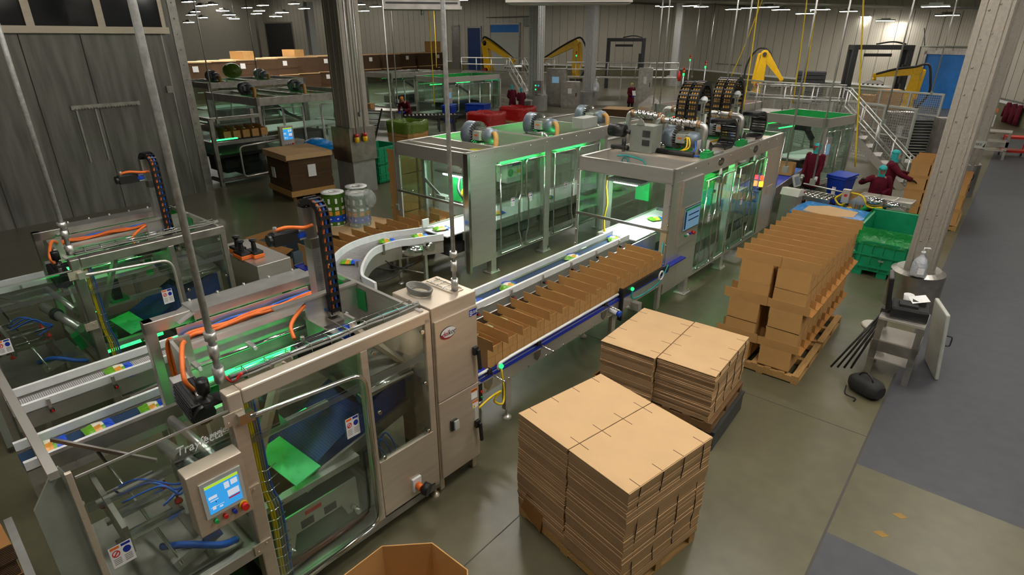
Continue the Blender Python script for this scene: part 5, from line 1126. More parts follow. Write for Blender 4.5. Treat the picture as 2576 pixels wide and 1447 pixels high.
strip(path, .25, .29, -.02, .1, MB(base)).build('outer_rail', M['white'], r); strip(path, -.29, -.25, -.02, .1, MB(base)).build('inner_rail', M['white'], r)
strip(path, -.26, -.245, -.26, -.02, MB(base)).build('inner_side', M['steel'], r); strip(path, .245, .26, -.2, -.02, MB(base)).build('outer_side', M['steel'], r)
MB(base).cyl((-7.95, 6.55, .88), (-7.75, 6.85, .86), .1, 16).cyl((-7.8, 6.98, .9), (-7.65, 7.0, .9), .08, 12).box(-7.82, -7.68, 6.5, 6.62, .86, .94).build('gear_motor', M['chrome'], r)
for k, (x, y) in enumerate(((-8.55, 6.95), (-7.98, 7.1), (-8.25, 5.0), (-7.6, 5.4))):
    b = MB(base); b.box(x - .03, x + .03, y - .03, y + .03, .12, .85); foot(b, x, y, .2, 0, .06); b.build('leg', M['steel'], r)
MB(base).tube([(-8.52, 6.95, .3), (-7.98, 7.1, .3)], .015, 6).build('cross_bar', M['steel'], r)
for k, (p, q, d) in enumerate((((-8.2, 5.6, .78), (-7.8, 6.6, .72), .5), ((-8.1, 6.3, .75), (-7.8, 6.9, .75), .3), ((-8.2, 6.0, .75), (-7.95, 6.8, .6), .2))):
    MB(base).tube(sag(p, q, d * .6), .012, 6).build('black_cable', M['hoseg'], r)
b = MB(base)
for i in (4, 14, 22):
    p = path[i] + Vector((.27, -.1, 0)); b.box(p.x, p.x + .04, p.y - .02, p.y + .02, Z - .08, Z + .1)
b.build('rail_clamps', M['dsteel'], r, kind='stuff')
MB(base).box(-8.3, -8.27, 7.35, 7.5, 1.05, 1.2).build('sensor_card', M['white'], r)
for k, (i, rot, lb) in enumerate(((13, .7, 'snack bag on the bend of the curved mesh belt'), (24, 1.1, 'snack bag halfway along the curved mesh belt'), (31, 1.2, 'snack bag where the curved belt meets the white belt'))):
    p = path[i]; bag(A, (p.x, p.y, Z + .003), rot, lb)
bag(Al, (-8.05, 7.6, .961), 1.3, 'snack bag in the bright light at the mouth of the left loader')

# ------------------------------------------------------------------ pallets and board stacks
def pallet(A, p, w, d, rot, label, m='wood', name='pallet', cat='pallet', h=.13, group=None):
    t = thing(A, name, label, cat, p, rot, group); W, D = w / 2, d / 2
    for i in range(6):
        x = -W + (w - .1) * i / 5; MB().box(x, x + .1, -D, D, h - .02, h).build('deck_board', M[m], t)
    for y in (-D, -.045, D - .09): MB().box(-W, W, y, y + .09, .02, h - .02).build('stringer', M[m], t)
    for x in (-W, -.05, W - .1): MB().box(x, x + .1, -D, D, 0, .02).build('bottom_board', M[m], t)
    return t
def blank_stack(A, name, label, p, w, d, h, rot, n=30, slots=4, jit=.006, over=0, mats=('cardpale', 'layers', 'layersl', 'slot'), group='flat carton blanks'):
    """bundle of flattened cartons: slabs of sheets slightly out of line, cut slots in the top sheet"""
    t = thing(A, name, label, 'cardboard stack', p, rot, group); b = MB(); W, D = w / 2, d / 2; rd = random.Random(sum(map(ord, label)))
    dx = dy = 0
    for i in range(n):
        dx = dx * .8 + rd.uniform(-jit, jit); dy = dy * .8 + rd.uniform(-jit, jit); z0, z1 = h * i / n, h * (i + 1) / n
        b.add([(-W + dx, -D + dy, z0), (W + dx, -D + dy, z0), (W + dx, D + dy, z0), (-W + dx, D + dy, z0), (-W + dx, -D + dy, z1), (W + dx, -D + dy, z1), (W + dx, D + dy, z1), (-W + dx, D + dy, z1)], [(0, 1, 5, 4), (2, 3, 7, 6)], 1)
        k = len(b.v) - 8; b.f += [[k + 1, k + 2, k + 6, k + 5], [k + 3, k, k + 4, k + 7], [k + 4, k + 5, k + 6, k + 7], [k + 3, k + 2, k + 1, k]]; b.mi += [2, 1, 0, 0]; b.sm += [False] * 4
    b.build('sheet_bundle', [M[m] for m in mats[:3]], t)
    s = MB(); s.box(-W - over, W + over, -D - over, D + over, h, h + .006); top = s.build('top_sheet', M[mats[0]], t)
    s = MB()
    for i in range(slots):
        y = -D + d * (.12 + .76 * i / max(1, slots - 1))
        for x0, x1 in ((-W - over, -W + w * .16), (W - w * .16, W + over)): s.box(x0, x1, y - .003, y + .003, h + .0055, h + .0068)
    if slots: s.build('slots', M[mats[3]], top, kind='stuff')
    s = MB()
    for i in range(slots):
        y = -D + d * (.12 + .76 * i / max(1, slots - 1)); s.tube([(W + .006 + jit * math.sin(q * 1.3 + i), y + .006 * math.sin(q * 2.1), h * q / 10) for q in range(1, 11)], .005, 4, smooth=False)
    if slots: s.build('slot_line', M[mats[3]], t, kind='stuff')
    return t
c, s_ = math.cos(math.radians(-11)), math.sin(math.radians(-11))
def at1(u, v): return (-2.15 + u * c - v * s_, 4.0 + u * s_ + v * c)
pallet(SITE, (-2.15, 4.0, 0), 1.36, 1.12, math.radians(-11), 'wooden pallet under the nearest stack of flat cartons')
for u, nm in ((-.345, 'left half of the nearest pallet of flat carton blanks'), (.345, 'right half of the nearest pallet of flat carton blanks')):
    x, y = at1(u, 0); blank_stack(SITE, 'carton_blank_stack', nm, (x, y, .13), .68, 1.14, 1.12, math.radians(-11), 44)
b = MB(); b.add([(-.12, 0, .16), (.18, 0, .05), (.2, .02, .3), (-.05, .02, .4), (-.12, .01, .16), (.18, .01, .05), (.2, .03, .3), (-.05, .03, .4)], [(0, 1, 2, 3), (7, 6, 5, 4), (0, 4, 5, 1), (1, 5, 6, 2), (2, 6, 7, 3), (3, 7, 4, 0)])
x, y = at1(-.5, -.585); single(SITE, b, 'torn_board', M['carddark'], 'torn strip of brown board hanging from the nearest pallet', 'cardboard', (x, y, -.02), math.radians(-11))
rr = math.radians(2.5); bx_, by_ = -2.6, 6.29
t = thing(SITE, 'plastic_pallet', 'black plastic base under the second stack of flat cartons', 'pallet', (bx_ + .1, by_ + .05, 0), rr)
for x in (-.62, 0, .62):
    MB().box(x - .07, x + .07, -.55, .55, .0, .24).build('runner', M['charcoal'], t)
MB().box(-.7, .7, -.56, .56, .24, .28).build('deck', M['charcoal'], t)
pallet(SITE, (bx_ + .06, by_ + .02, .281), 1.4, 1.14, rr, 'wooden pallet raised on black plastic under the second stack of flat cartons', 'wooddark')
for u, hh, nm in ((-.36, .635, 'left half of the second pallet of flat cartons, top sheet overhanging'), (.36, .62, 'right half of the second pallet of flat cartons, beside the carton wall')):
    blank_stack(SITE, 'carton_blank_stack', nm, (bx_ + u * math.cos(rr), by_ + u * math.sin(rr) + (.0 if u < 0 else .06), .412), .71, 1.2, hh, rr, 30, over=.012 if u < 0 else 0)
MB_ = MB((-3.35, 5.72, .3)); MB_.box(-3.38, -3.36, 5.68, 5.9, .3, .52).box(-3.38, -3.2, 5.66, 5.68, .3, .5)
single(SITE, MB_, 'corner_board', M['carddark'], 'brown corner board standing at the left of the second flat carton pallet', 'cardboard', (-3.35, 5.72, .3))
# octagonal bulk box at the bottom edge
oc = (-2.41, 1.67, 0); t = thing(SITE, 'octagonal_bulk_box', 'open octagonal cardboard bulk box at the bottom edge', 'bulk box', oc)
R = .5; P = [(R * math.cos(PI / 8 + i * PI / 4), R * math.sin(PI / 8 + i * PI / 4)) for i in range(8)]
for i in range(8):
    (ax, ay), (bx2, by2) = P[i], P[(i + 1) % 8]
    b = MB(); k = .982; b.add([(ax, ay, 0), (bx2, by2, 0), (bx2, by2, 1), (ax, ay, 1), (ax * k, ay * k, 0), (bx2 * k, by2 * k, 0), (bx2 * k, by2 * k, 1), (ax * k, ay * k, 1)], [(0, 1, 2, 3), (5, 4, 7, 6), (3, 2, 6, 7), (0, 4, 5, 1), (1, 5, 6, 2), (4, 0, 3, 7)])
    b.build('side_panel', M['card'], t)
MB().prism(P, .0, .01, 'z').build('bottom_panel', M['card'], t)
# brown slotted stacks at the left edge (pallets of dark blanks)
Am = Area('m1')
for k, (x, y, z, w, d, h, lb) in enumerate(((-5.2, -.68, 0, 1.9, 1.0, 1.5, 'dark brown stack of flat board at the lower left edge, nearest machine end'), (-7.0, -.72, 0, 1.2, 1.0, 1.6, 'dark brown stack of flat board at the far left edge'))):
    blank_stack(Am, 'carton_blank_stack', lb, (x, y, z), w, d, h, .05, 12, 0, .012, mats=('carddark', 'layersd', 'layersd', 'slot'), group='dark board stacks by the machine end')
b = MB((-4.7, -.1, .9)); b.box(-5.4, -4.0, -.13, -.07, .86, .94, 0); b.box(-4.5, -4.42, -.16, -.06, .9, .98, 1); b.box(-4.48, -4.45, -.165, -.16, .93, .96, 2); b.box(-4.72, -4.64, -.12, -.08, .0, .86, 0)
single(Am, b, 'sensor_rail', [M['alu'], M['black'], M['gglow2']], 'short aluminium rail with a green-lit sensor at the lower left corner', 'sensor rail', (-4.7, -.1, .9))
# ---- the wall of open cartons on two pallets
A = Area('carts')
for k, y in enumerate((8.62, 9.95)):
    pallet(A, (-2.2, y, 0), 1.15, 1.25, 0, ['wooden pallet under the front end of the carton wall', 'wooden pallet under the far end of the carton wall'][k])
for lev in range(5):
    z = 1.34 - .301 * lev + .001
    for row in range(10):
        for col in (0, 1):
            if lev and col == 0 and row > 1: continue
            x = (-2.53, -1.99)[col] + (-.09 if lev > 1 and col == 0 else 0) - (.04 * (lev > 3)); y = 8.16 + .284 * row
            pr = (CB, CC, CD if col else CB, CC, CD if col else CB)[lev]
            pos = 'left column' if col == 0 else 'right column'
            nm = ['top', 'second', 'third', 'fourth', 'lowest'][lev]
            carton(pr, A, (x, y, z + .0), '%s carton of the %s, %s layer, %s' % ('open' if lev in (0, 2, 4) else 'closed', 'carton wall', nm, pos + (', at its near end' if row == 0 else ', %s row from the near end' % ORD[row])), 'cartons in the carton wall', random.uniform(-.018, .018)).location.y += .011 * col
# ---- green bulk bin in stretch film
A = Area('gbin'); bs = (-1.45, 13.9, 0); t = thing(A, 'bulk_bin', 'green plastic bulk bin wrapped in green stretch film', 'bin', bs)
w, d = .62, .62
b = MB()
b.box(-w, w, -d, -d + .05, .15, .75); b.box(-w, w, d - .05, d, .15, 1.15); b.box(-w, -w + .05, -d, d, .15, 1.1); b.box(w - .05, w, -d, d, .15, 1.1); b.box(-w, w, -d, d, .12, .16); b.build('bin_wall', M['gcrate'], t)
b = MB()
for i in range(6): b.box(-w + .1 + i * .21, -w + .13 + i * .21, -d - .025, -d, .15, .78); b.box(w, w + .025, -d + .1 + i * .21, -d + .13 + i * .21, .15, 1.0); b.box(-w - .025, -w, -d + .1 + i * .21, -d + .13 + i * .21, .15, 1.0)
for z in (.2, .45, .72): b.box(-w - .02, w + .02, -d - .03, -d, z, z + .04); b.box(w, w + .03, -d, d, z, z + .04); b.box(-w - .03, -w, -d, d, z, z + .04)
b.build('bin_ribs', M['gcrate'], t)
for x, y in ((-.5, -.5), (.5, -.5), (-.5, .5), (.5, .5), (0, -.5)): MB().box(x - .1, x + .1, y - .1, y + .1, 0, .12).build('foot_block', M['gcrate'], t)
MB().box(-.12, -.02, -d - .031, -d - .029, .36, .4).build('latch', M['greypaint'], t)
b = MB(); rings = []
for z, e in ((.68, .035), (.78, .05), (.9, .02), (1.05, .045), (1.16, .03)):
    pts = []
    for i in range(32):
        a = i / 32 * 4; k = int(a); f = a - k; cs = [(-w, -d), (w, -d), (w, d), (-w, d)]; p0, p1 = cs[k], cs[(k + 1) % 4]
        X_, Y_ = p0[0] + (p1[0] - p0[0]) * f, p0[1] + (p1[1] - p0[1]) * f; g = 1 + e + .012 * math.sin(i * 2.7 + z * 30); dz = -.25 * max(0, -Y_ / d - .2) * (z > .85) * .6
        pts.append(Vector((X_ * g, Y_ * g, z + dz)))
    rings.append(pts + [])
b.loft(rings, 0, False); b.build('stretch_film', M['gwrap'], t)
# ---- things at the big column: work stand, case, bottle, board, bag
A = Area('cart')
def stand(A, p, label, w=.62, d=.55, h=.95, name='work_stand', rot=0):
    t = thing(A, name, label, 'stand', p, rot)
    MB().box(-w / 2, w / 2, -d / 2, d / 2, h - .04, h).build('top_tray', M['steel'], t, .004)
    for x in (-w / 2, w / 2 - .09):
        for y in (-d / 2, d / 2 - .04): MB().box(x, x + .09, y, y + .04, 0, h - .04).build('leg', M['dsteel'], t)
    MB().box(-w / 2, w / 2, -d / 2, d / 2, h * .62, h * .64).build('middle_shelf', M['steel'], t); MB().box(-w / 2, w / 2, -d / 2, d / 2, h * .3, h * .32).build('lower_shelf', M['steel'], t)
    MB().box(-w / 2, w / 2, -d / 2, -d / 2 + .02, h * .45, h * .62).build('front_rail', M['dsteel'], t)
    return t
stand(A, (-.58, 9.25, 0), 'stainless work stand carrying the open black case beside the big column')
t = thing(A, 'equipment_case', 'open black equipment case with printed sheet on the work stand', 'case', (-.55, 9.25, .951), .15)
MB().box(-.25, .25, -.2, .2, 0, .16).build('case_base', M['black'], t, .02)
MB().box(-.23, .23, -.18, .18, .16, .165).box(-.15, .1, -.12, .05, .165, .2).box(.02, .2, .02, .14, .165, .23).build('foam_and_tool', M['rubber'], t)
b = MB(); b.obox((-.32, 0, .34), (.07, .4, .48), (0, -.12, 0)); b.build('case_lid', M['black'], t, .02)
MB().obox((.1, .1, .24), (.24, .2, .004), (.1, -.2, .3)).build('printed_sheet', M['paper'], t)
b = MB((-.62, 9.62, .951)); b.lathe([(.0001, 0), (.05, 0), (.075, .2), (.072, .2), (.048, .01)], (-.62, 9.58, .951), 16); single(A, b, 'paper_cup', M['paper'], 'white paper cup behind the open black case', 'cup', (-.62, 9.62, .951))
t = thing(A, 'folding_board', 'light grey panel door leaning beside the work stand at the big column', 'board', (-.1, 9.75, 0), 0)
b = MB(); b.obox((0, 0, .52), (.06, .66, 1.04), (0, -.12, .35)); b.build('panel', M['lightgrey'], t, .02)
b = MB(); b.tube(rpath([(.14, .22, .35), (.2, .24, .35), (.2, .25, .5), (.12, .24, .5)], .03), .012, 6); b.build('handle', M['charcoal'], t)
t = thing(A, 'duffel_bag', 'black soft bag lying on the floor in front of the work stand', 'bag', (-.75, 8.4, 0), -.5)
b = MB(); rings = []
for i in range(9):
    u = -.24 + .06 * i; e = (1 - abs(u / .27) ** 4) ** .5
    rings.append([Vector((u, .15 * e * math.copysign(abs(math.cos(a)) ** .7, math.cos(a)), .13 + .13 * e * math.copysign(abs(math.sin(a)) ** .7, math.sin(a)) * (1 + .05 * math.sin(7 * u + a)))) for a in [j * PI / 8 for j in range(16)]])
b.loft(rings); b.build('bag_body', M['rubber'], t)
MB().tube(arc((0, -.05, .22), .12, .2, PI - .2, 8), .012, 6).build('carry_strap', M['black'], t); MB().tube(spline([(-.2, -.15, .06), (-.1, -.26, .01), (.05, -.24, .012), (.1, -.32, .012)]), .01, 6).build('loose_strap', M['black'], t)
t = thing(A, 'tripod', 'folded black tripod legs leaning between carton wall and work stand', 'tripod', (-1.05, 9.1, 0), 0)
for k in range(4): MB().tube([(-.3 + .09 * k, -.25 + .05 * k, .02), (.18 + .02 * k, .12, .95)], .017, 6).build('leg', M['charcoal'], t)
MB().box(.14, .28, .08, .18, .93, 1.0).build('head', M['charcoal'], t)
t = thing(A, 'folding_stool', 'wire-legged stool with white seat standing behind the black tripod', 'stool', (-1.0, 9.75, 0), .3)
MB().lathe([(.0001, .44), (.18, .44), (.19, .47), (.17, .49), (.0001, .49)], (0, 0, 0), 18).build('seat', M['offwhite'], t)
for k in range(4): a = k * PI / 2; MB().tube([(.1 * math.cos(a), .1 * math.sin(a), .44), (.2 * math.cos(a), .2 * math.sin(a), 0)], .011, 6).build('leg', M['chrome'], t)
def bottle(A, p, label, s=1.0):
    t = thing(A, 'spray_bottle', label, 'bottle', p, .4, 'sanitiser bottles on column bases')
    MB().lathe([(.0001, 0), (.11 * s, 0), (.12 * s, .03 * s), (.12 * s, .2 * s), (.09 * s, .3 * s), (.035 * s, .36 * s), (.03 * s, .4 * s)], (0, 0, 0), 18).build('bottle_body', wrap('milky_bottle', (.9, .92, .95), (.62, .66, .72), .65), t)
    MB().cyl((0, 0, .4 * s), (0, 0, .44 * s), .035 * s, 10).tube([(0, 0, .44 * s), (0, 0, .5 * s), (.08 * s, 0, .5 * s), (.1 * s, 0, .47 * s)], .014 * s, 6).build('pump', M['white'], t)
    MB().box(-.05 * s, .05 * s, -.125 * s, -.121 * s, .06 * s, .17 * s).build('label', M['paper'], t)
    return t
Ab = Area('bigcol'); Ab2 = Area('col2')
bottle(Ab, (-.6, 11.74, .78), 'large milky sanitiser bottle on the base of the big seamed column', 1.05)
b = MB((-.6, 11.84, .76)); b.box(-.75, -.45, 11.64, 11.92, .775, .78); single(Ab, b, 'bottle_shelf', M['steel'], 'small steel shelf holding the large sanitiser bottle', 'shelf', (-.6, 11.84, .775))
t = thing(Ab2, 'fire_extinguisher', 'red fire extinguisher with black horn on the second column base', 'fire extinguisher', (-.2, 22.84, .3), 0)
MB().lathe([(.0001, 0), (.09, 0), (.1, .03), (.1, .42), (.05, .52), (.03, .55)], (0, 0, 0), 16).build('cylinder', M['red'], t); MB().cyl((0, 0, .55), (0, 0, .62), .025, 8).tube(spline([(0, 0, .6), (.15, -.05, .66), (.22, -.05, .5), (.16, -.06, .3)]), .016, 6).cyl((.16, -.06, .3), (.17, -.07, .0), .03, 8, 0, .055).build('hose_and_horn', M['black'], t); MB().box(-.05, .05, -.105, -.1, .16, .3).build('label', M['paper'], t)
t = thing(Ab2, 'fire_sign', 'small grey sign reading FIRE on the second column', 'sign', (-.1, 22.98, 1.75), 0)
MB().box(-.17, .17, -.03, 0, 0, .26).build('plate', M['lightgrey'], t); lettering('FIRE', .12, M['black'], t, (-.03, -.032, .13), RY); MB().prism([(.09, .05), (.15, .05), (.15, .2)], -.033, -.03, 'y').build('arrow', M['black'], t); MB().box(-.05, .05, -.02, .0, -.9, 0).build('bracket', M['dsteel'], t)
# ---- rolls of printed film on their pallet, grey carton, left carton column
A = Area('rolls')
pallet(A, (-11.7, 8.25, .0), 1.1, 1.4, .1, 'pale pallet under the printed film rolls', 'wood', h=.16)
b = MB((-11.7, 8.2, .16)); b.obox((-11.68, 8.2, .175), (1.45, 1.6, .02), (0, 0, .25)); single(A, b, 'cardboard_sheet', M['cardpale'], 'flat cardboard sheet under the printed film rolls', 'cardboard', (-11.7, 8.2, .163))
def roll(p, wrapped, label):
    t = thing(A, 'film_roll', label, 'film roll', p, 0, 'printed film rolls'); R = .27
    MB().lathe([(.075, 0), (R, 0), (R, .02)], (0, 0, 0), 36).build('lower_edge', M['white'], t)
    MB().lathe([(R, .02), (R, .12)], (0, 0, 0), 36).build('green_band', M['rollgreen'], t); MB().lathe([(R, .12), (R, .26)], (0, 0, 0), 36).build('blue_band', M['bagblue'], t); MB().lathe([(R, .26), (R, .78)], (0, 0, 0), 36).build('green_print', M['rollgreen'], t)
    MB().lathe([(R, .78), (R, .8), (.075, .8), (.075, 0)], (0, 0, 0), 36).build('white_edge', M['white'], t)
    MB().lathe([(.076, .801), (.09, .802), (.076, .803), (.074, .5)], (0, 0, 0), 20).build('core', M['card'], t)
    for k in range(8):
        a = -PI / 2 + (k - 2) * .62; u = Vector((math.cos(a), math.sin(a), 0)); n = (0, 0, a)
        MB().obox(u * (R + .001) + Vector((0, 0, .44)), (.004, .09, .07), n, 0).obox(u * (R + .001) + Vector((0, 0, .33)), (.004, .1, .1), n, 1).obox(u * (R + .001) + Vector((0, 0, .62)), (.004, .05, .12), n, 0).obox(u * (R + .001) + Vector((0, 0, .07)), (.004, .05, .05), n, 0).obox(u * (R + .001) + Vector((0, 0, .19)), (.004, .04, .03), n, 0).build('printed_panel', [M['paper'], M['bagorange']], t)
    if wrapped:
        rings = []
        for z, g in ((.0, 1.02), (.2, 1.05), (.35, 1.03), (.5, 1.06), (.7, 1.04), (.84, 1.05), (.86, .6)):
            rings.append([Vector((R * g * math.cos(a) * (1 + .02 * math.sin(5 * a + z * 9)), R * g * math.sin(a) * (1 + .02 * math.sin(7 * a + z * 5)), z)) for a in [j * PI / 14 for j in range(28)]])
        MB().loft(rings, 0, False).ball((.3, .12, .68), .22, 14, 0, (.9, .7, 1)).build('clear_bag', M['cwrap'], t)
    return t
roll((-12.0, 8.0, .187), False, 'green and blue printed film roll, front left of three'); roll((-11.46, 8.32, .187), True, 'printed film roll in a crumpled clear bag'); roll((-12.05, 8.72, .187), False, 'printed film roll at the back of the three, mostly hidden')
t = thing(A, 'pallet_truck_head', 'yellow wedge of a pallet truck at the edge of the film roll pallet', 'pallet truck', (-11.35, 7.3, 0), .1)
MB().box(-.2, .2, -.06, .06, .02, .14).box(-.2, -.1, -.1, -.06, .04, .12).build('fork_body', M['yellow'], t, .01)
A = Area('lcart')
t = thing(A, 'grey_carton', 'grey printed carton with one brown flap open on the floor behind the gantry post', 'carton', (-11.0, 6.15, 0), .15)
b = MB(); w, d, h = .62, .4, .5
b.box(-w, w, -d, -d + .01, 0, h); b.box(-w, w, d - .01, d, 0, h); b.box(-w, -w + .01, -d, d, 0, h); b.box(w - .01, w, -d, d, 0, h); b.box(-w, w, -d, d, 0, .01); b.build('body', mat('blue_grey_print', hexc('#4a545c'), .6, 0, .15, 3), t)
MB().obox((-w - .1, 0, h + .02), (.24, 2 * d, .008), (0, .2, 0)).build('flap', M['carddark'], t); MB().obox((0, -d - .08, h + .03), (2 * w, .2, .008), (.3, 0, 0)).build('flap', M['carddark'], t); MB().box(w - .3, w - .05, -d - .012, -d - .0, .12, .36).build('brown_label', M['card'], t)
MB().obox((-w + .1, .1, h + .05), (.2, .14, .02), (0, .1, .3)).build('grey_tray', M['greypaint'], t)
A = Area('lstk')
for lev in range(4):
    carton(CS, A, (-10.75, 9.05, .12 + .43 * lev), 'square-cut brown carton in the column left of the left loader, %s' % ['lowest', 'second from the floor', 'third from the floor', 'topmost'][lev], 'carton column beside the left loader')
    MB()
for lev in range(4):
    carton(CS, A, (-10.75, 9.56, .12 + .43 * lev), 'brown carton in the hidden rear column left of the left loader, %s' % ['lowest', 'second from the floor', 'third from the floor', 'topmost'][lev], 'carton column beside the left loader')
pallet(A, (-10.75, 9.3, 0), 1.0, 1.1, 0, 'pallet under the carton column left of the left loader', h=.12)

# ------------------------------------------------------------------ people in maroon coats
def person(A, p, rot, label, h=1.75, net='teal', skin='skin', glove='white', lean=0, hands=((.2, .22, .95), (.2, -.22, .95)), stride=.06, turn=0, band=None, puffy=False, hood=True):
    """faces +x; hands = positions of left and right hand before the lean is applied"""
    k = h / 1.75; t = thing(A, 'person', label, 'person', p, rot, 'people in maroon coats')
    ca, sa = math.cos(lean), math.sin(lean)
    def U(v):
        v = Vector(v); z = v.z - .95
        if z > 0: w = min(1, z / .25); a = lean * w; v = Vector((v.x * math.cos(a) + z * math.sin(a), v.y, .95 + z * math.cos(a) - v.x * math.sin(a)))
        return v * k
    sh = [U((0, .19, 1.42)), U((0, -.19, 1.42))]; hd = [Vector(q) * k for q in hands]; el = []
    for s_, q in zip(sh, hd):
        d = q - s_; L = .58 * k
        if d.length > L * .99: q = s_ + d.normalized() * L * .99; d = q - s_
        bend = math.sqrt(max(0, (L / 2) ** 2 - (d.length / 2) ** 2)); side = 1 if s_.y > 0 else -1
        n = Vector((-.55, side * .55, -.6)); n = (n - d.normalized() * n.dot(d.normalized())).normalized(); el.append(s_ + d / 2 + n * bend)
    hd = [s_ + (q - s_) * min(1, .575 * k / max(.01, (q - s_).length)) for s_, q in zip(sh, hd)]
    knee = [Vector((stride * .6, .1, .5)) * k, Vector((-stride * .2, -.1, .5)) * k]; ank = [Vector((stride, .11, .09)) * k, Vector((-stride, -.11, .09)) * k]
    # one continuous body grown from a jointed skeleton
    pts = [(Vector((0, 0, .95)) * k, .13), (U((0, 0, 1.2)), .125), (U((0, 0, 1.4)), .12), (U((.01, 0, 1.5)), .055), (U((.02, 0, 1.58)), .075), (U((.015, 0, 1.68)), .088), (U((.0, 0, 1.74)), .05)]
    ed = [(0, 1), (1, 2), (2, 3), (3, 4), (4, 5), (5, 6)]
    for i in (0, 1):
        b0 = len(pts); pts += [(Vector((0, (.1, -.1)[i], .9)) * k, .095), (knee[i], .06), (ank[i], .04), (ank[i] + Vector((.14, 0, -.05)) * k, .035)]; ed += [(0, b0), (b0, b0 + 1), (b0 + 1, b0 + 2), (b0 + 2, b0 + 3)]
        b0 = len(pts); pts += [(sh[i], .06), (el[i], .042), (hd[i], .03)]; ed += [(2, b0), (b0, b0 + 1), (b0 + 1, b0 + 2)]
    bm = bmesh.new(); lay = bm.verts.layers.skin.verify(); vs = [bm.verts.new(q) for q, r_ in pts]
    for e in ed: bm.edges.new((vs[e[0]], vs[e[1]]))
    for v, (q, r_) in zip(vs, pts): v[lay].radius = (r_ * k, r_ * k)
    vs[0][lay].use_root = True
    me = bpy.data.meshes.new('body'); bm.to_mesh(me); bm.free(); me.materials.append(M[skin]); bo = bpy.data.objects.new('body', me); COL.objects.link(bo); bo.parent = t
    bo.modifiers.new('skin', 'SKIN').use_smooth_shade = True; sb = bo.modifiers.new('subdivision', 'SUBSURF'); sb.levels = sb.render_levels = 1
    # coat with hem, sleeves and collar
    def ring(c, rx, ry, n=18, wav=0): return [U((c[0] + rx * math.cos(a) + wav * math.sin(6 * a), c[1] + ry * math.sin(a), c[2])) for a in [j * 2 * PI / n for j in range(n)]]
    b = MB(); b.loft([ring((.0, 0, .52), .2, .25, wav=.012), ring((0, 0, .75), .185, .23, wav=.006), ring((0, 0, .97), .165, .205), ring((0, 0, 1.15), .16, .2), ring((0, 0, 1.32), .155, .215), ring((0, 0, 1.43), .115, .2), ring((.0, 0, 1.48), .08, .1), ring((.01, 0, 1.52), .075, .08)])
    for i in (0, 1):
        m_ = (el[i] + hd[i]) / 2; b.tube(spline([sh[i] * .98 + Vector((0, 0, .02)) * k, (sh[i] + el[i]) / 2, el[i], m_, hd[i]], 3), [.085 * k] * 3 + [.072 * k] * 3 + [.064 * k] * 3 + [.054 * k] * 4, 12)
        b.ball(sh[i], .088 * k, 12)
    b.build('coat', M['maroon'], t)
    b = MB(); b.tube([U((.163, 0, z)) for z in (1.0, 1.1, 1.2, 1.3)], .006, 5); b.build('coat_front_seam', M['rubber'], t)
    b = MB()
    for i in (0, 1): b.tube([Vector((0, (.1, -.1)[i], .85)) * k, knee[i], ank[i]], [.1 * k, .085 * k, .07 * k], 12)
    b.build('trousers', M['denim'], t)
    for i in (0, 1):
        a = ank[i]; MB().loft([[a + Vector((x * k + .0, y * k, -.085 * k + z * k)) for x, y in [(.045 * math.cos(q) + dx, w * math.sin(q)) for q in [j * PI / 6 for j in range(12)]]] for z, dx, w in ((0, .05, .06), (.05, .04, .055), (.12, -.01, .05))]).ball(a + Vector((.11, 0, -.05)) * k, .055 * k, 10, 0, (1.3, .9, .7)).build('boot', M['black'], t)
    # hands: palm, four fingers and a thumb
    for i in (0, 1):
        d = (hd[i] - el[i]).normalized(); s_ = Vector((0, 0, 1)).cross(d); s_ = s_.normalized() if s_.length > .1 else Vector((0, 1, 0)); n = d.cross(s_); o = hd[i]; b = MB()
        b.loft([[o + d * u * k + (s_ * w * math.cos(q) + n * th * math.sin(q)) * k for q in [j * PI / 5 for j in range(10)]] for u, w, th in ((-.01, .026, .022), (.03, .04, .02), (.085, .043, .016))])
        for f in range(4):
            q = o + d * .085 * k + s_ * (-.03 + .02 * f) * k; L = (.065, .08, .075, .058)[f] * k; b.tube([q, q + d * L * .5 - n * .01 * k, q + d * L * .85 - n * .035 * k], [.0105 * k, .0095 * k, .008 * k], 7)
        sd = 1 if i == 0 else -1
        q = o + d * .02 * k - s_ * .038 * k * sd; b.tube([q, q + d * .035 * k - s_ * .025 * k * sd, q + d * .07 * k - s_ * .028 * k * sd], [.013 * k, .011 * k, .009 * k], 7)
        b.build('hand', M[glove], t)
    # face and hair net
    tc, ts = math.cos(turn), math.sin(turn); hc = Vector((.015, 0, 1.66))
    def Hd(x, y, z): return U(hc + Vector((x * tc - y * ts, x * ts + y * tc, z)))
    hg = MB()
    hr = [[Hd(rx * math.cos(a) + ox, ry * math.sin(a), z) for a in [j * PI / 8 for j in range(16)]] for z, rx, ry, ox in ((-.125, .05, .045, .02), (-.1, .075, .062, .015), (-.05, .09, .073, .01), (0, .097, .078, .0), (.05, .095, .077, -.004), (.09, .075, .062, -.008), (.115, .03, .028, -.01))]
    hg.loft(hr); hg.ball(Hd(.1, 0, -.03), .017 * k, 8, 0, (1.1, .8, 1.3)); hg.ball(Hd(0, .08, -.01), .022 * k, 8, 0, (.6, .4, 1.2)); hg.ball(Hd(0, -.08, -.01), .022 * k, 8, 0, (.6, .4, 1.2)); hg.build('face', M[skin], bo)
    e = MB()
    for y in (.033, -.033): e.ball(Hd(.087, y, .008), .012 * k, 8, 0, (.5, 1.2, .7))
    e.build('eyes', M['black'], bo)
    MB().ball(Hd(.088, 0, -.068), .02 * k, 8, 0, (.4, 1.2, .35)).build('mouth', M['logored'], bo)
    g = MB()
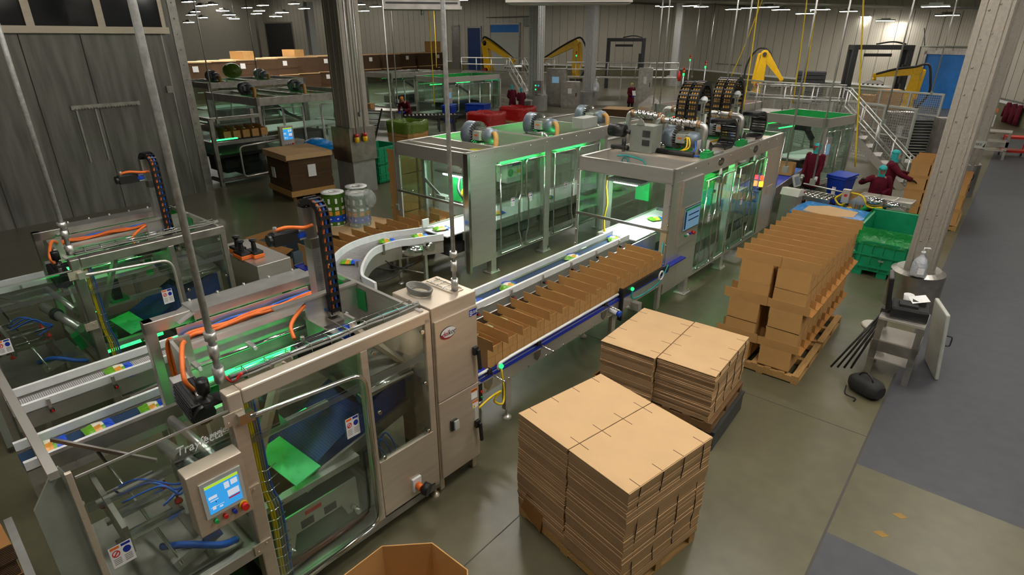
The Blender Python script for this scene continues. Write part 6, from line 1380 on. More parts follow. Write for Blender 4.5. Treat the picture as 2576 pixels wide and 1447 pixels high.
    for y in (.036, -.036): g.ring(Hd(.1, y, .01), .026 * k, .004 * k, 'x', 10, 5)
    g.build('glasses', M['charcoal'], t)
    n_ = MB(); R = 1.28 if puffy else 1.12
    n_.loft([[Hd((rx * math.cos(a)) * R + ox - .012, ry * math.sin(a) * R * (1 + .04 * math.sin(7 * a) * puffy), z) for a in [j * PI / 9 for j in range(18)]] for z, rx, ry, ox in ((.035, .088, .078, -.006), (.06, .094, .08, -.006), (.095, .08, .07, -.008), (.125, .05, .045, -.01), (.135, .012, .012, -.01))])
    if hood:
        n_.loft([[Hd(rx * math.cos(a) * 1.12 + ox, ry * math.sin(a) * 1.15, z) for a in [PI * .3 + j * PI * 1.4 / 12 for j in range(13)]] for z, rx, ry, ox in ((.04, .09, .08, -.01), (-.03, .092, .078, -.008), (-.1, .085, .07, 0))], 0, False)
        n_.loft([[Hd(rx * math.cos(a) + ox, ry * math.sin(a), z) for a in [j * PI / 8 for j in range(16)]] for z, rx, ry, ox in ((-.075, .095, .078, .005), (-.12, .085, .075, .01), (-.165, .085, .09, .0))], 0, False)
    n_.build('hair_net', M[net], t)
    if band: MB().loft([[Hd(.108 * math.cos(a), .09 * math.sin(a), z) for a in [j * PI / 9 for j in range(18)]] for z in (.02, .06)], 0, False).build('head_band', M[band], t)
    return t
A = Area('wrk')
# floor spots read from the plan of the packing end
def fl(x, y): return (x, y, 0)
person(SITE, fl(-2.27, 18.3), math.radians(8), 'person in maroon coat and teal hair net reaching to the carton pallet with black gloves', 1.82, 'teal', 'skinl', 'black', .08, ((.5, .16, 1.18), (.52, -.2, 1.12)), .1)
person(SITE, fl(-2.28, 17.15), math.radians(-75), 'person in puffy teal net leaning over the grey tray with one arm raised', 1.62, 'teal', 'skin', 'black', .18, ((.22, .1, 1.02), (.28, -.42, 1.38)), .05, puffy=True)
person(SITE, fl(-4.2, 18.7), math.radians(-100), 'person with red headband and white gloves standing in profile beside the blue bin', 1.74, 'teal', 'skin', 'white', .05, ((.2, .22, .86), (.22, -.2, .84)), .05, turn=-.9, band='red')
person(SITE, fl(-20.0, 35.9), math.radians(-30), 'person with yellow hair net holding a clipboard among the far columns', 1.78, 'ynet', 'skinl', 'bagblue', .02, ((.28, .12, 1.05), (.26, -.12, 1.0)), .06, hood=False)
t = thing(SITE, 'clipboard', 'white clipboard held by the person in the yellow hair net', 'clipboard', (-19.7, 35.72, 1.08), math.radians(-30))
MB().obox((0, 0, .12), (.02, .24, .32), (0, -.35, 0)).build('board', M['paper'], t); MB().obox((-.05, 0, .27), (.02, .1, .03), (0, -.35, 0)).build('clip', M['black'], t)
person(SITE, fl(-8.6, 24.6), math.radians(120), 'person in teal net seen behind the far end of the front loader', 1.72, 'teal', 'skin', 'white', .35, ((.3, .15, 1.0), (.3, -.15, 1.0)), .05)
person(SITE, fl(-25.0, 20.9), math.radians(-65), 'person in orange hair net bending over a table behind the green-lined bulk box', 1.9, 'orangenet', 'skinl', 'bagblue', .75, ((.55, .15, .92), (.55, -.15, .9)), .08, hood=False)
person(SITE, fl(-24.9, 29.5), math.radians(150), 'person in blue net half hidden by the galvanised column, farther one of two', 1.76, 'teal', 'skin', 'white', .2, ((.3, .15, 1.0), (.3, -.15, 1.0)), .05)
person(SITE, fl(-23.9, 29.2), math.radians(150), 'person in teal net at the foot of the galvanised column, nearer one of two', 1.66, 'teal', 'skin', 'white', .15, ((.3, .15, 1.0), (.3, -.15, 1.0)), .05)

# ------------------------------------------------------------------ doors and fixtures on the far walls
def walldoor(Wl, name, u0, u1, z1, m, band=None):
    b = MB(); b.box(u0 - .2, u0, -.16, 0, 0, z1 + .2); b.box(u1, u1 + .2, -.16, 0, 0, z1 + .2); b.box(u0 - .2, u1 + .2, -.16, 0, z1, z1 + .25); f = structure(b, name, M['dsteel']); f.parent = Wl; del f['kind']
    MB().box(u0, u1, -.1, -.02, 0, z1).build('door_leaf', M[m], f)
    if band: MB().box(u0, u1, -.11, -.1, z1 - band, z1).build('blue_top_band', M['bluedoor'], f)
    return f
walldoor(WB, 'door_1', 30.0, 33.4, 3.5, 'bluedoor'); walldoor(WA, 'door_2', 55.6, 58.0, 5.8, 'ndoor'); walldoor(WA, 'door_3', 60.0, 65.2, 6.2, 'lightgrey', 1.0); walldoor(WA, 'door_4', .8, 10, 7.0, 'charcoal'); walldoor(WA, 'door_5', 52.4, 53.6, 6.0, 'dsteel')
b = MB(); b.tube([(29.4, -.2, .5), (29.4, -.2, 4.0), (33.5, -.2, 4.0)], .05, 6); b.tube([(29.7, -.2, 4.0), (29.3, -.2, 5.2)], .04, 6); structure(b, 'trim_pipe', M['greypaint'], WB)
b = MB(); b.tube([(59.4, -.3, 7.2), (67, -.3, 7.2)], .06, 6); b.box(66.2, 67.4, -.4, 0, 6.0, 7.0); structure(b, 'trim_pipe', M['greypaint'], WA)
def onwall(Wl, u, d, z): return Wl.matrix_basis @ Vector((u, d, z))
t = thing(SITE, 'peg_rail', 'long peg rail on the far wall behind the yellow arm', 'coat rack', onwall(WB, 7, -.08, 1.9), WB.rotation_euler.z)
MB().box(-2.4, 2.4, -.05, 0, 0, .08).build('rail', M['dsteel'], t)
b = MB()
for i in range(24): b.cyl((-2.3 + .2 * i, -.05, .02), (-2.3 + .2 * i, -.18, .0), .02, 5)
b.build('pegs', M['dsteel'], t, kind='stuff')
t = thing(SITE, 'peg_rail', 'peg rail with maroon coats on the right-hand wall', 'coat rack', onwall(WR, 5.4, -.08, 1.22), WR.rotation_euler.z)
MB().box(-2.3, 2.6, -.05, 0, 0, .06).build('rail', M['dsteel'], t)
for k, u in enumerate((6.2, 7.0, 7.75)):
    t = thing(SITE, 'hanging_coat', ['maroon coat on the right wall, leftmost of the hanging coats', 'maroon coat on the right wall, middle of the hanging coats', 'maroon coat on the right wall, nearest the frame edge'][k], 'coat', onwall(WR, u, -.2, .05), WR.rotation_euler.z, 'coats on the right wall')
    MB().loft([[Vector((rx * math.cos(a) * (1 + .12 * math.sin(3 * a + k)), .1 * math.sin(a), z)) for a in [j * PI / 7 for j in range(14)]] for z, rx in ((0, .26), (.4, .22), (.85, .26), (1.02, .2), (1.1, .05))]).build('coat_cloth', M['maroon'], t)
    MB().tube([(-.2, -.06, .9), (-.26, -.08, .3)], .06, 8).build('sleeve', M['maroon'], t)

# ------------------------------------------------------------------ distant loaders and cells
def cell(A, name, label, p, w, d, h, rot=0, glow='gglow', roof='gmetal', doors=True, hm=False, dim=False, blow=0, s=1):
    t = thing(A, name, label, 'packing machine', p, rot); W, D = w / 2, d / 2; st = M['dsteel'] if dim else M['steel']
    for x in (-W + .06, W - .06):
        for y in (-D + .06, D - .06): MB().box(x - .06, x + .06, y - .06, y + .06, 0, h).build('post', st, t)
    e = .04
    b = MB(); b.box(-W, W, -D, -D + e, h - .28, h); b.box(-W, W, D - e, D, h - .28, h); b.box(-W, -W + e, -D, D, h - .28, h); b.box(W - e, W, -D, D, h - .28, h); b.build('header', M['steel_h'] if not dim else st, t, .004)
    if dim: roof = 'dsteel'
    b = MB(); b.box(-W + e, W - e, D - e - .01, D - e, h - .26, h - .01); b.box(-W + e, -W + e + .01, -D, D, h - .26, h - .01); b.build('inner_lining', M[roof], t)  # a green lining carries the green light reflected inside as colour
    b = MB(); b.box(-W, W, -D, D, .22, .3); b.build('sill', st, t)
    for nm, q in (('front_guard', (-W + .1, W - .1, -D + .01, -D + .02)), ('rear_guard', (-W + .1, W - .1, D - .02, D - .01)), ('side_guard', (W - .02, W - .01, -D + .1, D - .1)), ('side_guard', (-W + .01, -W + .02, -D + .1, D - .1))):
        MB().box(*q, .3, h - .28).build(nm, M['gglass'], t)
    if doors:
        n = max(2, int(d / .8)); c = t.children[-2]
        for i in range(n):
            y0 = -D + .14 + i * (d - .28) / n; y1 = y0 + (d - .28) / n - .05
            MB().tube(rpath([(W + .04, y0, h - .4), (W + .04, y0, .4), (W + .04, y1, .4), (W + .04, y1, h - .4)], .1) + [Vector((W + .04, y0, h - .4))], .02, 6).build('tube_handle', M['chrome'] if not dim else st, c)
    MB().box(-W * .4, W * .4, -D, D, .95, .99).build('white_belt', M['wbelt'], t)
    b = MB(); b.box(-W * .5, W * .5, -D * .6, D * .5, .4, .8); b.beam((0, -D * .3, h - .3), (.2, 0, 1.5), .14, .14); b.beam((.2, 0, 1.5), (.1, D * .3, 1.2), .1, .1); b.box(-.2, .2, -D * .5, -D * .2, h - .5, h - .28); b.build('inner_mechanism', M['charcoal'], t)
    MB().box(-W * .6, -W * .57, -D * (.2 if dim else .7), D * (.2 if dim else .7), h - .5, h - .47).build('green_light_strip' if glow == 'gglow' else 'red_light_strip', M[glow], t)
    if hm:
        MB().box(W, W + .03, -D + .1, -D + .5, h * .35, h * .75).build('panel_slab', st, t); MB().box(W + .03, W + .04, -D + .18, -D + .42, h * .52, h * .66).build('screen', M['screen2'], t)
    for i in range(blow):
        blower(t, (-W * .5, -D + d * (i + .5) / blow, h - .1), s); c = t.children[-1]
        MB().tube(spline([(-W * .5 + .7 * s, -D + d * (i + .5) / blow - .05, h + .15), (-W * .5 + .95 * s, -D + d * (i + .5) / blow - .1, h + .15), (-W * .5 + 1.1 * s, -D + d * (i + .5) / blow - .2, h - .2)]), .06 * s, 8).build('tan_hose', M['hose'], c)
    if blow or roof == 'gmetal':
        b = MB()
        for i in range(1, 4): b.box(-W, W, -D + d * i / 4 - .03, -D + d * i / 4 + .03, h - .12, h - .02)
        if blow: b.pieces('cross_beam', st, t)
    return t
cell(SITE, 'packing_cell', 'glazed steel cell with green light painted on its lining beyond the front loader', (-5.2, 21.25, 0), 2.1, 1.95, 2.3, math.radians(-13), hm=True)
cell(SITE, 'case_loading_machine', 'open-top steel loader with red light behind the chain arches', (-9.1, 22.4, 0), 2.4, 3.8, 2.3, math.radians(-6), glow='rglow', roof='steel', doors=True)
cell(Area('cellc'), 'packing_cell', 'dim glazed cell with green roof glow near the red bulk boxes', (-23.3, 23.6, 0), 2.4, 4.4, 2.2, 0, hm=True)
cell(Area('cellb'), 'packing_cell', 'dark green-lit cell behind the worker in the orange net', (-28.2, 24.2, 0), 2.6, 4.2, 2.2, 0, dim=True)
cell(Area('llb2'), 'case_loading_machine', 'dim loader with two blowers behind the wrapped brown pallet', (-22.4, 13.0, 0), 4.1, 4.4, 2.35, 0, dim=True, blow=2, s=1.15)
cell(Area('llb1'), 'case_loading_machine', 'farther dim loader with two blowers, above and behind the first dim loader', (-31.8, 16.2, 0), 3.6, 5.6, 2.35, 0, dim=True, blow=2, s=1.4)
t = thing(SITE, 'wrapped_blower', 'green plastic bag tied over a blower on the farther dim loader', 'bag', (-33.9, 16.1, 2.42))
MB().ball((0, 0, .42), .5, 14, 0, (1.1, 1, .85)).build('green_bag', M['gbag'], t)
# dim former of the next line
A = Area('mb'); t = thing(A, 'tray_forming_machine', 'dim tray former with small blue screen behind the brown wrapped pallet', 'packing machine', (-19.6, 9.5, 0))
W, D = 1.1, 1.25
for x in (-W, W):
    for y in (-D, D): MB().box(x - .06, x + .06, y - .06, y + .06, 0, 2.1 if y < 0 or x < 0 else 1.35).build('post', M['dsteel'], t)
b = MB()
for z in (.15, 1.3, 2.05): b.box(W - .06, W + .06, -D, D if z < 2 else D * .3, z, z + .1); b.box(-W, W, -D - .05, -D + .05, z, z + .1)
b.build('frame', M['dsteel'], t)
MB().box(W - .01, W, -D, D, .25, 1.3).build('clear_guard', M['glass'], t); c = t.children[-1]
MB().tube(rpath([(W + .08, D - .2, 1.25), (W + .08, -D * .4, 1.2), (W + .08, -D * .4, .2), (W + .08, D - .2, .25)], .15), .03, 8).build('tube_handle', M['steel'], c)
MB().box(-W, W, -D, D, .9, 1.0).box(-.6, .6, -.8, .6, .3, .8).box(.2, .9, -.3, .5, .2, .6).box(-.8, -.2, -1.0, 1.0, 1.0, 1.25).build('inner_mechanism', M['charcoal'], t)
MB().box(.5, .55, -1.1, -.2, 1.36, 1.4).build('green_light_strip', M['gglow'], t); MB().box(.2, .8, -.2, .2, .3, .55).build('white_drive', M['greypaint'], t)
hmi(t, W + .3, .9, 1.4, 1.0, 1.7, .15)
MB().box(-.2, .3, D, D + 1.2, .8, 1.0).box(-.2, .3, D + .3, D + .5, 0, .8).build('outfeed_rollers', M['dsteel'], t)
for k in range(5):
    carton(CA, A, (-20.0, 9.3 + .34 * k, 1.26), 'small open carton on top of the dim tray former, %s of the row' % ORD[k], 'cartons on the dim former')
b = MB((-17.8, 10.9, .0)); b.box(-18.4, -17.3, 10.3, 11.5, .95, 1.1); b.loft([[Vector((-17.85 + .5 * s_ * math.cos(a), 10.9 + .45 * s_ * math.sin(a), z)) for a in [j * PI / 6 for j in range(12)]] for z, s_ in ((1.1, 1), (1.2, .9), (1.28, .5))])
for x, y in ((-18.3, 10.4), (-17.4, 10.4), (-18.3, 11.4), (-17.4, 11.4)): b.box(x - .04, x + .04, y - .04, y + .04, 0, .95)
single(A, b, 'blue_table', M['bluefilm'], 'blue plastic-covered heap on a small stand above the brown wrapped pallet', 'table', (-17.4, 11.3, 0))
# brown slotted pallet with lid
A = Area('darkpal')
pallet(A, (-15.75, 9.45, 0), 1.5, 1.25, -.12, 'pallet under the tall brown lidded stack', 'wooddark')
t = blank_stack(A, 'carton_blank_stack', 'tall brown stack of flat board with a tan lid and paper labels', (-15.75, 9.45, .131), 1.55, 1.3, 1.16, -.12, 14, 0, .012, mats=('carddark', 'layersd', 'layersd', 'slot'), group='lidded stacks')
b = MB(); b.box(-.82, .82, -.7, .7, 1.16, 1.19); b.box(-.82, .82, -.71, -.7, 1.02, 1.19); b.box(.82, .83, -.7, .7, 1.05, 1.19); b.box(-.83, -.82, -.7, .7, 1.02, 1.19); b.build('lid', M['cardpale'], t)
b = MB(); b.box(-.8, .8, -.68, .68, -.0, .16); b.build('base_tray', M['card'], t)
MB().box(-.4, -.18, -.69, -.67, .42, .72).build('paper_label', M['paper'], t); MB().box(.79, .81, -.1, .14, .52, .86).build('paper_label', M['paper'], t)
A = Area('gcr')
def crate(p, label, w=.55, d=.55, h=.56):
    t = thing(A, 'green_crate', label, 'crate', p, .1, 'green crates by the rusty column'); e = .03; b = MB()
    b.box(-w, w, -d, -d + e, 0, h); b.box(-w, w, d - e, d, 0, h); b.box(-w, -w + e, -d, d, 0, h); b.box(w - e, w, -d, d, 0, h); b.box(-w, w, -d, d, 0, .03); b.build('crate_wall', M['gcrate'], t)
    b = MB()
    for z in (.06, .26, .5): b.box(-w - .02, w + .02, -d - .02, -d, z, z + .035); b.box(w, w + .02, -d, d, z, z + .035)
    for i in range(5): u = -w + .06 + i * (2 * w - .15) / 4; b.box(u, u + .035, -d - .02, -d, .03, h); b.box(w, w + .02, u, u + .035, .03, h)
    b.build('crate_ribs', M['gcrate'], t); return t
crate((-15.2, 11.9, .02), 'lower green plastic crate of the stack by the rusty column'); crate((-15.2, 11.9, .585), 'upper open green plastic crate of the stack by the rusty column')
t = thing(A, 'hose_coil', 'tangle of green hose hanging on the back of the rusty column', 'hose', (-15.05, 10.95, .2))
for k in range(6): MB().ring((0, .04 * k, .45), .3 + .03 * (k % 3), .018, 'x', 18, 5).build('hose_turn', M['gmetal'], t)
A = Area('gays')
def gaylord(A, p, label, bagm, w=.62, d=.55, h=.8, rot=0, top=.3):
    t = thing(A, 'bulk_box', label, 'bulk box', p, rot); c = .2
    P = [(-w + c, -d), (w - c, -d), (w, -d + c), (w, d - c), (w - c, d), (-w + c, d), (-w, d - c), (-w, -d + c)]
    b = MB(); n = 8; vs = [Vector((x * k, y * k, z)) for k, z in ((1, 0), (1, h), (.97, h), (.97, .02)) for x, y in P]; b.add(vs, [(r_ * n + j, r_ * n + (j + 1) % n, (r_ + 1) * n + (j + 1) % n, (r_ + 1) * n + j) for r_ in range(3) for j in range(n)] + [tuple(range(24, 32))]); b.build('box_wall', M['card'], t)
    b = MB()
    for z in (.25, .5, .72): b.tube([Vector((x * 1.008, y * 1.008, z * h / .8)) for x, y in P], .008, 4, closed=True)
    b.build('strap', M['carddark'], t)
    rings = []
    for k, z in ((1.03, h - top), (1.05, h - .05), (1.04, h + .08), (.9, h + .1), (.86, h - .1), (.8, h - .35)):
        R_ = []
        for i in range(32):
            j = i / 4; a = int(j) % 8; f = j - int(j); x = P[a][0] + (P[(a + 1) % 8][0] - P[a][0]) * f; y = P[a][1] + (P[(a + 1) % 8][1] - P[a][1]) * f; R_.append(Vector((x * k * (1 + .025 * math.sin(i * 2.3 + z * 9)), y * k * (1 + .025 * math.sin(i * 1.9)), z + .03 * math.sin(i * 1.7))))
        rings.append(R_)
    MB().loft(rings, 0, False).build('bag_liner', M[bagm], t); return t
gaylord(SITE, (-22.3, 18.6, 0), 'cardboard bulk box with olive green bag liner', 'gbag', .78, .75, .82, .2, .42)
gaylord(SITE, (-22.3, 24.2, 0), 'red-lined bulk box, left of two behind the blowers', 'rbag', .85, .8, .72, .2, .62)
gaylord(SITE, (-22.7, 27.4, 0), 'red-lined bulk box, right of two at the galvanised column', 'rbag', .85, .8, .72, .2, .62)
def wheelbin(p, label, s=1, rot=0):
    t = thing(SITE, 'wheeled_bin', label, 'bin', p, rot, 'blue wheeled bins'); b = MB()
    b.loft([[Vector((x * w * s, y * d * s, z * s)) for x, y in ((-1, -1), (1, -1), (1, 1), (-1, 1))] for z, w, d in ((.06, .22, .24), (.85, .29, .33))], 0, True, False); b.build('bin_body', M['bluebin'], t, .02)
    b = MB(); b.box(-.31 * s, .31 * s, -.36 * s, .36 * s, .85 * s, .9 * s); b.obox((0, .02, .95 * s), (.64 * s, .74 * s, .06 * s), (.06, 0, 0)); b.build('bin_lid', M['bluebin'], t, .015)
    b = MB(); b.cyl((-.26 * s, .24 * s, .09 * s), (-.2 * s, .24 * s, .09 * s), .09 * s, 12); b.cyl((.2 * s, .24 * s, .09 * s), (.26 * s, .24 * s, .09 * s), .09 * s, 12); b.build('wheel', M['rubber'], t)
    MB().box(-.06 * s, .06 * s, -.33 * s, -.32 * s, .3 * s, .6 * s).build('label', M['paper'], t); return t
wheelbin((-3.5, 19.15, 0), 'blue wheeled bin with closed lid beside the worker in the red headband', .92, -.3); wheelbin((-25.0, 24.0, 0), 'blue wheeled bin among the far left packing tables', 1.05, .3)

# ------------------------------------------------------------------ packing end of the right-hand line
t = thing(SITE, 'belt_conveyor', 'wide blue belt conveyor leaving the front loader', 'conveyor', (-4.98, 17.3, 0), math.radians(3))
MB().box(-.42, .42, -1.7, 2.2, .78, .84).build('belt', M['bluebin'], t); MB().box(-.42, .42, -2.6, -1.72, .78, .83).build('dark_belt', M['rubber'], t)
for x in (-.46, .44): MB().box(x, x + .03, -2.6, 2.2, .66, .88).build('side_frame', M['dsteel'], t)
for x in (-.42, .42):
    for y in (-2.3, 0, 2): MB().box(x - .03, x + .03, y - .03, y + .03, 0, .7).build('leg', M['dsteel'], t)
MB().ball((.52, -2.1, .72), .09, 10, 0, (1, 1, 1.4)).build('wrapped_motor', M['paper'], t); MB().ball((.55, -1.9, .95), .05, 10).build('green_lamp', M['gglow2'], t)
t = carton(CS, SITE, (-4.9, 18.3, .85), 'open carton riding on the wide blue belt', 'cartons near the blue belt', math.radians(3)); t.scale = (1.15, .9, .8)
for k, (x, y, z, lb) in enumerate(((-3.05, 18.7, .35, 'open carton with raised flaps behind the tape machine'), (-4.6, 17.2, .85, 'carton lid lying open on the wide blue belt'))):
    pass
t = carton(CS, SITE, (-2.7, 18.45, 0), 'large open carton on the floor behind the tape machine', 'cartons near the blue belt', .3); t.scale = (1.4, 1.2, 1.3)
t = thing(SITE, 'check_weigher', 'stainless pedestal with tilted white screen head', 'check weigher', (-3.95, 15.9, 0), -.15)
MB().prism([(-.2, 0), (.2, 0), (.17, .84), (-.17, .84)], -.2, .2, 'x').build('pedestal', M['steel'], t, .004); MB().prism([(-.2, .84), (.2, .84), (.18, .98), (-.12, 1.02)], -.24, .24, 'x').build('white_head', M['offwhite'], t, .01)
b = MB(); b.obox((.02, .04, 1.2), (.04, .34, .3), (0, -.35, 0)); b.build('screen_case', M['lightgrey'], t, .008); c = t.children[-1]
b = MB(); b.obox((.045, .04, 1.2), (.004, .26, .22), (0, -.35, 0)); b.build('screen', mat('grey_screen', (.2, .24, .28), .2), c)
MB().cyl((.2, .12, .93), (.25, .12, .93), .03, 10).build('emergency_stop', M['red'], t); MB().box(.2, .203, -.1, .05, .45, .62).build('label', M['paper'], t); MB().box(.2, .203, -.18, .15, .4, .41).build('green_line', M['gglow2'], t)
t = thing(SITE, 'roller_table', 'small roller table between check weigher and blue-wrapped table', 'roller table', (-3.6, 16.5, 0), -.2)
for i in range(9): MB().cyl((-.5 + i * .12, -.32, .78), (-.5 + i * .12, .32, .78), .035, 8).build('roller', M['chrome'], t)
for y in (-.36, .34): MB().box(-.6, .6, y, y + .03, .7, .8).build('side_frame', M['dsteel'], t)
for x in (-.5, .5):
    for y in (-.34, .34): MB().box(x - .02, x + .02, y - .02, y + .02, 0, .7).build('leg', M['dsteel'], t)
MB().tube([(-.5, .45, .92), (.75, .45, .88)], .02, 8).build('guide_bar', M['alu'], t)
t = thing(SITE, 'wrapped_table', 'table covered in blue plastic film with a bare cardboard top', 'table', (-2.85, 15.2, 0), -.1)
b = MB(); b.loft([[Vector((x * 1.02 + .02 * math.sin(9 * y), y * 1.02, z)) for x, y in ((-.72, -.6), (0, -.64), (.72, -.6), (.76, 0), (.72, .6), (0, .62), (-.72, .6), (-.75, 0))] for z in (.45, .6, .75)]); b.build('film_cover', M['bluefilm'], t)
for x in (-.62, .62):
    for y in (-.5, .5): MB().box(x - .03, x + .03, y - .03, y + .03, 0, .5).build('leg', M['dsteel'], t)
MB().prism([(-.5, -.4), (.1, -.48), (.55, -.2), (.5, .35), (-.2, .45), (-.55, .1)], .752, .757).build('cardboard_top', M['cardpale'], t)
t = thing(SITE, 'case_taping_machine', 'steel taping machine with open tray, round motor and yellow hoses', 'taping machine', (-2.0, 16.15, 0), -.08)
b = MB(); b.prism([(-.75, .78), (-.5, 1.0), (.6, 1.0), (.62, .9), (.4, .86), (-.3, .78)], -.02, .0, 'y'); b.box(-.5, .62, .0, .5, .92, .94); b.box(-.52, -.5, .0, .5, .92, 1.0); b.box(.6, .62, 0, .5, .92, 1.0); b.box(-.52, .62, .48, .5, .92, 1.0); b.box(-.14, -.12, 0, .5, .92, 1.0); b.box(.24, .26, 0, .5, .92, 1.0); b.build('tray', M['steel'], t)
for x in (-.55, .5):
    for y in (-.02, .45): MB().box(x - .03, x + .03, y - .03, y + .03, 0, .92).build('leg', M['steel'], t)
b = MB(); b.cyl((-.25, -.15, .95), (.1, -.15, .94), .1, 16); b.cyl((.1, -.15, .94), (.45, -.15, .92), .075, 16); b.cyl((-.2, -.15, .95), (-.1, -.15, .95), .115, 16); b.build('motor', M['chrome'], t)
pl = [(.42 + .19 * math.cos(a), .72 + .19 * math.sin(a)) for a in [i * PI / 10 for i in range(11)]] + [(.23, .6), (.61, .6)]
MB().prism(pl, -.24, -.2, 'y').build('drive_cover', M['greypaint'], t); c = t.children[-1]; lettering('BAG', .13, M['charcoal'], c, (.42, -.242, .74), RY, shear=.2)
MB().box(-.85, -.68, -.12, .0, .78, 1.12).build('switch_box', M['steel'], t, .006); MB().cyl((-.76, -.12, .98), (-.76, -.16, .98), .035, 10).build('red_button', M['red'], t)
for k, pts in enumerate((((-.68, -.06, 1.05), (-.4, -.1, 1.02), (-.2, -.2, .82), (.1, -.2, .84)), ((-.85, -.08, 1.0), (-.98, -.1, .85), (-.85, -.1, .72), (-.72, -.1, .8)), ((-.78, -.08, .78), (-.8, -.1, .6), (-.6, -.12, .7), (-.5, -.12, .5)))): MB().tube(spline(pts), .022, 8).build('yellow_hose', M['ycable'], t)
b = MB(); b.tube(arc((-.1, -.05, .5), .3, .2, PI, 10), .06, 8); b.build('green_belt', M['gmetal'], t)
# carton pallet at the right
A = Area('rst'); pallet(A, (-1.12, 19.4, 0), 1.5, 1.9, 0, 'pallet under the carton stack behind the big seamed column', h=.13)
for lev in range(4):
    for ix in range(3):
        for iy in range(4):
            if 0 < ix < 2 and 0 < iy and lev < 3: continue
            if ix == 0 and iy > 1 and lev < 3: continue
            if lev == 3 and ix == 2: continue
            carton(CS, A, (-1.6 + ix * .48, 18.7 + iy * .47, .135 + .385 * lev), 'brown carton of the stack behind the big column, %s layer' % ['lowest', 'second', 'third', 'top'][lev], ['lowest', 'second', 'third', 'top'][lev] + ' layer of the carton stack behind the big column').scale.z *= .9
# stairs, platform, cabinets
def stairs(p, rot, label, n=8, rise=.25, run=.27, w=.9):
    t = thing(SITE, 'steel_stairs', label, 'stairs', p, rot); H_ = n * rise; L = n * run
    for i in range(n): MB().box(-L + (i) * run, -L + (i + 1) * run, -w / 2, w / 2, H_ - i * rise - .04, H_ - i * rise).build('tread', M['dsteel'], t)
    for y in (-w / 2, w / 2):
        MB().beam((-L, y, H_ - .05), (0, y, .0), .04, .22).build('stringer', M['steel'], t)
        b = MB(); b.tube([(-L - .1, y, H_ + 1.0), (-L, y, H_ + 1.0), (0, y, 1.0), (.1, y, .95), (.1, y, 0)], .025, 8); b.tube([(-L, y, H_ + .5), (0, y, .5)], .022, 8)
        for i in range(0, n + 1, 2): b.tube([(-L + i * run, y, H_ - i * rise), (-L + i * run, y, H_ - i * rise + 1.0)], .022, 8)
        b.build('handrail', M['alu'], t)
    return t
stairs((-2.35, 22.9, 0), math.radians(6), 'steel stairs with tube handrails right of the green-tinted cell')
t = thing(SITE, 'work_platform', 'raised steel platform with railing behind the green-tinted cell', 'platform', (-6.2, 23.7, 0), math.radians(6))
MB().box(-1.5, 1.3, -.6, .6, 1.95, 2.05).build('deck', M['dsteel'], t)
for x in (-1.4, 1.2):
    for y in (-.55, .55): MB().box(x - .05, x + .05, y - .05, y + .05, 0, 1.95).build('leg', M['galv'], t)
b = MB()
for y in (-.58, .58):
    for z in (2.55, 3.0): b.tube([(-1.5, y, z), (1.3, y, z)], .025, 6)
    for x in (-1.45, -.5, .4, 1.25): b.tube([(x, y, 2.05), (x, y, 3.0)], .025, 6)
b.build('railing', M['alu'], t)
def ecab(p, w, d, h, rot, label, scr=False):
    t = thing(SITE, 'electrical_cabinet', label, 'cabinet', p, rot)
    MB().box(-w / 2, w / 2, -d / 2, d / 2, .1, h).box(-w / 2 + .03, w / 2 - .03, -d / 2 + .03, d / 2 - .03, 0, .1).build('body', M['dsteel'], t, .008)
    MB().box(-w / 2 + .03, w / 2 - .03, -d / 2 - .02, -d / 2, .14, h - .04).build('door', M['dsteel'], t, .004); c = t.children[-1]
    MB().box(w * .32, w * .37, -d / 2 - .05, -d / 2 - .02, h * .45, h * .58).build('handle', M['black'], c)
    if scr: MB().box(-w * .2, w * .15, -d / 2 - .03, -d / 2 - .02, h * .62, h * .78).build('screen', M['screen2'], c)
    else: MB().box(-w * .1, w * .1, -d / 2 - .03, -d / 2 - .02, h * .55, h * .75).build('label', M['paper'], c)
    return t
ecab((-3.5, 27.4, 0), .95, .5, 1.95, .5, 'steel cabinet with paper label right of the steel stairs'); ecab((-1.9, 26.9, 0), .75, .5, 1.9, .5, 'steel cabinet with small lit screen beside the seamed columns', True)
ecab((-25.9, 35.6, 0), 1.4, .6, 2.55, .45, 'tall dark cabinet with green-lit screen between the galvanised columns', True); ecab((-24.4, 35.2, 0), 1.3, .6, 1.75, .45, 'lower steel cabinet with a pale side between the galvanised columns'); ecab((-22.4, 42.2, 0), 1.05, .7, 2.45, .45, 'tall steel cabinet behind the worker with the clipboard')
t = thing(SITE, 'roller_shutter', 'dark slatted conveyor opening between the two right-hand cabinets', 'conveyor', (-2.75, 28.2, 0), .5)
for i in range(14): MB().cyl((-.55, 0, .15 + i * .11), (.55, 0, .15 + i * .11), .045, 8).build('roller', M['charcoal'], t)
for x in (-.6, .6): MB().box(x - .03, x + .03, -.08, .08, 0, 1.75).build('side_frame', M['dsteel'], t)
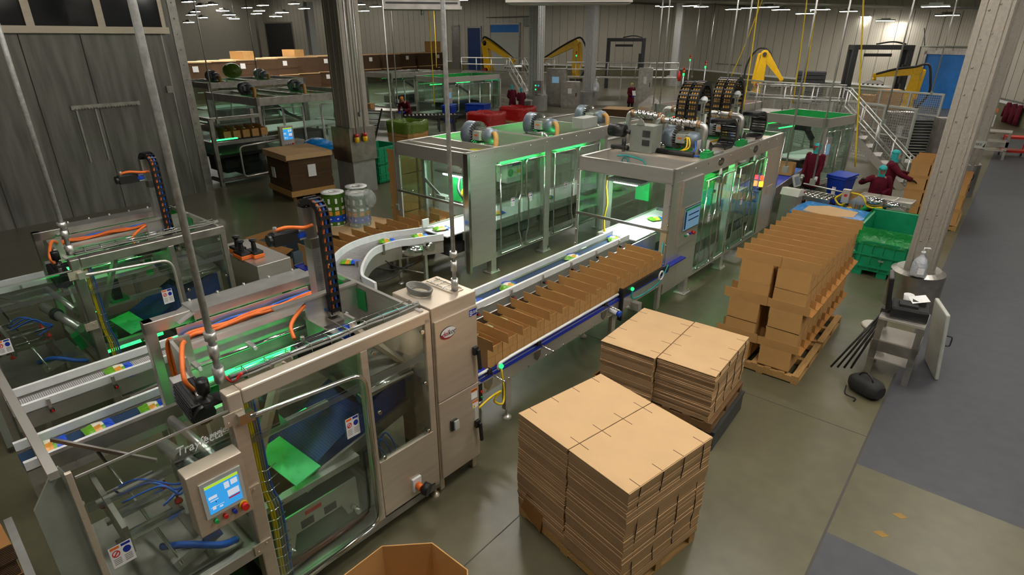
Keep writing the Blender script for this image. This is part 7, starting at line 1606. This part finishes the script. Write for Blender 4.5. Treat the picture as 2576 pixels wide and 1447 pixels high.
# mesh fences
def mesh_mat():
    m = bpy.data.materials.new('wire_mesh'); t, out = nodes(m); N, L = t.nodes, t.links; tc = N.new('ShaderNodeTexCoord'); mx = N.new('ShaderNodeMath'); mx.operation = 'MAXIMUM'
    for i, ax in enumerate(('X', 'Z')):
        w = N.new('ShaderNodeTexWave'); w.bands_direction = ax; w.inputs['Scale'].default_value = 3.2; L.new(tc.outputs['Object'], w.inputs[0]); L.new(w.outputs[0], mx.inputs[i])
    g = N.new('ShaderNodeMath'); g.operation = 'GREATER_THAN'; g.inputs[1].default_value = .93; L.new(mx.outputs[0], g.inputs[0])
    a = N.new('ShaderNodeBsdfTransparent'); b = N.new('ShaderNodeBsdfPrincipled'); b.inputs['Base Color'].default_value = (.35, .35, .33, 1); b.inputs['Roughness'].default_value = .5
    ms = N.new('ShaderNodeMixShader'); L.new(g.outputs[0], ms.inputs[0]); L.new(a.outputs[0], ms.inputs[1]); L.new(b.outputs[0], ms.inputs[2]); L.new(ms.outputs[0], out.inputs[0]); return m
M['mesh'] = mesh_mat()
def fence(a, b_, h, n, label, z0=0):
    d = Vector((b_[0] - a[0], b_[1] - a[1], 0)); L = d.length; t = thing(SITE, 'mesh_fence', label, 'fence', (a[0], a[1], z0), math.atan2(d.y, d.x), 'white mesh fences')
    for i in range(n + 1): MB().box(L * i / n - .04, L * i / n + .04, -.04, .04, 0, h).build('post', M['lightgrey'], t)
    for i in range(n): MB().box(L * i / n + .04, L * (i + 1) / n - .04, -.006, .006, .15, h - .08).build('mesh_panel', M['mesh'], t)
    MB().box(0, L, -.035, .035, h - .08, h).box(0, L, -.03, .03, h * .5, h * .5 + .05).box(0, L, -.03, .03, .1, .16).build('rail', M['lightgrey'], t); return t
fence((-14.2, 40.0), (-3.0, 35.6), 2.1, 8, 'white mesh fence in front of the right-hand yellow robots'); fence((-12.2, 33.0), (-7.2, 29.0), 2.0, 5, 'nearer white mesh fence behind the red-lit loader'); fence((-7.2, 29.0), (-2.9, 26.3), 2.2, 4, 'white mesh fence running to the right-hand cabinets'); fence((-14.2, 40.0), (-12.2, 33.0), 2.1, 4, 'short mesh fence joining the two white fence runs')
# railed gallery in the middle distance
def gallery(a, b_, z, n, label):
    d = Vector((b_[0] - a[0], b_[1] - a[1], 0)); L = d.length; t = thing(SITE, 'railed_gallery', label, 'railing', (a[0], a[1], 0), math.atan2(d.y, d.x), 'railed galleries')
    MB().box(0, L, -.4, .4, z - 1.15, z - 1.05).build('deck', M['dsteel'], t)
    for i in range(n + 1): MB().box(L * i / n - .05, L * i / n + .05, -.4, -.3, 0, z - 1.15).build('leg', M['galv'], t)
    b = MB()
    for zz in (z, z - .5): b.tube([(0, -.38, zz), (L, -.38, zz)], .045, 6)
    for i in range(2 * n + 1): b.tube([(L * i / 2 / n, -.38, z - 1.05), (L * i / 2 / n, -.38, z)], .04, 6)
    b.build('railing', M['alu'], t); return t
gallery((-37, 37.4), (-29.5, 40.3), 3.0, 3, 'railed gallery left of the galvanised columns'); gallery((-28.5, 40.5), (-21.2, 45), 2.75, 4, 'railed gallery right of the galvanised columns')
t = stairs((-26.6, 34.2, 0), math.radians(-28), 'steel stairs coming down beside the galvanised column', 9, .24, .42, 1.2)
# yellow robots
def robot(p, s, rot, label, pose, hose=True, grip=True):
    """palletising arm: pose = points (x, z) of shoulder, elbow, wrist in the arm's own plane"""
    t = thing(SITE, 'palletising_robot', label, 'robot', p, rot, 'yellow palletising robots'); t.scale = (s, s, s); (sx_, sz_), (ex, ez), (wx, wz) = pose
    MB().box(-.45, .45, -.4, .4, 0, .3).build('plinth', M['charcoal'], t, .02)
    b = MB(); b.lathe([(.38, .3), (.38, .5), (.32, .55), (.32, .7), (.0001, .7)], (0, 0, 0), 20); b.box(-.28, .28, -.26, .26, .55, sz_ + .1); b.cyl((sx_, -.34, sz_), (sx_, .34, sz_), .27, 20); b.build('turret', M['yellow'], t, .02)
    b = MB(); b.cyl((sx_, -.48, sz_), (sx_, -.34, sz_), .15, 14, 1); b.cyl((sx_, -.55, sz_), (sx_, -.48, sz_), .12, 14, 0); b.build('shoulder_motor', [M['red'], M['black']], t)
    def link(p0, p1, w0, w1, y0, y1):
        p0, p1 = Vector((p0[0], 0, p0[1])), Vector((p1[0], 0, p1[1])); d = (p1 - p0).normalized(); n = Vector((-d.z, 0, d.x)); b = MB()
        pts = [p0 - d * w0 * .6 - n * w0 * .7, p0 - d * w0 * .6 + n * w0 * .7, p0 + d * w0 * .6 + n * w0, p1 - d * w1 * .6 + n * w1 * .8, p1 + d * w1 * .6 + n * w1 * .6, p1 + d * w1 * .6 - n * w1 * .6, p1 - d * w1 * .6 - n * w1 * .8, p0 + d * w0 * .6 - n * w0]
        b.prism([(q.x, q.z) for q in pts], y0, y1, 'y'); return b
    link((sx_, sz_), (ex, ez), .36, .27, -.2, .2).build('lower_arm', M['yellow'], t, .03)
    b = link((sx_ - .35, sz_ + .1), (ex - .38, ez - .05), .12, .11, -.1, .1); b.beam((ex - .4, 0, ez - .02), (ex, 0, ez + .05), .12, .14); b.build('parallel_link', M['yellow'], t, .02)
    b = link((ex, ez), (wx, wz), .28, .15, -.17, .17); b.cyl((ex, -.2, ez), (ex, .24, ez), .27, 18); b.cyl((wx, -.14, wz), (wx, .14, wz), .15, 16); b.build('upper_arm', M['yellow'], t, .02)
    MB().cyl((ex, -.32, ez), (ex, -.2, ez), .12, 14).ball((ex + .02, .1, ez + .22), .1, 10).build('elbow_motor', M['dark'], t)
    MB().cyl((wx, 0, wz - .14), (wx, 0, wz - .3), .12, 14).build('wrist', M['yellow'], t)
    if grip:
        b = MB(); b.prism([(-.65, wz - .5), (-.55, wz - .42), (-.3, wz - .3), (.3, wz - .3), (.55, wz - .42), (.65, wz - .5)], -.45, .45, 'y'); b.v = [(x + wx, y, z) for x, y, z in b.v]; b.build('gripper_plate', M['alu'], t, .01)
        b = MB()
        for i in range(5):
            for j in (-.35, .35): b.cyl((wx - .56 + i * .28, j, wz - .58), (wx - .56 + i * .28, j, wz - .5), .06, 8)
        b.build('suction_cups', M['black'], t, kind='stuff')
    if hose: MB().tube(spline([(-.5, .25, .4), (-1.0, .3, sz_ + .4), (-.9, .3, ez - .5), (ex - .5, .25, ez + .35), (ex + .2, .25, ez + .2), ((ex + wx) / 2, .22, (ez + wz) / 2 + .25), (wx - .05, .15, wz + .1)], 6), .07, 10).build('black_hose', M['hoseg'], t)
    return t
robot((-16.9, 51.0, 0), 1.12, math.radians(15), 'yellow robot arm bent over at the centre right, hose looping behind it', ((0, .95), (.15, 3.0), (1.5, 1.35)))
robot((-5.7, 46.2, 0), .98, math.radians(188), 'yellow robot arm before the blue door, reaching out flat to its gripper', ((0, .95), (-.1, 2.75), (2.2, 2.35)))
robot((-46, 50.5, 0), 1.35, math.radians(0), 'yellow robot arm in front of the white dock door', ((0, .95), (-.3, 3.0), (2.6, 1.7)))
robot((-38.5, 56.5, 0), 1.3, math.radians(195), 'yellow robot arm rising behind the galvanised columns', ((0, .95), (.1, 3.1), (3.0, 1.75)))
def portal(p, w, h, rot, label):
    t = thing(SITE, 'stretch_wrapper', label, 'stretch wrapper', p, rot, 'black portal frames')
    for x in (-w / 2, w / 2):
        for y in (-.5, .5): MB().box(x - .17, x + .17, y - .14, y + .14, 0, h).build('leg', M['charcoal'], t, .02)
        MB().box(x - .17, x + .17, -.6, .6, h - .32, h).build('top_beam', M['charcoal'], t, .02)
    MB().box(-w / 2, w / 2, -.62, -.34, h - .3, h).box(-w / 2, w / 2, .34, .62, h - .3, h).pieces('cross_beam', M['charcoal'], t)
    MB().box(-w * .3, w * .2, -.3, -.15, h - .75, h - .55).box(w / 2 - .4, w / 2 - .2, -.9, -.64, h * .4, h * .7).pieces('film_carriage', M['black'], t)
    MB().tube(spline([(-w * .1, 0, h + .05), (w * .2, .1, h + .2), (w * .45, .1, h + .05)]), .05, 6).build('cable', M['hoseg'], t); return t
portal((-8.6, 50.2, 0), 3.5, 4.1, math.radians(28), 'black portal frame of the pallet wrapper before the blue door'); portal((-30.5, 53.0, 0), 3.3, 4.5, math.radians(30), 'black portal frame of the pallet wrapper beyond the galvanised columns')
# palletised goods under the right robot
for k, (x, y) in enumerate(((-6.5, 38.8), (-5.6, 38.0))): pallet(SITE, (x, y, 0), 1.0, 1.1, .4, ['pallet under the carton load left of the flat robot arm', 'pallet under the carton load right under the gripper'][k])
for k, (x, y, n) in enumerate(((-6.5, 38.8, 4), (-5.6, 38.0, 5))):
    for lev in range(n):
        for q in (-1, 1):
            o = carton(CC, SITE, (x + q * .25 * math.cos(.4), y + q * .25 * math.sin(.4), .13 + .38 * lev), 'sealed carton of the %s load behind the mesh fence, %s layer' % (['left', 'right'][k], ORD[lev]), 'palletised cartons behind the fence', .4); o.scale = (1.05, 3.2, 1.25)
for k, (x, y, w, h, lb) in enumerate(((-12.6, 49.5, 1.9, 2.3, 'dark stack of plastic trays right of the bent robot arm'), (-19.0, 32.6, 1.6, .55, 'flat pale board pile on the floor by the galvanised column'))):
    t = thing(SITE, 'tray_stack', lb, 'stack', (x, y, 0), .3)
    if k == 0:
        for i in range(8): MB().box(-w / 2, w / 2, -.7, .7, i * h / 8, (i + .85) * h / 8).build('tray', M['charcoal'], t, .01)
    else: MB().box(-w / 2, w / 2, -.8, .8, 0, h).build('bundle', M['layersd'], t); MB().box(-w / 2, w / 2, -.8, .8, h, h + .02).build('top_sheet', M['cardpale'], t)
t = thing(SITE, 'wrapped_pallet', 'pallet load loosely covered in clear film beside the clipboard worker', 'pallet load', (-17.2, 33.4, 0), .3)
MB().box(-.6, .6, -.5, .5, .1, .7).build('board_load', M['cardpale'], t); MB().loft([[Vector((.72 * s_ * math.cos(a) * (1 + .1 * math.sin(5 * a + z * 4)), .62 * s_ * math.sin(a) * (1 + .1 * math.sin(4 * a)), z)) for a in [j * PI / 12 for j in range(24)]] for z, s_ in ((.05, 1.15), (.5, 1.1), (.85, .9), (1.15, .4), (1.35, .12))]).build('clear_film', M['cwrap'], t)
# far brown stacks
pts = [(-47.5, 19.6), (-48.6, 22.0), (-49.9, 24.4), (-51.2, 26.9), (-52.4, 29.5), (-53.4, 32.2), (-54.2, 35.0), (-54.6, 37.9), (-54.8, 40.8), (-55.3, 43.8), (-56.0, 46.9), (-56.8, 50.0), (-57.4, 53.0)]
for k, (x, y) in enumerate(pts):
    for lev in (0, 1):
        if lev == 0 and k in (3, 8): pass
        t = blank_stack(SITE, 'carton_blank_stack', 'dark board stack of the far row, %s from the left, %s tier' % (ORD[k], ['lower', 'upper'][lev]), (x + .15 * math.sin(k * 3) - lev * .1, y, lev * 1.441 + .001), 2.0, 2.15 if lev else 2.3, 1.36, -.05 + .04 * math.sin(k * 5), 5, 0, .02, mats=('carddark', 'layersd', 'layersd', 'slot'), group='far row of board stacks')
        MB().box(-1.03, 1.03, -1.1, 1.1, 1.36, 1.44).build('tan_lid', M['cardpale'], t)
        if k % 2 == 0: MB().box(1.02, 1.03, -.3, .1, .75, 1.15).build('paper_label', M['paper'], t)
for k, (x, y, z, lb) in enumerate(((-50, 24.8, 2.885, 'loose brown carton on the far board stacks, left'), (-53.4, 31.4, 2.885, 'loose brown carton on the far board stacks, right of the thin column'), (-57.6, 52.9, 2.885, 'tall brown carton on the right end of the far board stacks'))):
    o = carton(CC, SITE, (x, y, z), lb, 'loose cartons on the far stacks', .2); o.scale = (3.4, 4, 2 if k < 2 else 4)
# middle-left tables and rollers
def bench(p, w, d, h, rot, label, m='steel', stuff_on=None):
    t = thing(SITE, 'packing_table', label, 'table', p, rot); MB().box(-w / 2, w / 2, -d / 2, d / 2, h - .06, h).build('table_top', M[m], t)
    for x in (-w / 2 + .06, w / 2 - .06):
        for y in (-d / 2 + .06, d / 2 - .06): MB().box(x - .04, x + .04, y - .04, y + .04, 0, h - .06).build('leg', M['dsteel'], t)
    MB().box(-w / 2 + .1, w / 2 - .1, -d / 2 + .1, d / 2 - .1, h * .35, h * .38).build('shelf', M['dsteel'], t); return t
bench((-26.2, 30.9, 0), 4.6, .9, .9, math.radians(-25), 'long steel packing table by the steel stairs'); bench((-27.4, 20.6, 0), 3.0, 1.0, .9, .4, 'far left packing table beside the orange-netted worker'); bench((-26.2, 17.6, 0), 2.4, 1.0, .8, .5, 'dark packing table left of the green-lined bulk box', 'dsteel')
for k, (x, y, z, lb) in enumerate(((-26.1, 17.5, .81, 'small brown carton on the dark packing table'), (-26.1, 31.1, .91, 'small brown carton on the long steel packing table'), (-27.8, 20.5, .91, 'small brown carton beside the orange-netted worker'))):
    o = carton(CC, SITE, (x, y, z), lb, 'small cartons on packing tables', .4); o.scale = (1.1, 1.6, .9)
t = thing(SITE, 'roller_conveyor', 'black roller conveyor in front of the far blue bin', 'conveyor', (-23.6, 21.3, 0), .9)
for i in range(14): MB().cyl((-1.3 + i * .2, -.4, .78), (-1.3 + i * .2, .4, .78), .05, 8).build('roller', M['dsteel'], t)
for y in (-.45, .43): MB().box(-1.4, 1.4, y, y + .03, .68, .84).build('side_frame', M['black'], t)
for x in (-1.2, -.4, .4, 1.2):
    for y in (-.42, .42): MB().box(x - .04, x + .04, y - .04, y + .04, 0, .7).build('leg', M['black'], t)
t = thing(SITE, 'crate_stack', 'blue plastic crates next to the far blue bin', 'crate', (-24.9, 26.3, 0), .3)
for i in range(2): MB().box(-.6, .6, -.45, .45, .35 * i + .25, .35 * i + .55).box(-.64, .64, -.49, .49, .35 * i + .52, .35 * i + .57).build('crate', M['bluebin'], t)
MB().box(-.6, .6, -.45, .45, 0, .22).build('dolly', M['dsteel'], t)
ld = thing(SITE, 'step_ladder', 'dark step ladder with yellow edges left of the green-lined bulk box', 'ladder', (-23.5, 17.3, 0), .5)
for i in range(5): MB().box(-.4, .4, -.6 + i * .22, -.38 + i * .22, .25 * i + .2, .25 * i + .24).build('step', M['charcoal'], ld)
for x in (-.42, .42): MB().beam((x, -.6, 0), (x, .6, 1.4), .05, .08).build('side_rail', M['black'], ld)
MB().beam((-.44, -.62, .02), (-.44, .58, 1.42), .02, .05).build('yellow_edge', M['yellow'], ld)
# desk at the far right
stand(SITE, (-.42, 31.3, 0), 'grey stand with clipboard in front of the red tool cart', .8, .7, 1.1)
t = thing(SITE, 'tool_cart', 'red two-shelf cart on the far right', 'cart', (.2, 32.2, 0), .3)
for z in (.2, .75): MB().box(-.4, .4, -.3, .3, z, z + .08).build('shelf', M['red'], t)
for x in (-.38, .38):
    for y in (-.28, .28): MB().box(x - .02, x + .02, y - .02, y + .02, .1, .85).build('leg', M['red'], t); MB().cyl((x - .02, y, .06), (x + .02, y, .06), .06, 10).build('wheel', M['rubber'], t)
t = thing(SITE, 'desk_monitor', 'lit monitor under an orange lamp behind the second column', 'monitor', (-1.05, 33.4, 0), .3)
MB().box(-.1, .1, -.1, .1, 0, 1.0).box(-.4, .4, -.3, .3, .72, .78).build('pedestal', M['dsteel'], t); MB().box(-.3, .3, -.06, 0, 1.0, 1.5).build('monitor_case', M['offwhite'], t); MB().box(-.25, .25, -.065, -.06, 1.06, 1.44).build('screen', M['screen2'], t); MB().box(-.2, .3, -.1, .1, 1.6, 1.75).build('orange_box', M['orange'], t)
# extinguishers, control box and bottles on the galvanised columns
t = thing(SITE, 'fire_extinguisher', 'small red fire extinguisher on a post before the far wall', 'fire extinguisher', (-26.6, 57.0, .6)); MB().lathe([(.0001, 0), (.2, 0), (.2, .7), (.08, .9), (.0001, .95)], (0, 0, 0), 12).build('cylinder', M['red'], t); MB().tube([(0, 0, .9), (.2, -.1, .7)], .05, 6).build('hose', M['black'], t)
t = thing(SITE, 'column_control_box', 'grey control box with green and blue lamps on the galvanised column', 'control box', (-24.75, 31.95, 1.15), .3); MB().box(-.28, .28, -.2, .2, 0, .8).build('box', M['dsteel'], t)
for k, (x, z, c) in enumerate(((-.1, .5, 'gglow2'), (.1, .5, 'screen'), (-.1, .25, 'gglow2'), (.1, .25, 'red'))): MB().cyl((x, -.2, z), (x, -.24, z), .05, 8).build('lamp', M[c], t)
bottle(SITE, (-23.6, 37.2, .97), 'white sanitiser bottle on the base of the far galvanised column', 2.0)
# conduits, hoses, tower lamps
for k, (x, y, z) in enumerate(((-17.5, 7.62, 2.4), (-9.9, 7.85, 1.2), (-9.65, 18.9, 2.4), (-9.83, 19.75, 2.4), (-16.1, 36.3, 2.4), (-19.6, 46.9, 2.4), (-6.6, 17.3, 2.4), (-5.36, 14.9, 2.4), (-3.3, 12.4, 2.2), (-3.0, 13.5, 1.8), (-2.94, 20.2, 2.4), (-3.19, 32.4, 2.4), (-18.1, 14.7, 2.4), (-14.4, 10.3, 2.6), (-32.7, 16.9, 2.4))):
    w = ['steel wall corner', 'left loader', 'red-lit loader', 'red-lit loader, second', 'bent robot arm', 'far fence', 'chain arches', 'far end of the front loader', 'side of the front loader', 'check weigher', 'stairs', 'blue door', 'cardboard bulk box', 'rusty column', 'dim loaders'][k]
    t = thing(SITE, 'conduit_pole', 'thin conduit hanging from the ceiling near the %s' % w, 'conduit', (x, y, z), 0, 'thin conduits hanging from the ceiling'); MB().tube([(0, 0, 0), (0, 0, cz(x, y) - z)], .011 + .00045 * math.hypot(x, y), 8).build('pipe', M['alu'], t); MB().box(-.05, .05, -.04, .04, -.12, 0).build('socket', M['greypaint'], t)
for k, (p, q) in enumerate((((-14.2, 37.7, 2.3), (-13.0, 38.1, 6.6)), ((-7.3, 20.96, 2.3), (-7.37, 20.9, 6.6)), ((-6.6, 24.15, 2.3), (-6.86, 24.1, 6.6)), ((-6.8, 25.96, 2.3), (-6.95, 25.9, 6.6)), ((-2.9, 17.2, 1.5), (-3.85, 17.0, 6.6)), ((-22.3, 20.4, 1.5), (-22.3, 20.3, 6.6)), ((-37, 34.3, 2.3), (-37, 34.3, 7)))):
    w = ['slanting beside the bent robot arm', 'behind the chain arches', 'left one over the green-tinted cell', 'right one over the green-tinted cell', 'dropping to the tape machine', 'over the green-lined bulk box', 'before the far railings'][k]
    b = MB(p); q = (q[0], q[1], cz(q[0], q[1])); b.tube(spline([p, Vector(p).lerp(Vector(q), .4) + Vector((.03, 0, -.1)), q]), .011 + .0004 * Vector(p).length, 6); single(SITE, b, 'air_hose', M['ycable'], 'yellow hanging air hose ' + w, 'hose', p, 0, 'yellow hanging hoses')
for k, (x, y, z) in enumerate(((-17.5, 41.5, 2.6), (-15.6, 34.0, 2.5), (-35.5, 52.0, 2.8), (-21.6, 48, 2.8))):
    t = thing(SITE, 'tower_lamp', 'small tower lamp %s' % ['on a post near the white fence corner', 'above the red-lit loader', 'beside the robot behind the galvanised columns', 'near the black wrapper portal'][k], 'tower lamp', (x, y, z), 0, 'tower lamps'); MB().cyl((0, 0, -z), (0, 0, 0), .04, 8).build('post', M['alu'], t)
    for i, c in enumerate(('gglow2', 'orange', 'red')): MB().cyl((0, 0, i * .16), (0, 0, i * .16 + .15), .06, 10).build('lens', M[c], t)
# frames hanging under the ceiling at the top edge
t = thing(SITE, 'evaporator_unit', 'hanging louvred air unit at the top edge, left of the centre', 'air unit', (-9.75, 8.72, 5.07), math.radians(48))
MB().box(-.75, .75, -.35, .35, .06, .7).build('casing', M['dsteel'], t); MB().box(-.78, .78, -.38, .38, 0, .06).build('lower_frame', M['dsteel'], t)
b = MB()
for i in range(8): b.box(-.7, .7, -.37, -.35, .1 + i * .07, .13 + i * .07)
b.build('louvres', M['charcoal'], t); MB().cyl((0, -.2, -.1), (0, -.2, 0), .03, 8).build('drain_stub', M['dsteel'], t)
for x in (-.6, .6): MB().tube([(x, 0, .7), (x, 0, 2.4)], .015, 6).build('hanger', M['alu'], t)
t = thing(SITE, 'light_tray', 'hanging lit tray at the top edge, right of the centre', 'ceiling lamp', (-5.75, 8.15, 5.03), math.radians(35))
MB().box(-.95, .95, -.3, .3, .02, .12).build('housing', M['steel'], t); MB().box(-.9, .9, -.26, .26, .0, .02).build('reflector', M['lightgrey'], t)
for x in (-.8, .8): MB().tube([(x, 0, .12), (x, 0, 2.4)], .012, 6).build('hanger', M['alu'], t)

# ------------------------------------------------------------------ camera, world, exposure
cd = bpy.data.cameras.new('camera'); cam = bpy.data.objects.new('camera', cd); COL.objects.link(cam)
F_PX = 1456.0; cd.sensor_width = 36; cd.lens = F_PX / 2576 * 36; cd.clip_end = 300; cd.clip_start = .05
ya, pi_, ro = math.radians(40.19), math.radians(23.4), math.radians(.073)
fw = Vector((-math.sin(ya) * math.cos(pi_), math.cos(ya) * math.cos(pi_), -math.sin(pi_)))
r0 = Vector((math.cos(ya), math.sin(ya), 0)); u0 = r0.cross(fw)
r1 = r0 * math.cos(ro) + u0 * math.sin(ro); u1 = -r0 * math.sin(ro) + u0 * math.cos(ro)
cam.matrix_world = Matrix(((r1.x, u1.x, -fw.x, 0), (r1.y, u1.y, -fw.y, 0), (r1.z, u1.z, -fw.z, 4.57), (0, 0, 0, 1)))
SC.camera = cam
wd = bpy.data.worlds.new('world'); SC.world = wd; wd.use_nodes = True
bg = wd.node_tree.nodes.get('Background') or wd.node_tree.nodes.new('ShaderNodeBackground')
bg.inputs[0].default_value = (.75, .8, .9, 1); bg.inputs[1].default_value = .05
SC.view_settings.view_transform = 'Standard'; SC.view_settings.look = 'None'; SC.view_settings.gamma = 1; SC.view_settings.use_curve_mapping = False
SC.view_settings.exposure = -0.32
cy = SC.cycles
cy.max_bounces = 7; cy.diffuse_bounces = 3; cy.glossy_bounces = 4; cy.transmission_bounces = 4; cy.transparent_max_bounces = 24
cy.sample_clamp_indirect = 6; cy.sample_clamp_direct = 0; cy.use_denoising = True; cy.caustics_reflective = False; cy.caustics_refractive = False
